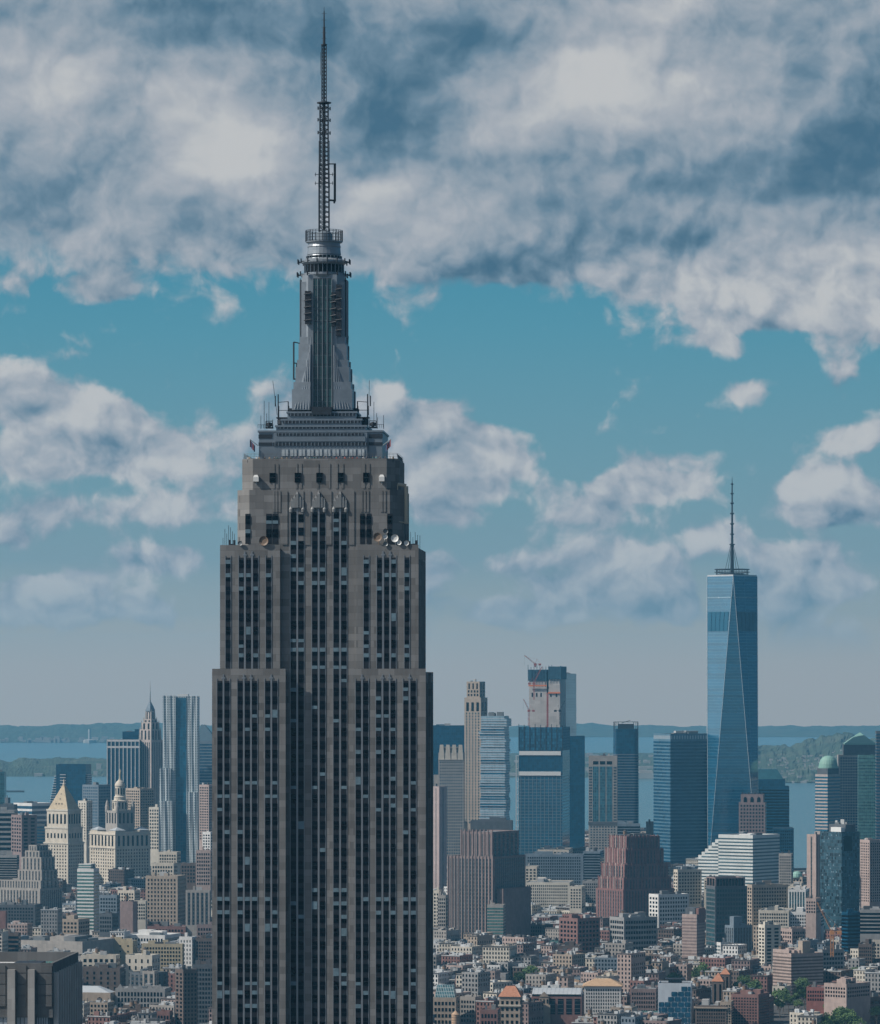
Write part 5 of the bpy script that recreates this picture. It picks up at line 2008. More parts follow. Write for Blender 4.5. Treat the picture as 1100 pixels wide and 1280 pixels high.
std('tan_setback_block', 'tan gridded block with a small raised tower, right of the ornate tiered tower', 'office building', 157, 175, 193, 985.5, 1035, 6000, 44, TAN, 'grid', (7, 14), bulk=3)
B = std('cream_plain_block', 'plain cream block at the left foot of the rippled tower', 'office building', 186, 199, 203, 1009, 1062, 5900, 24, IVORY, 'grid', (4, 12), bulk=2)

# ================================================================ middle distance, left of the great tower
# name, label, category, xl, xc, xr, ytop, ybottom, d, psi, wall, style, counts, extras
Z = dict
MID = [
 ('white_penthouse_block', 'low broad white block with dark window bands near the left edge', 'office building', 17, 40, 66, 1004, 1032, 5750, 44, WHITEB, 'bands', (4,), Z(bulk=2, win=NAVY)),
 ('grey_banded_block', 'grey banded block at the left edge below the water', 'office building', -12, 18, 19, 1013, 1064, 5500, 4, GREYC, 'bands', (8,), Z(bulk=3, depth=25)),
 ('dark_roof_block', 'dark flat block behind the grey banded block at the left edge', 'office building', -12, 18, 18, 1006, 1014, 5600, 3, SLATE, 'none', (), Z(bulk=2, depth=25)),
 ('mauve_brick_block', 'mauve brick block with pale grid strip left of the gold pyramid tower', 'office building', 14, 27, 46, 1019, 1066, 5400, 62, MAUVE, 'grid', (4, 10), Z(bulk=2)),
 ('slate_banded_block', 'dark slate banded block between the mauve block and the gold pyramid tower', 'office building', 40, 56, 59, 1030, 1066, 5450, 10, SLATE, 'bands', (9,), Z(bulk=2, win=NAVY)),
 ('round_banded_block', 'grey striped block below the mauve brick block at the left edge', 'apartment building', -8, 21, 24, 1069, 1102, 4900, 8, GREYC, 'bands', (10,), Z(bulk=2)),
 ('striped_side_block', 'grey block with long white bands beside the foot of the gold pyramid tower', 'office building', 40, 55, 58, 1064, 1096, 4950, 8, WHITEB, 'bands', (8,), Z(bulk=1)),
 ('white_slim_tower', 'white and pale teal banded apartment tower standing free, white roof house', 'apartment tower', 96.5, 117, 124, 1086, 1163, 4350, 15, WHITEB, 'bands', (17,), Z(bulk=1, win=GREENG, hf=.5)),
 ('tan_stepped_building', 'cream stepped upper block behind the ornate tan building', 'office building', 189, 217, 222, 1079, 1106, 4750, 12, CREAM, 'grid', (8, 5), Z(bulk=0)),
 ('tan_upper_block', 'cream narrow top block of the stepped pair, behind the ornate tan building', 'office building', 198, 221, 226, 1065, 1080, 4800, 12, CREAM, 'grid', (7, 3), Z(bulk=2)),
 ('ornate_tan_building', 'ornate tan brick building with arched upper rows and dark right side', 'office building', 182, 222, 233, 1095, 1158, 4400, 14, TAN, 'grid', (9, 12), Z(bulk=3, wf=.42)),
 ('striped_modern_block', 'pale block with dark vertical strips against the great stone tower', 'office building', 232, 262, 264, 1113, 1156, 4350, 6, WARMG, 'strips', (5,), Z(bulk=2)),
 ('pink_grid_block', 'pinkish gridded block with flat roof close to the great stone tower', 'office building', 245, 263, 266, 1063, 1107, 4850, 8, PINK, 'grid', (6, 9), Z(bulk=2)),
 ('dim_block', 'dim block with dark roof left of the pinkish gridded block', 'office building', 222, 245, 248, 1079, 1104, 4900, 8, BROWN, 'grid', (6, 5), Z(bulk=3)),
 ('white_ornate_block', 'small white ornate facade beside the ornate tan building', 'building', 167, 182, 184, 1126, 1150, 4300, 6, IVORY, 'grid', (5, 5), Z(bulk=1)),
 ('mauve_plain_slab', 'plain mauve party wall slab below the columned cream tower', 'building', 150, 166, 172, 1127, 1160, 4250, 20, MAUVE, 'none', (), Z(bulk=2, tank=1)),
 ('cream_low_block', 'low cream block with roof boxes under the columned cream tower', 'building', 147, 168, 175, 1113, 1128, 4500, 20, CREAM, 'grid', (6, 3), Z(bulk=4)),
 ('grey_low_block', 'low blue grey block right of the white banded tower', 'building', 124, 146, 150, 1119, 1140, 4450, 16, BLUEG, 'grid', (6, 4), Z(bulk=5)),
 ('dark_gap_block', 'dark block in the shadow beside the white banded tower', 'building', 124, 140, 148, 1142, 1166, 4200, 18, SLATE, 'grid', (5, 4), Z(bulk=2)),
 ('navy_row_block', 'dark blue grey front with small windows below the stepped deco block', 'office building', -10, 44, 52, 1131, 1163, 4400, 8, SLATE, 'grid', (14, 7), Z(bulk=4, tank=1)),
 ('rust_edge_block', 'rust brick block at the left edge', 'building', -14, 7, 9, 1139, 1168, 4250, 8, RUST, 'none', (), Z(bulk=1)),
 ('brown_banded_block', 'brown block with long dark window bands at the left edge', 'building', -12, 23, 26, 1166, 1196, 4000, 8, BROWN, 'bands', (5,), Z(bulk=3)),
 ('tan_warehouse', 'broad tan grey warehouse with a cluttered roof, behind the dark ribbed tower', 'warehouse', 25, 103, 150, 1177, 1212, 4050, 24, WARMG, 'none', (), Z(bulk=11, tank=3)),
 ('dark_sided_warehouse', 'tan block with cluttered roof and tank behind the broad tan warehouse', 'warehouse', 60, 98, 112, 1149, 1172, 4300, 22, TAN, 'grid', (8, 4), Z(bulk=4, tank=2)),
 ('yellow_stepped_building', 'yellow brick building with a stepped gable top', 'building', 135, 166, 172, 1176, 1200, 4100, 14, YELL, 'grid', (3, 3), Z(bulk=2, tank=1, wf=.2, hf=.3)),
 ('yellow_gridded_building', 'yellow brick building with a grid of windows and grey roof', 'building', 177, 228, 230, 1180, 1212, 4050, 6, YELL, 'grid', (13, 6), Z(bulk=4)),
 ('white_party_wall', 'white walled building with small dark windows beside the yellow gridded one', 'building', 224, 240, 246, 1171, 1206, 4100, 20, WHITEB, 'grid', (4, 6), Z(bulk=2, wf=.3)),
 ('white_long_roof', 'long white upper storey behind the yellow buildings', 'building', 152, 206, 226, 1169, 1185, 4200, 18, WHITEB, 'grid', (14, 2), Z(bulk=5, roof=ROOFP)),
 ('red_low_row', 'long low brick red row below the ornate tan building', 'building', 165, 232, 240, 1158, 1176, 4350, 10, RUST, 'grid', (16, 3), Z(bulk=6, tank=2)),
 ('maroon_side_block', 'maroon block squeezed against the great stone tower', 'building', 246, 268, 270, 1156, 1176, 4300, 6, MAUVE, 'grid', (6, 3), Z(bulk=2)),
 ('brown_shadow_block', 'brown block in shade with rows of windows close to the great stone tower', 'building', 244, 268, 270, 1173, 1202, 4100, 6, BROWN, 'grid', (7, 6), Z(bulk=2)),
 ('pale_loft', 'pale cream loft building with few windows and roof tank', 'loft building', 157, 190, 200, 1194, 1232, 3850, 16, IVORY, 'grid', (4, 4), Z(bulk=3, tank=1, wf=.25)),
 ('cream_penthouse_block', 'cream block behind the long brown front with two rows of windows', 'building', 101, 145, 150, 1194, 1212, 3850, 8, CREAM, 'grid', (6, 2), Z(bulk=4, tank=1)),
 ('long_brown_front', 'long brown front with a single tall row of dark windows and dark roof edge', 'building', 94, 150, 156, 1210, 1246, 3750, 8, BROWN, 'grid', (6, 5), Z(bulk=5, roof=ROOFD, wf=.25)),
 ('pale_pilaster_block', 'dim block with a pale pier strip beside the pale cream loft', 'building', 162, 180, 210, 1216, 1250, 3720, 50, SLATE, 'strips', (3,), Z(bulk=3)),
 ('pale_strip_block', 'pale narrow block with dark strips in front of the dim block', 'building', 178, 193, 198, 1214, 1250, 3700, 20, WARMG, 'strips', (2,), Z(bulk=1)),
 ('grey_gothic_row', 'grey stone row with pointed gables and narrow windows', 'building', 144, 206, 214, 1236, 1262, 3600, 8, GREYC, 'grid', (14, 3), Z(bulk=4, hf=.7)),
 ('tan_hall', 'tan hall with arched opening behind the dark ribbed tower', 'hall', 90, 138, 146, 1241, 1290, 3600, 14, TAN, 'none', (), Z(bulk=2)),
 ('teal_scaffold_block', 'teal netted low block under the tan hall', 'building', 106, 142, 146, 1258, 1290, 3400, 8, TEAL, 'none', (), Z(bulk=3)),
 ('brown_low_block', 'low dark brown block with tanks at the bottom of the view', 'building', 146, 190, 196, 1261, 1295, 3400, 8, BROWN, 'grid', (10, 4), Z(bulk=4, tank=2)),
 ('rust_low_house', 'small rust brick house beside the tall brown apartment block', 'house', 192, 212, 216, 1264, 1295, 3350, 8, RUST, 'grid', (5, 3), Z(bulk=2)),
 ('tall_brown_block', 'tall brown apartment block with a white strip on its left edge', 'apartment building', 219, 229, 247, 1212, 1300, 3350, 60, BROWN, 'grid', (2, 15), Z(bulk=3, wf=.5, ny=4)),
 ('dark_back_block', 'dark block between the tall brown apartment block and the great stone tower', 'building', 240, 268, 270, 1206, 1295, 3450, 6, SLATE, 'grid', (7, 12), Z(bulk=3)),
 # right of the great tower, upper belt
 ('tall_mauve_tower', 'mauve brown stepped brick tower with pale vertical piers, largest of the brick towers', 'office tower', 559, 617, 657, 1071, 1184, 4350, 30, MAUVE, 'strips', (13,), Z(bulk=4, tank=1)),
 ('pale_green_front_block', 'slim block with pale green window front before the mauve brick tower', 'building', 609, 629, 632, 1131, 1184, 4300, 8, WARMG, 'bands', (13,), Z(bulk=3, win=GREENG)),
 ('white_grid_slab', 'long white and blue gridded slab block with tan roof houses', 'apartment building', 656, 729, 733, 1068, 1112, 5150, 4, BLUEG, 'grid', (24, 11), Z(bulk=3, win=WIN, depth=26)),
 ('tan_roof_tower', 'tan square roof tower above the white gridded slab block', 'office building', 672, 711, 716, 1062, 1070, 5300, 6, CREAM, 'grid', (8, 2), Z(bulk=3)),
 ('blue_side_block', 'blue grey block right of the white gridded slab block', 'office building', 729, 750, 755, 1064, 1100, 5250, 8, BLUEG, 'bands', (10,), Z(bulk=3)),
 ('tan_tall_end', 'tan narrow tall block at the left end of the beige gridded building', 'building', 656, 671, 674, 1083, 1108, 4950, 8, CREAM, 'grid', (3, 6), Z(bulk=1)),
 ('beige_gridded_building', 'beige broad building with a regular grid of small windows and cornice', 'office building', 656, 712, 717, 1103, 1148, 4850, 6, IVORY, 'grid', (21, 11), Z(bulk=4, wf=.5)),
 ('ivory_small_block', 'small ivory block with narrow windows left of the red stepped building', 'building', 712, 727, 732, 1108, 1136, 4750, 10, IVORY, 'grid', (4, 7), Z(bulk=2)),
 ('grey_grid_block', 'grey gridded block left of the red stepped building', 'building', 728, 748, 752, 1101, 1146, 4900, 8, GREYC, 'grid', (7, 12), Z(bulk=2)),
 ('cream_grid_block', 'cream block with rows of dark windows right of the red stepped building', 'building', 842, 847, 877, 1087, 1131, 4750, 66, CREAM, 'grid', (2, 10), Z(bulk=3, ny=8)),
 ('white_penthouse_offices', 'pale grey block with white roof tower and rows of windows', 'office building', 811, 823, 861, 1118, 1162, 4500, 62, WHITEB, 'grid', (3, 8), Z(bulk=4, ny=11)),
 ('concrete_grid_loft', 'wide grey concrete loft with large dark gridded windows', 'loft building', 762, 780, 822, 1147, 1202, 4200, 60, GREYC, 'grid', (6, 8), Z(bulk=6, tank=1, wf=.7, ny=12)),
 ('tan_pink_slim_tower', 'slim tan pink tower with long brown window slots and black roof box', 'apartment tower', 852.5, 871, 881, 1143, 1210, 4150, 28, PINK, 'bands', (15,), Z(bulk=1, win=MAUVE, hf=.4)),
 ('dark_green_glass_block', 'dark green glass block with a bold black grid front and mauve cap', 'office building', 882.5, 894, 934, 1108, 1194, 4250, 74, SLATE, 'grid', (5, 15), Z(bulk=2, win=TEAL, wf=.82, hf=.66, ny=11)),
 ('tan_side_block', 'tan gridded block right of the dark green glass block', 'building', 934, 940, 985, 1106, 1158, 4350, 72, TAN, 'grid', (2, 11), Z(bulk=4, ny=13)),
 ('steel_blue_building', 'blue grey building with raised roof tower and pale skirt', 'building', 906, 917, 940, 1157, 1196, 4150, 58, BLUEG, 'strips', (4,), Z(bulk=3)),
 ('white_glass_loft', 'small white framed glass loft below the dark green glass block', 'loft building', 893, 901, 916, 1178, 1208, 4150, 56, WHITEB, 'grid', (4, 6), Z(bulk=2, win=TEAL, wf=.6)),
 ('cream_long_building', 'cream long building with a red cornice and two rows of windows', 'building', 917, 948.5, 953, 1196, 1222, 4000, 10, CREAM, 'grid', (10, 3), Z(bulk=3, tank=1, hf=.6)),
 ('brown_tall_slab', 'tall slab, ivory left strip and dark brown front, beside the cream long building', 'apartment building', 948, 956, 976, 1156, 1232, 3900, 62, IVORY, 'grid', (2, 16), Z(bulk=3, ny=2)),
 ('pink_front_block', 'pink block with rows of windows right of the tall brown slab', 'building', 975, 990, 1018, 1161, 1195, 4250, 58, PINK, 'grid', (5, 6), Z(bulk=3, ny=9)),
 ('stepped_pink_apartments', 'long pinkish brick apartment block with lit left side and stepped parapet', 'apartment building', 966, 989, 1029, 1192, 1250, 3720, 58, PINK, 'bands', (13,), Z(bulk=5, tank=1, win=BROWN, hf=.45)),
 ('grey_construction_block', 'grey unfinished block with open gridded floors under the orange crane', 'building', 1022, 1028, 1055, 1187, 1230, 3900, 66, GREYC, 'grid', (2, 7), Z(bulk=4, wf=.7, ny=7)),
 ('navy_shadow_block', 'dark navy block in shade below the dark mosaic tower', 'office building', 1052, 1060, 1075, 1140, 1220, 4050, 60, NAVY, 'bands', (16,), Z(bulk=2)),
 ('grey_banded_offices', 'grey banded office block under the pink tower at the right edge', 'office building', 1074, 1104, 1106, 1137, 1168, 4100, 6, GREYC, 'bands', (6,), Z(bulk=4, depth=30)),
 ('dark_right_block', 'dark mauve block with small windows near the right edge', 'building', 1073, 1090, 1094, 1180, 1222, 3950, 10, BROWN, 'grid', (6, 9), Z(bulk=3)),
 ('cream_edge_building', 'cream building with dark windows cut by the right edge', 'building', 1091, 1112, 1114, 1176, 1220, 4000, 6, CREAM, 'grid', (5, 9), Z(bulk=2)),
 ('white_row_building', 'row of low cream white fronts below the dark mosaic tower', 'building', 948, 986, 992, 1138, 1158, 4300, 10, IVORY, 'grid', (12, 4), Z(bulk=5)),
 ('white_long_block', 'white grey long block beside the cream white fronts', 'building', 986, 1024, 1030, 1140, 1160, 4300, 10, WHITEB, 'grid', (12, 4), Z(bulk=5)),
 ('teal_roof_block', 'pale block with a teal glazed roof storey left of the dark mosaic tower', 'building', 985, 1007, 1012, 1112, 1140, 4350, 10, WHITEB, 'strips', (6,), Z(bulk=2, win=TEAL)),
 ('peach_block', 'peach coloured block in front of the slender pink tower', 'building', 1007, 1020, 1026, 1123, 1142, 4200, 20, PINK, 'grid', (4, 4), Z(bulk=2)),
 ('tan_old_block', 'tan old building between green domed building and white stepped block', 'building', 978, 1004, 1012, 1108, 1124, 4700, 16, CREAM, 'grid', (8, 4), Z(bulk=4)),
 ('cream_corner_block', 'cream corner block in front of the white stepped block', 'building', 880, 893, 898, 1098, 1112, 4750, 12, CREAM, 'grid', (4, 4), Z(bulk=2)),
 ('grey_roof_block', 'dim grey low block at the foot of the beige gridded building', 'building', 662, 702, 706, 1145, 1172, 4700, 6, BLUEG, 'none', (), Z(bulk=4)),
 ('brick_stepped_block', 'red brick stepped block with darker right half', 'building', 699, 722, 750, 1148, 1200, 4200, 48, RUST, 'grid', (5, 9), Z(bulk=4, ny=6)),
 ('brown_banded_cube', 'brown cube building with long horizontal bands', 'building', 697, 724, 727, 1182, 1212, 4100, 6, BROWN, 'bands', (7,), Z(bulk=3, win=MAUVE, hf=.35)),
 ('teal_small_block', 'small teal green block left of the brown cube building', 'building', 687, 698, 702, 1176, 1198, 4200, 10, GREENG, 'bands', (4,), Z(bulk=2)),
 ('white_twin_block', 'white block with small windows, taller left half of a white pair', 'building', 758, 779, 782, 1188, 1212, 4100, 6, WHITEB, 'grid', (6, 5), Z(bulk=3, wf=.35)),
 ('white_low_twin', 'white lower block with a row of windows, right half of the white pair', 'building', 781, 804, 807, 1192, 1210, 4110, 6, WHITEB, 'grid', (7, 3), Z(bulk=2, wf=.3)),
 ('grey_mid_block', 'blue grey block with a small gabled top right of the pale green front', 'building', 640, 664, 671, 1178, 1202, 4200, 14, BLUEG, 'grid', (6, 4), Z(bulk=4)),
 ('white_corner_house', 'white blank corner house among the low roofs', 'house', 649, 660, 665, 1204, 1220, 3980, 30, WHITEB, 'none', (), Z(bulk=1)),
 ('rose_wall_house', 'rose red walled house among the low roofs', 'house', 608, 622, 625, 1203, 1224, 3970, 8, RED, 'none', (), Z(bulk=1)),
 ('cream_left_tower', 'cream narrow building against the right side of the great stone tower', 'building', 538, 549, 553, 1113, 1186, 4400, 20, IVORY, 'grid', (3, 16), Z(bulk=2)),
 ('pale_left_tower', 'pale narrow building behind the cream one beside the great stone tower', 'building', 547, 557, 560, 1119, 1186, 4300, 14, WARMG, 'grid', (4, 14), Z(bulk=2)),
 ('grey_flat_slab', 'grey blank party wall rising among the low roofs', 'building', 618, 632, 636, 1217, 1240, 3780, 14, GREYC, 'none', (), Z(bulk=1)),
 ('teal_glazed_offices', 'tan building with a teal glazed upper storey beside the great stone tower', 'office building', 541, 570, 574, 1247, 1284, 3430, 8, TAN, 'grid', (6, 4), Z(bulk=3, wf=.6)),
 ('ornate_grey_roof_house', 'pale ornate house with grey roofs right of the teal glazed offices', 'house', 575, 594, 602, 1246, 1284, 3450, 20, WARMG, 'grid', (5, 5), Z(bulk=4)),
 ('red_brick_low', 'low red brick house with two arched windows at the bottom', 'house', 600, 622, 626, 1262, 1292, 3350, 8, RUST, 'grid', (5, 3), Z(bulk=2)),
 ('maroon_brick_offices', 'maroon brick building with green trimmed roof and bands of windows', 'office building', 788, 820, 824, 1236, 1272, 3500, 6, MAUVE, 'grid', (10, 6), Z(bulk=3, wf=.5)),
 ('mint_roof_shed', 'low building with a mint green roof at the bottom', 'building', 780, 822, 824, 1270, 1292, 3400, 4, GREENG, 'none', (), Z(bulk=1)),
 ('red_brown_apartments', 'red brown apartment block with regular rows of windows at the bottom', 'apartment building', 914, 948, 962, 1243, 1300, 3420, 22, RUST, 'grid', (9, 10), Z(bulk=5, tank=1)),
 ('tan_apartments', 'tan apartment block between two brown ones at the bottom', 'apartment building', 900, 914, 917, 1252, 1300, 3400, 10, TAN, 'grid', (4, 9), Z(bulk=2)),
 ('brick_low_row', 'low red brick row with pale roof by the trees at the right', 'house', 1008, 1031, 1036, 1234, 1252, 3520, 12, RED, 'grid', (7, 3), Z(bulk=3)),
 ('pink_low_row', 'low pink brick row right of the red brick row', 'house', 1030, 1058, 1088, 1230, 1248, 3420, 40, PINK, 'grid', (8, 3), Z(bulk=6)),
 ('tan_corner_house', 'tan corner house behind the trees at the right', 'house', 1046, 1058, 1072, 1241, 1264, 3480, 42, TAN, 'grid', (4, 4), Z(bulk=2)),
 ('brown_right_row', 'brown row with tan fronts at the lower right edge', 'house', 1063, 1082, 1112, 1247, 1278, 3460, 40, BROWN, 'grid', (6, 4), Z(bulk=4)),
 ('tan_edge_tower', 'tan narrow tower at the right edge above the brown row', 'building', 1083, 1098, 1101, 1219, 1246, 3600, 10, TAN, 'strips', (3,), Z(bulk=1)),
]
BY = {}
for row in MID:
    a, kw = row[:13], dict(row[13])
    BY[row[0]] = std(*a[:12], a[12], **kw)

# extra shape on some of them
B = BY['tall_mauve_tower']
f = B.full()
for i in range(14):
    m = MB()
    x = f[0] + B.w * (.02 + .96 * i / 13)
    m.box(x - .42, x + .42, f[2] - .75, f[2] + .1, 0, B.h + (1.2 if i % 2 else .4))
    m.build('pier', masonry('pale_mauve_brick', (.25, .20, .19), .1), B.o)
u0, u1 = B.fx(574), f[1] - 4
B.body((u0, u1, f[2] + 4, f[3] - 6), B.h - 1.1, B.z(1040), MAUVE)
B.strips((u0, u1, f[2] + 4, f[3] - 6), B.h, B.z(1043), 12, STRIPG, .45, 6, 'FR')
for i in range(9):
    x = u0 + (u1 - u0) * i / 8
    B.block((x - .6, x + .6, f[2] + 3.3, f[2] + 4.4), B.h, B.z(1037.5), MAUVE, 'pier')
B.body((f[1] + .02, f[1] + 7, f[2] + 6, f[3] - 2), 0, B.z(1111), MAUVE)
B.body((f[0] - 1.5, f[0] - .02, f[2] + 3, f[3] - 6), 0, B.z(1111), MAUVE)

B = Bldg('red_stepped_building', 'red brown brick ziggurat stepping up in many setbacks, lit on its left side', 'office building', 745, 779, 843, 1112, 4600, 58)
f = B.full()
REDZ = masonry('red_ziggurat_brick', (.185, .10, .095), .12, (2, 3))
B.body(f, 0, B.h, REDZ)
B.strips(f, B.z(1150), B.z(1114), 10, STRIPG, .38, 16, 'FR')
zp = B.h
for ins, y in ((2.5, 1098), (5.5, 1081), (9.5, 1062), (13.0, 1046)):
    r = B.inset(ins * .7, ins * .7, ins * .8, ins * .9)
    B.body(r, zp - 1.0, B.z(y), REDZ)
    B.strips(r, zp + .4, B.z(y) - 1.6, max(5, int(10 - ins / 4)), STRIPG, .36, max(6, int(15 - ins / 3)), 'FR')
    for i in range(9):
        x = r[0] + (r[1] - r[0]) * i / 8
        B.block((x - .5, x + .5, r[2] - .5, r[2] + .3), zp, B.z(y) + 1.2, PINK if i % 2 else REDZ, 'pier')
        yy = r[2] + (r[3] - r[2]) * (i + .5) / 9
        B.block((r[1] - .3, r[1] + .5, yy - .5, yy + .5), zp, B.z(y) + 1.2, REDZ, 'pier')
    zp = B.z(y)
B.rooftop(r, zp - 1.1, 5, 1)
B.done()

B = Bldg('stepped_deco_block', 'grey art deco block with a stepped tower and many vertical window strips at the left', 'office building', -14, 50, 78, 1111, 4600, 30)
f = B.full()
B.body(f, 0, B.h, WARMG)
B.strips(f, B.z(1145), B.h - 2, 15, STRIPG, .42, 10, 'FR')
zp = B.h
for x0, x1, y in ((-10, 62, 1101), (18, 50, 1088), (21, 46, 1072), (25, 43, 1064), (29, 39, 1057)):
    r = (B.fx(x0), min(f[1] - 2, B.fx(x1)), f[2] + 3 + (1111 - y) * .12, f[3] - 3 - (1111 - y) * .12)
    B.body(r, zp - 1.0, B.z(y), WARMG)
    B.strips(r, zp + .3, B.z(y) - 1.2, max(3, int((x1 - x0) / 4.5)), STRIPG, .4, 4, 'FR')
    zp = B.z(y)
m = MB()
m.box(B.fx(34) - 1.6, B.fx(34) + 1.6, r[2] - .4, r[2] + .1, B.z(1073), B.z(1066))
m.build('dark_opening', WIND, B.o)
B.done()

B = BY['white_slim_tower']
f = B.full()
B.body(B.inset(1, 3, 1, 2), B.h - 1, B.z(1080), WHITEB, ROOFP)
B.bands(B.inset(1, 3, 1, 2), B.h, B.z(1080.5), 2, GREENG, .5)
B = BY['dark_green_glass_block']
f = B.full()
B.body(B.inset(1, .1, 0.1, 2), B.h - 1, B.z(1097), MAUVE)
B.strips(B.inset(1, .1, .1, 2), B.h + .3, B.z(1098.5), 3, WIND, .8, 9, 'FR')
B = BY['tan_pink_slim_tower']
B.block(B.inset(2, 3, 3, 4), B.h - 1, B.z(1135), SLATE)
B.block((B.full()[1] - 2.2, B.full()[1] + .4, -B.l / 2 + 3, B.l / 2), B.h - 8, B.z(1135.5), RUST, 'side_wall')
B = BY['steel_blue_building']
B.block(B.inset(B.w * .25, B.w * .3, B.l * .15, B.l * .4), B.h - 1, B.z(1146), BLUEG, 'roof_tower')
B = BY['stepped_pink_apartments']
f = B.full()
for i in range(5):
    t_ = i / 5
    B.block((f[0] + .3, f[1] - 3, f[2] + B.l * t_ * .8, f[2] + B.l * (t_ * .8 + .08)), B.h - .9, B.h + 2.6 - .2 * i, PINK, 'parapet_step')
B.block((f[1] - 7, f[1] - 1, -4, 4), B.h - 1, B.z(1177), TAN, 'tank_house')
B = BY['cream_long_building']
m = MB()
m.box(B.full()[0] - .6, B.full()[1] + .6, B.full()[2] - .6, B.full()[3] + .6, B.h - 2.6, B.h - 1.2, 0, True, True)
m.build('cornice', RUST, B.o)
B = BY['yellow_stepped_building']
for i, (a_, b_) in enumerate(((.12, .7), (.25, .55))):
    B.block((B.full()[0] + B.w * a_, B.full()[0] + B.w * b_, B.full()[2] + .05, B.full()[2] + .8), B.h + 1.6 * i, B.h + 1.6 * (i + 1), YELL, 'gable_step')
B = BY['tan_hall']
f = B.full()
m = MB()
m.prism([(f[0], f[2] + .6), (f[1], f[2] + .6), (f[1], f[3]), (f[0], f[3])], B.h - .6, B.h + 4.2, pts1=[(f[0], f[3] - 6), (f[1] - 14, f[3] - 6), (f[1] - 14, f[3]), (f[0], f[3])])
m.build('sloped_roof', LEAD, B.o)
x = f[0] + B.w * .72
m = MB()
m.poly([(x + dx, f[2] - .2, B.h - dz) for dx, dz in ((-2.2, 9), (2.2, 9), (2.2, 5.5), (1.5, 4.2), (0, 3.5), (-1.5, 4.2), (-2.2, 5.5))])
m.build('arched_window', WIND, B.o)
B = BY['grey_gothic_row']
f = B.full()
for i in range(5):
    x = f[0] + B.w * (i + .5) / 5
    m = MB()
    m.prism([(x - 2.6, f[2] + .1), (x + 2.6, f[2] + .1), (x + 2.6, f[2] + 1.5), (x - 2.6, f[2] + 1.5)], B.h - .2, B.h + 3.4, pts1=[(x - .2, f[2] + .1), (x + .2, f[2] + .1), (x + .2, f[2] + 1.5), (x - .2, f[2] + 1.5)])
    m.build('gable', GREYC, B.o)
B = BY['teal_glazed_offices']
f = B.full()
m = MB()
m.prism([(f[0] + 1, f[2] + 1.5), (f[1] - 1, f[2] + 1.5), (f[1] - 1, f[3] - 4), (f[0] + 1, f[3] - 4)], B.h - 1, B.z(1232), pts1=[(f[0] + 2.5, f[2] + 5), (f[1] - 2.5, f[2] + 5), (f[1] - 2.5, f[3] - 7), (f[0] + 2.5, f[3] - 7)])
m.build('glazed_storey', glass('skylight_glass', (.05, .12, .14), .15, .6, (1.8, 2.6), .5, .2, (.3, .36, .37)), B.o)
B = BY['red_brick_low']
B = BY['wide_banded_tower'] if 'wide_banded_tower' in BY else B

# ---- one-off fronts at the bottom of the view
B = Bldg('honeycomb_front_building', 'white panelled building with blue windows in a staggered honeycomb pattern', 'office building', 822.5, 864, 866, 1229, 3420, 5, 26)
f = B.full()
B.body(f, 0, B.h, masonry('white_tile_panel', (.50, .55, .60), .05, (3, 7), .05), ROOFD)
rows = 9
rh = 3.9
for k in range(rows):
    z = B.h - 2.2 - rh * (k + 1)
    n = 5
    cw = B.w / n
    for i in range(n + 1):
        x = f[0] + cw * (i + (.5 if k % 2 else 0)) - cw * .5
        if k < 3 and x < f[0] + B.w * (.52 - .17 * k):
            continue
        x0, x1 = max(f[0] + .5, x), min(f[1] - .4, x + cw * .93)
        if x1 - x0 < 1.2:
            continue
        m = MB()
        c_ = min(.2, (x1 - x0) * .08)
        pts = [(x0 + c_, z), (x1 - c_, z), (x1, z + rh * .45), (x1 - c_, z + rh * .91), (x0 + c_, z + rh * .91), (x0, z + rh * .45)]
        m.poly([(p, f[2] - .18, q) for p, q in pts])
        m.build('honeycomb_window', glass('honeycomb_glass', (.012, .07, .13), .1, .6, (1.3, 2), .4, .03), B.o)
m = MB()
m.box(-5, 5, -4, 4, B.h - 1.1, B.h + 1.2)
m.box(-7.5, 7.5, -5, 5, B.h + 2.0, B.h + 2.8, 0, True, True)
m.tube((-3, 0, B.h + 1), (-3, 0, B.h + 2.2), .3)
m.tube((3, 0, B.h + 1), (3, 0, B.h + 2.2), .3)
m.build('roof_canopy', DKMET, B.o)
B.done()

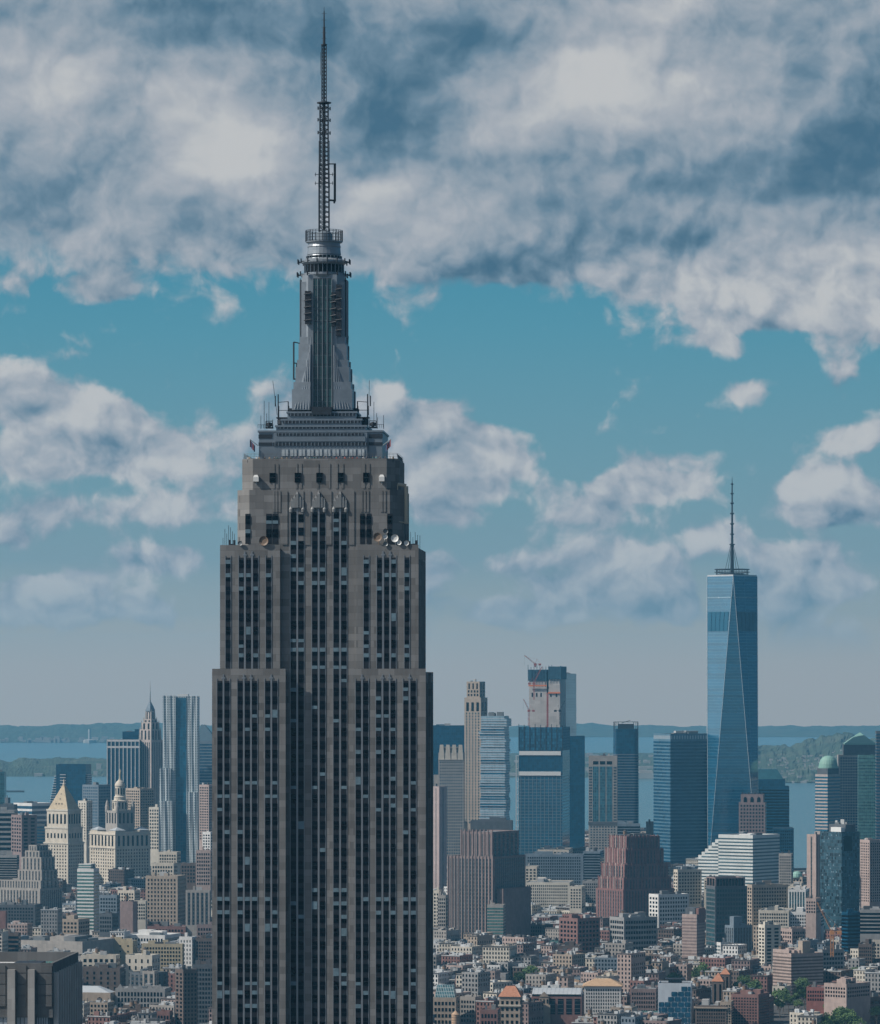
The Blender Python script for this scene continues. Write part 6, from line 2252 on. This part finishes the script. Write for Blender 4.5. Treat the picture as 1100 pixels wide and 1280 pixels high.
B = Bldg('ornate_brown_building', 'ornate brown stone building with cornice and pavilions at the bottom edge', 'building', 869, 908, 914, 1257, 3400, 10)
f = B.full()
B.body(f, 0, B.h, BROWN)
B.grid(f, B.z(1300), B.h - 2.4, 12, 9, WIN, .5, .6)
m = MB()
m.box(f[0] - 1, f[1] + 1, f[2] - 1, f[3] + 1, B.h - 2.2, B.h - 1.2, 0, True, True)
m.build('cornice', TAN, B.o)
B.rooftop(B.inset(2), B.h - 1, 3, 0)
B.done()
for px0, px1, yr, yt_, d_, lab in ((890, 904, 1227, 1218, 3480, 'slim brown tower with a small red pyramid cap behind the ornate brown building'), (900, 912, 1218, 1212, 3560, 'second slim tower, flat red hipped cap, right of the pyramid capped one')):
    B = Bldg('red_capped_tower', lab, 'tower', px0, px1, px1 + 1.2, yr, d_, 12, 8)
    f = B.full()
    B.body(f, 0, B.h, BROWN)
    B.strips(f, B.z(1256), B.h - 2, 2, WIND, .35, 2, 'FR')
    m = MB()
    m.prism([(f[0] - .4, f[2] - .4), (f[1] + .4, f[2] - .4), (f[1] + .4, f[3] + .4), (f[0] - .4, f[3] + .4)], B.h + .02, B.z(yt_) + 1, pts1=[(-.3, -.3), (.3, -.3), (.3, .3), (-.3, .3)])
    m.build('cap_roof', ORTILE, B.o)
    B.done()

B = Bldg('red_roof_villa', 'tan building with an orange red hipped roof tower at the bottom', 'building', 624, 650, 654, 1246, 3400, 8, 16)
f = B.full()
B.body(f, 0, B.h, TAN)
B.grid(f, B.z(1290), B.h - 2, 4, 5, WIND, .5, .5)
m = MB()
m.prism([(f[0] - .9, f[2] - .9), (f[1] + .9, f[2] - .9), (f[1] + .9, f[3] + .9), (f[0] - .9, f[3] + .9)], B.h + .02, B.z(1233.5), pts1=[(-3.5, -1.5), (3.5, -1.5), (3.5, 1.5), (-3.5, 1.5)])
m.build('hipped_roof', ORTILE, B.o)
m = MB()
m.box(f[0] - .7, f[1] + .7, f[2] - 1.0, f[2] + .1, B.z(1258), B.z(1256), 0, True, True)
m.build('cornice', CREAM, B.o)
B.done()

B = Bldg('metal_roof_hall', 'brick hall with pale metal vault roof, tall dark windows and a gabled centre', 'hall', 664, 727, 730, 1246, 3450, 5, 34)
f = B.full()
B.body(f, 0, B.h, RUST)
for i in range(6):
    x0 = f[0] + B.w * (i + .16) / 6
    if i == 1:
        continue
    m = MB()
    m.box(x0, x0 + B.w * .68 / 6, f[2] - .15, f[2] + .05, B.z(1268), B.h - 1.6, 0)
    for q in range(4):
        z = B.z(1268) + (B.h - 1.6 - B.z(1268)) * (q + .5) / 4
        m.box(x0, x0 + B.w * .68 / 6, f[2] - .2, f[2] - .15, z - .12, z + .12, 1)
    m.build('tall_window', [WIN, STEEL], B.o)
m = MB()
n = 9
pr = [(f[2] + 1 + (f[3] - f[2] - 2) * i / n, B.h - .5 + 6.0 * math.sin(math.pi * (.12 + .76 * i / n))) for i in range(n + 1)]
for i in range(n):
    m.quad((f[0] + .6, pr[i][0], pr[i][1]), (f[1] - .6, pr[i][0], pr[i][1]), (f[1] - .6, pr[i + 1][0], pr[i + 1][1]), (f[0] + .6, pr[i + 1][0], pr[i + 1][1]))
m.poly([(f[0] + .6, y, z) for y, z in pr] + [(f[0] + .6, pr[-1][0], B.h - 1.2), (f[0] + .6, pr[0][0], B.h - 1.2)])
m.poly([(f[1] - .6, y, z) for y, z in pr][::-1] + [(f[1] - .6, pr[0][0], B.h - 1.2), (f[1] - .6, pr[-1][0], B.h - 1.2)])
for i in range(12):
    x = f[0] + B.w * (i + .5) / 12
    for k in range(n // 2):
        m.tube((x, pr[k][0], pr[k][1] + .05), (x, pr[k + 1][0], pr[k + 1][1] + .05), .16, 4)
m.build('vault_roof', LEAD, B.o)
m = MB()
gx0, gx1 = B.fx(672.5), B.fx(688)
m.box(gx0, gx1, f[2] - 3, f[2] + .1, 0, B.z(1256))
m.box(gx0 + 1.2, gx1 - 1.2, f[2] - 2.6, f[2] + .1, B.z(1256), B.z(1246))
m.prism([(gx0 + .8, f[2] - 3), (gx1 - .8, f[2] - 3), (gx1 - .8, f[2] + .1), (gx0 + .8, f[2] + .1)], B.z(1246), B.z(1240), pts1=[((gx0 + gx1) / 2 - .2, f[2] - 3), ((gx0 + gx1) / 2 + .2, f[2] - 3), ((gx0 + gx1) / 2 + .2, f[2] + .1), ((gx0 + gx1) / 2 - .2, f[2] + .1)])
m.build('gabled_front', TAN, B.o)
for i in range(3):
    m = MB()
    x = gx0 + 2.2 + (gx1 - gx0 - 4.4) * i / 2
    m.box(x - .5, x + .5, f[2] - 2.75, f[2] - 2.5, B.z(1254), B.z(1249))
    m.build('gable_window', WIND, B.o)
B.done()

for xl, xr, yt_, yr, d_, lab, nm in ((676, 721, 1229, 1225.5, 3720, 'building with a low tan orange tiled roof behind the metal vaulted hall', 'tiled_roof_block'), (730, 776, 1233, 1228, 3560, 'white arcaded palazzo with a low orange tiled roof', 'arcaded_palazzo')):
    B = Bldg(nm, lab, 'building', xl, xr, xr + 1, yt_, d_, 4, 26)
    f = B.full()
    B.body(f, 0, B.h, WHITEB)
    B.grid(f, B.z(1266), B.h - 1.6, 14, 7, WIN, .42, .62)
    m = MB()
    m.prism([(f[0] - 1.4, f[2] - 1.4), (f[1] + 1.4, f[2] - 1.4), (f[1] + 1.4, f[3] + 1.4), (f[0] - 1.4, f[3] + 1.4)], B.h + .02, B.h + .4)
    m.prism([(f[0] - 1.4, f[2] - 1.4), (f[1] + 1.4, f[2] - 1.4), (f[1] + 1.4, f[3] + 1.4), (f[0] - 1.4, f[3] + 1.4)], B.h + .4, B.z(yr) + 2, pts1=[(f[0] + 8, -2), (f[1] - 8, -2), (f[1] - 8, 2), (f[0] + 8, 2)])
    m.build('tiled_roof', masonry('tan_clay_tile', (.44, .30, .19), .12, (.7, .5)), B.o)
    B.done()

crane('orange tower crane leaning over the grey unfinished block at the right', 1040, 1196, 1168, (1021, 1128), 3860, CRANEO, r=1.1)

# ---- dark ribbed tower close by, bottom left
d = 1500.0
B = Bldg('dark_ribbed_tower', 'dark concrete tower with projecting piers and ribbed side, close in the bottom left corner', 'office tower', -70, 66, 95, 1204, d, 3.2, 62)
f = B.full()
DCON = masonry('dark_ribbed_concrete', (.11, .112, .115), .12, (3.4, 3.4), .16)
m = MB()
t_ = 1.1
z1 = B.h
lip = 3.4
m.parapet(*f, B.z(1272), z1, lip, .9)
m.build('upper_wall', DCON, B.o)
r = MB()
r.poly([(f[0] + .8, f[2] + .8, z1 - lip), (f[1] - .8, f[2] + .8, z1 - lip), (f[1] - .8, f[3] - .8, z1 - lip), (f[0] + .8, f[3] - .8, z1 - lip)])
r.build('roof', ROOFP, B.o)
m = MB()
g = B.inset(1.0)
m.box(*g, 0, B.z(1272) - .02, 0, False)
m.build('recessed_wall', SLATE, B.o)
for px0, px1 in ((10, 19.5), (35.5, 44)):
    m = MB()
    x0, x1 = B.fx(px0), B.fx(px1)
    m.box(x0, x1, f[2] - 1.6, f[2] + .1, 0, B.z(1212))
    m.build('projecting_pier', masonry('pale_pier_concrete', (.33, .325, .315), .08, (9, 3.6)), B.o)
for px0, px1 in ((-18, 8), (21, 34), (46, 66)):
    for y0, y1 in ((1207, 1216), (1217, 1230), (1231, 1244), (1245, 1258)):
        m = MB()
        x0, x1 = B.fx(px0) + .4, min(f[1] - .3, B.fx(px1) - .3)
        m.box(x0, x1, f[2] - .35, f[2] + .05, B.z(y1), B.z(y0), 0, True, True)
        m.build('wall_panel', DCON, B.o)
for px0, px1 in ((-18, 9), (20, 35), (45, 66)):
    n = 3 if px1 - px0 < 20 else 5
    x0, x1 = B.fx(px0), min(f[1] - 1.6, B.fx(px1))
    for i in range(n):
        m = MB()
        a_, b_ = x0 + (x1 - x0) * i / n + .12, x0 + (x1 - x0) * (i + 1) / n - .12
        m.box(a_, b_, f[2] + .6, f[2] + 1.1, B.z(1300), B.z(1266), 0)
        m.build('tall_window', plain('pale_window_blind', (.30, .35, .40), .25, 0, .3, .3, .6), B.o)
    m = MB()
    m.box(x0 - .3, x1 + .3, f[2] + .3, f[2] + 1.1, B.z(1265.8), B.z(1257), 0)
    m.build('painted_shadow_strip', WIND, B.o)  # solid dark strip, its colour standing in for the shade of the gap
for i in range(11):
    m = MB()
    y = f[2] + 3 + (f[3] - f[2] - 4) * i / 10
    m.box(f[1] - .1, f[1] + 1.5, y - .55, y + .55, 0, z1 - 3.2)
    m.build('side_rib', masonry('rib_concrete', (.50, .49, .47), .08, (9, 3.6)), B.o)
B.block((f[0] + 6, f[1] - 20, f[2] + 9, f[2] + 16), z1 - lip, z1 + .6, STEEL, 'roof_unit')
B.block((f[1] - 15, f[1] - 6, f[2] + 14, f[2] + 26), z1 - lip, z1 - .8, LVR, 'roof_unit')
B.block((f[0] + 10, f[1] - 26, f[2] + 22, f[2] + 32), z1 - lip, z1 + 1.0, PALEB, 'bulkhead')
m = MB()
r_ = random.Random(4)
for i in range(7):
    x, y = r_.uniform(f[0] + 8, f[1] - 12), r_.uniform(f[2] + 4, f[3] - 8)
    m.tube((x, y, z1 - lip + .8), (x + r_.uniform(4, 9), y, z1 - lip + .8), .4, 6)
    m.box(x - 1, x + 1, y - 1, y + 1, z1 - lip, z1 - lip + 1.6)
m.build('roof_pipework', GREENG, B.o)
B.done()

FRONTS = dict(honeycomb_front_building=400, metal_roof_hall=400, red_roof_villa=400, arcaded_palazzo=170, teal_glazed_offices=400, ornate_brown_building=400, red_brown_apartments=400, tan_apartments=400, maroon_brick_offices=200, red_brick_low=300, tall_brown_block=400, dark_back_block=400, long_brown_front=170, grey_gothic_row=190, tan_hall=250, pale_loft=150, yellow_gridded_building=170, yellow_stepped_building=110, cream_penthouse_block=60, stepped_pink_apartments=150, concrete_grid_loft=150, white_twin_block=90, brown_banded_cube=110, cream_long_building=120, grey_construction_block=110, brown_right_row=200, tan_pink_slim_tower=150, dark_green_glass_block=120, brown_shadow_block=200, white_party_wall=150, brick_low_row=150, pale_pilaster_block=150, red_low_row=80)
FRONTW = {nm: abs(bpy.data.objects[nm].children[0].dimensions[0]) / 2 + 4 for nm in FRONTS}

# ================================================================ crowd of low buildings filling the near blocks
r_ = random.Random(21)
TREES = [('green trees in front of the cream long building', [(925, 1236), (931, 1232), (938, 1233), (944, 1236), (934, 1240), (942, 1242), (928, 1241)]),
         ('green trees between the red brown apartments and the brick row', [(965, 1254), (972, 1248), (979, 1250), (986, 1252), (993, 1247), (1000, 1244), (1006, 1249), (975, 1258), (998, 1254), (1003, 1240)]),
         ('bright green trees at the bottom by the right edge', [(1036, 1283), (1043, 1276), (1050, 1270), (1058, 1273), (1066, 1279), (1074, 1284), (1048, 1288), (1060, 1288), (1040, 1290), (1070, 1291), (1054, 1280), (1080, 1291), (1032, 1292)]),
         ('small dark trees near the teal glazed roof', [(873, 1224), (880, 1222), (1067, 1220), (1072, 1222), (842, 1228)]),
         ('trees along the low street right of the brick row', [(1036, 1258), (1040, 1254), (1046, 1252), (1090, 1262), (1096, 1270)]),
         ('roof garden trees among the low roofs before the mauve tower', [(650, 1228), (657, 1226), (664, 1227), (672, 1229)])]
for _, spots in TREES:
    for px, py in spots:
        d_ = FPX * (CAM_Z - 9) / (py - HY)
        for back in range(-8, 100, 16):
            FOOT.append((wx(px, d_), d_ - back, 6.5))
LOWPAL = [('rust red brick', RUST), ('mauve brown brick', MAUVE), ('tan brick', TAN), ('cream painted', IVORY), ('white painted', WHITEB), ('grey', GREYC), ('dark brown brick', BROWN), ('pinkish brick', PINK), ('blue grey', BLUEG), ('warm grey stone', WARMG)]
ROOFS = [ROOFG, ROOFP, ROOFD, ROOFT, ROOFP, ROOFP, ROOFG]
ZONES = [(-1e9, 130, 'left of the yellow buildings'), (130, 262, 'right of the yellow buildings'), (262, 545, 'behind the great stone tower'), (545, 640, 'left of the red roofed villa'), (640, 760, 'behind the metal vaulted hall'), (760, 880, 'around the honeycomb front'), (880, 1000, 'around the red brown apartments'), (1000, 1e9, 'by the orange crane and the right edge')]


def clear_spot(x, y, rad):
    for fx_, fy_, fr in FOOT:
        if abs(fx_ - x) < fr + rad and abs(fy_ - y) < fr + rad and math.hypot(fx_ - x, fy_ - y) < fr * .86 + rad * .8:
            return False
    return True


def low_shape(w_, l_, h_, r_):
    """Walls with punched windows, roof, cornice, bulkheads: slots 0 wall, 1 roof, 2 glass, 3 pale box, 4 dark trim."""
    m = MB()
    x0, x1, y0, y1 = -w_ / 2, w_ / 2, -l_ / 2, l_ / 2
    m.parapet(x0, x1, y0, y1, 0, h_, .9, .35, 0)
    m.poly([(x0 + .3, y0 + .3, h_ - .9), (x1 - .3, y0 + .3, h_ - .9), (x1 - .3, y1 - .3, h_ - .9), (x0 + .3, y1 - .3, h_ - .9)], 1)
    nf = max(2, int(h_ / 3.4))
    fh = (h_ - 1.4) / nf
    nx = max(2, int(w_ / 2.6))
    ny = max(2, int(l_ / 3.2))
    ww = r_.uniform(.95, 1.35)
    for k in range(max(0, nf - 9), nf):
        z = .4 + fh * k + fh * .25
        for i in range(nx):
            x = x0 + w_ * (i + .5) / nx
            m.quad((x - ww / 2, y0 - .12, z), (x + ww / 2, y0 - .12, z), (x + ww / 2, y0 - .12, z + fh * .56), (x - ww / 2, y0 - .12, z + fh * .56), 2)
        if r_.random() < .8:
            for i in range(ny):
                y = y0 + l_ * (i + .5) / ny
                for xs, s in ((x1 + .12, 1), (x0 - .12, -1)):
                    q = [(xs, y - ww / 2 * s, z), (xs, y + ww / 2 * s, z), (xs, y + ww / 2 * s, z + fh * .56), (xs, y - ww / 2 * s, z + fh * .56)]
                    m.quad(*q, 2)
    if r_.random() < .6:
        m.box(x0 - .35, x1 + .35, y0 - .45, y0 - .02, h_ - .75, h_ - .1, 4 if r_.random() < .5 else 3, True, True)
    for _ in range(r_.randint(4, 10)):
        a, b = r_.uniform(1.0, max(1.6, w_ * .28)), r_.uniform(1.2, max(2, l_ * .22))
        x, y = r_.uniform(x0 + .8, x1 - a - .8), r_.uniform(y0 + 1, y1 - b - 1)
        m.box(x, x + a, y, y + b, h_ - .9, h_ - .9 + r_.uniform(.7, 3.4), r_.choice([0, 3, 3, 3, 4, 1]))
    for _ in range(r_.randint(0, 3)):
        x, y = r_.uniform(x0 + 1, x1 - 1), r_.uniform(y0 + 1, y1 - 1)
        m.tube((x, y, h_ - .9), (x, y, h_ + r_.uniform(.8, 2.6)), .28, 5, 4)
    tank = None
    if r_.random() < .3:
        x, y, z = r_.uniform(x0 + 3, x1 - 3), r_.uniform(y0 + 3, y1 - 3), h_ - .9
        tank = (x, y, z)
    return m, tank


# the fronts below stand clear of the crowd: yards, streets and low sheds before them
for nm in FRONTS:
    o = bpy.data.objects[nm]
    cx_, cy_ = o.location[0], o.location[1]
    half = FRONTW[nm]
    yy = cy_
    while yy > max(3100, cy_ - FRONTS[nm]):
        for k in range(int(half * 2 / 12) + 1):
            FOOT.append((cx_ - half + 6 + 12 * k, yy, 10.0))
        yy -= 9
cands = []
y = 3120.0
while y < 7300:
    hw = .0959 * y + 110
    x = -hw + r_.uniform(0, 15)
    block = 0
    while x < hw:
        w_ = r_.choice([r_.uniform(7.5, 11), r_.uniform(10, 16), r_.uniform(14, 24)]) if y < 4300 else r_.uniform(12, 28)
        l_ = r_.uniform(17, 26)
        h_ = r_.choice([10, 11, 12, 13, 14, 15, 17, 18, 20, 24]) + r_.uniform(-1.2, 1.2)
        pq = HX + FPX * (x + w_ / 2) / y
        if y > 5600:
            w_, l_, h_ = w_ * 1.6, l_ * 1.5, h_ * r_.uniform(1.0, 1.4)
            if 300 < pq < 500 and r_.random() < .3:
                h_ = r_.uniform(60, 190)        # towers that the great one hides
        elif y > 4300:
            h_ *= r_.uniform(1.0, 1.5)
        elif r_.random() < .06:
            h_ *= r_.uniform(1.3, 1.9)
        px = HX + FPX * (x + w_ / 2) / y
        cands.append((x + w_ / 2, y + r_.uniform(-3, 3), w_, l_, h_, px, r_.uniform(14, 38) if px > 545 else r_.uniform(8, 28)))
        x += w_ + (r_.uniform(.3, 1.2) if r_.random() < .8 else r_.uniform(10, 16))
        block += 1
    y += 27 if y < 4300 else 44 if y < 5600 else 60
low = []
for c in cands:
    if clear_spot(c[0], c[1], max(c[2], c[3]) / 2):
        low.append(c)
visible = [c for c in low if -8 < c[5] < 258 or 545 < c[5] < 1108]
# those that show largest: near the bottom of the view
visible.sort(key=lambda c: c[1] - c[4] * 14)
own = visible[:285]
ownset = set(own)
PALE4 = plain('roof_unit_paint', (.40, .42, .43), .6, 0, .4, .2)
rest_m = MB()
REST_MATS = [m_ for _, m_ in LOWPAL] + ROOFS[:4] + [WIN, PALE4, ROOFD]
for c in low:
    x, y, w_, l_, h_, px, psi = c
    ang = -R(psi)
    if c in ownset:
        word, mat = LOWPAL[r_.choices(range(10), [9, 5, 9, 5, 4, 3, 5, 6, 2, 4])[0]]
        zone = next(z for a, b, z in ZONES if a <= px < b)
        tall = 'tall' if h_ > 25 else 'low'
        m, tank = low_shape(w_, l_, h_, r_)
        root = m.build('low_rise_building', [mat, r_.choice(ROOFS), WIN, PALE4, ROOFD], None, (x, y, 0), ang)
        label = f"{'taller' if h_ > 25 else 'low'} {word} building in the crowd {zone}"
        tag(root, label, 'building', f"{'taller' if h_ > 25 else 'low'} {word} buildings {zone}")
        if tank:
            water_tank(root, *tank, 1.7, 3.2, 2.2)
    elif (y < 6200 or x < 420) and not (y > 5600 and x + w_ > 440):
        m, tank = low_shape(w_, l_, h_, r_)
        wi, ri = r_.randrange(10), 10 + r_.randrange(4)
        rm = [wi, ri, 14, 15, 16]
        cs, sn = math.cos(ang), math.sin(ang)
        n = len(rest_m.v)
        rest_m.v += [(x + a * cs - b * sn, y + a * sn + b * cs, zz_) for a, b, zz_ in m.v]
        rest_m.f += [tuple(n + i for i in q) for q in m.f]
        rest_m.m += [rm[k] for k in m.m]
tag(rest_m.build('crowded_city_blocks', REST_MATS), 'dense mass of small low buildings filling the blocks behind the nearer ones', kind='stuff')
print('LOW', len(low), len(visible), len(own), len(rest_m.f))

# ================================================================ street trees
LEAFA = plain('light_green_leaf', (.075, .13, .035), .8, 0, .6, .35)  # lighter of the two leaf greens, mixed at random in each crown
LEAFB = plain('dark_leaf', (.035, .075, .030), .85, 0, .6, .35)
BARK = plain('tree_bark', (.09, .07, .055), .9, 0, .3, .6)


def tree_meshes(seed, h_, rad):
    q = random.Random(seed)
    t_ = MB()
    t_.tube((0, 0, 0), (.2, .1, h_ * .45), .38, 7, r2=.24)
    limbs = []
    for i in range(6):
        a = i * 1.05 + q.uniform(-.3, .3)
        e = (math.cos(a) * rad * .55, math.sin(a) * rad * .55, h_ * q.uniform(.6, .82))
        t_.tube((.2, .1, h_ * q.uniform(.3, .45)), e, .17, 5, r2=.06)
        limbs.append(e)
    c = MB()
    clumps = [(e[0], e[1], e[2], rad * q.uniform(.34, .52)) for e in limbs] + [(q.uniform(-.4, .4) * rad, q.uniform(-.4, .4) * rad, h_ * q.uniform(.62, .95), rad * q.uniform(.3, .5)) for _ in range(8)]
    for cx, cy, cz, cr in clumps:
        for _ in range(95):
            u, v = q.uniform(-1, 1), q.uniform(0, 2 * math.pi)
            k = q.uniform(.55, 1.08)
            s_ = math.sqrt(1 - u * u)
            p = Vector((cx + cr * k * s_ * math.cos(v), cy + cr * k * s_ * math.sin(v), cz + cr * k * u * .8))
            a = Vector((q.uniform(-1, 1), q.uniform(-1, 1), q.uniform(-.6, .6))).normalized()
            b = a.orthogonal().normalized()
            s = q.uniform(.28, .55)
            c.quad(tuple(p - a * s - b * s * .7), tuple(p + a * s - b * s * .7), tuple(p + a * s * .8 + b * s * .7), tuple(p - a * s * .8 + b * s * .7), 0 if q.random() < .62 else 1)
    return t_.mesh('trunk', BARK), c.mesh('crown', [LEAFA, LEAFB])


KINDS = [tree_meshes(s, h_, rad) for s, h_, rad in ((1, 17, 6.5), (2, 14, 5.2), (3, 19, 7.5))]
for label, spots in TREES:
    for i, (px, py) in enumerate(spots):
        d_ = FPX * (CAM_Z - 9) / (py - HY)
        k = r_.randrange(3)
        root = thing('street_tree', 'one of the ' + label, 'tree', (wx(px, d_), d_, 0), r_.uniform(0, 6), label)
        s_ = r_.uniform(.85, 1.25)
        root.scale = (s_, s_, s_ * r_.uniform(.9, 1.15))
        link('trunk', KINDS[k][0], root)
        link('crown', KINDS[k][1], root)

# close water tank at the bottom, just right of the great tower
t_ = thing('water_tank', 'large tan wooden water tank with conical cap close to the great stone tower', 'water tank', (wx(569.5, 3300), 3300, 0))
zt0, zt1, zt2 = wz(1281, 3300), wz(1268, 3300), wz(1263, 3300)
m = MB()
m.lathe([(2.9, zt0), (2.8, zt1)], 0, 0, 18, 0, False)
for z in (.2, .45, .7):
    zz_ = zt0 + (zt1 - zt0) * z
    m.lathe([(2.95, zz_), (2.95, zz_ + .15)], 0, 0, 18, 1, False)
m.build('tank_body', [plain('pale_tank_wood', (.40, .27, .18), .8), DKMET], t_)
m = MB()
m.lathe([(3.1, zt1), (.1, zt2)], 0, 0, 18)
m.build('conical_cap', plain('pale_tank_wood', (.40, .27, .18)), t_)
m = MB()
for k in range(6):
    a = k * math.pi / 3
    m.tube((2.2 * math.cos(a), 2.2 * math.sin(a), 0), (2.2 * math.cos(a), 2.2 * math.sin(a), zt0), .22, 5)
m.build('leg_frame', DKMET, t_)

# ================================================================ visitors on the terrace of the great tower
SKIN = plain('skin', (.42, .27, .20), .6, 0, .05)
HAIR = plain('dark_hair', (.03, .022, .018), .6, 0, .1)
COATS = [plain('coat_red', (.35, .06, .05)), plain('coat_navy', (.03, .04, .09)), plain('coat_white', (.6, .6, .58)), plain('coat_black', (.02, .02, .022)), plain('coat_teal', (.05, .16, .17)), plain('coat_tan', (.35, .27, .18))]
JEANS = plain('dark_trousers', (.03, .035, .05), .8)


def person_mesh():
    """One continuous lofted figure: legs, torso, arms at the rail, neck, head."""
    v = [(0, 0, .95), (0, .01, 1.18), (0, .02, 1.42), (0, .02, 1.52), (0, .0, 1.64), (0, .0, 1.74), (.1, 0, .9), (.11, .02, .48), (.11, 0, .06), (-.1, 0, .9), (-.11, .02, .48), (-.11, 0, .06), (.19, .0, 1.40), (.25, -.08, 1.15), (.2, -.30, 1.10), (-.19, .0, 1.40), (-.25, -.08, 1.15), (-.2, -.30, 1.10)]
    e = [(0, 1), (1, 2), (2, 3), (3, 4), (4, 5), (0, 6), (6, 7), (7, 8), (0, 9), (9, 10), (10, 11), (2, 12), (12, 13), (13, 14), (2, 15), (15, 16), (16, 17)]
    rad = [.15, .15, .15, .06, .10, .07, .09, .065, .05, .09, .065, .05, .07, .05, .035, .07, .05, .035]
    me = bpy.data.meshes.new('person')
    me.from_pydata(v, e, [])
    o = bpy.data.objects.new('person_form', me)
    COL.objects.link(o)
    sk = o.modifiers.new('skin', 'SKIN')
    for i, r in enumerate(rad):
        me.skin_vertices[0].data[i].radius = (r, r * .8)
    me.skin_vertices[0].data[0].use_root = True
    ss = o.modifiers.new('sub', 'SUBSURF')
    ss.levels = ss.render_levels = 1
    dg = bpy.context.evaluated_depsgraph_get()
    out = bpy.data.meshes.new_from_object(o.evaluated_get(dg))
    bpy.data.objects.remove(o)
    return out


base = person_mesh()
pv = []
for i in range(34):
    px = 308 + 190 * (i + rng.uniform(-.35, .35)) / 34
    if 0 <= i < 34:
        me = base.copy()
        coat = rng.choice(COATS)
        for mt in (coat, JEANS, SKIN, HAIR):
            me.materials.append(mt)
        for p in me.polygons:
            z, yv = p.center[2], p.center[1]
            p.material_index = 1 if z < .92 else 3 if z > 1.66 or (z > 1.58 and yv > .03) else 2 if z > 1.5 or (yv < -.24) else 0
        ly = -15.3 + rng.uniform(0, .5)
        lx = ex(px, ly)
        wxp, wyp = EX + lx * ec + ly * es, EY - lx * es + ly * ec
        o = link('person', me, None, (wxp, wyp, ZD - 1.1), rng.uniform(-.6, .6))
        s_ = rng.uniform(.95, 1.08)
        o.scale = (s_, s_, s_)
        tag(o, 'visitor standing at the terrace railing of the great stone tower', 'person', 'visitors along the terrace railing of the great stone tower')
# terrace floor under them
m = MB()
m.poly([(x, y_, ZD - 1.1) for x, y_ in chamf(20.98, 15.78, 3.0)])
m.build('terrace_floor', ROOFG, ESB)

# ================================================================ haze
m = MB()
m.box(-7200, 7200, -3200, HAZE_END, -90, HAZE_TOP, 0, True, True)
hz = m.build('haze', None)
hz.data.materials.clear()
mt = bpy.data.materials.new('summer_haze')
mt.use_nodes = True
mt.node_tree.nodes.clear()
t = NT(mt.node_tree)
pv_ = t.n('ShaderNodeVolumePrincipled')
pv_.inputs['Color'].default_value = (0.195, 0.60, 0.93, 1)
pv_.inputs['Density'].default_value = HAZE_DENS
pv_.inputs['Density Attribute'].default_value = ''
pv_.inputs['Anisotropy'].default_value = 0.15
ou = t.n('ShaderNodeOutputMaterial')
t.put(ou.inputs['Volume'], pv_.outputs[0])
hz.data.materials.append(mt)
tag(hz, 'thin blue summer haze over the whole city and bay', kind='stuff')
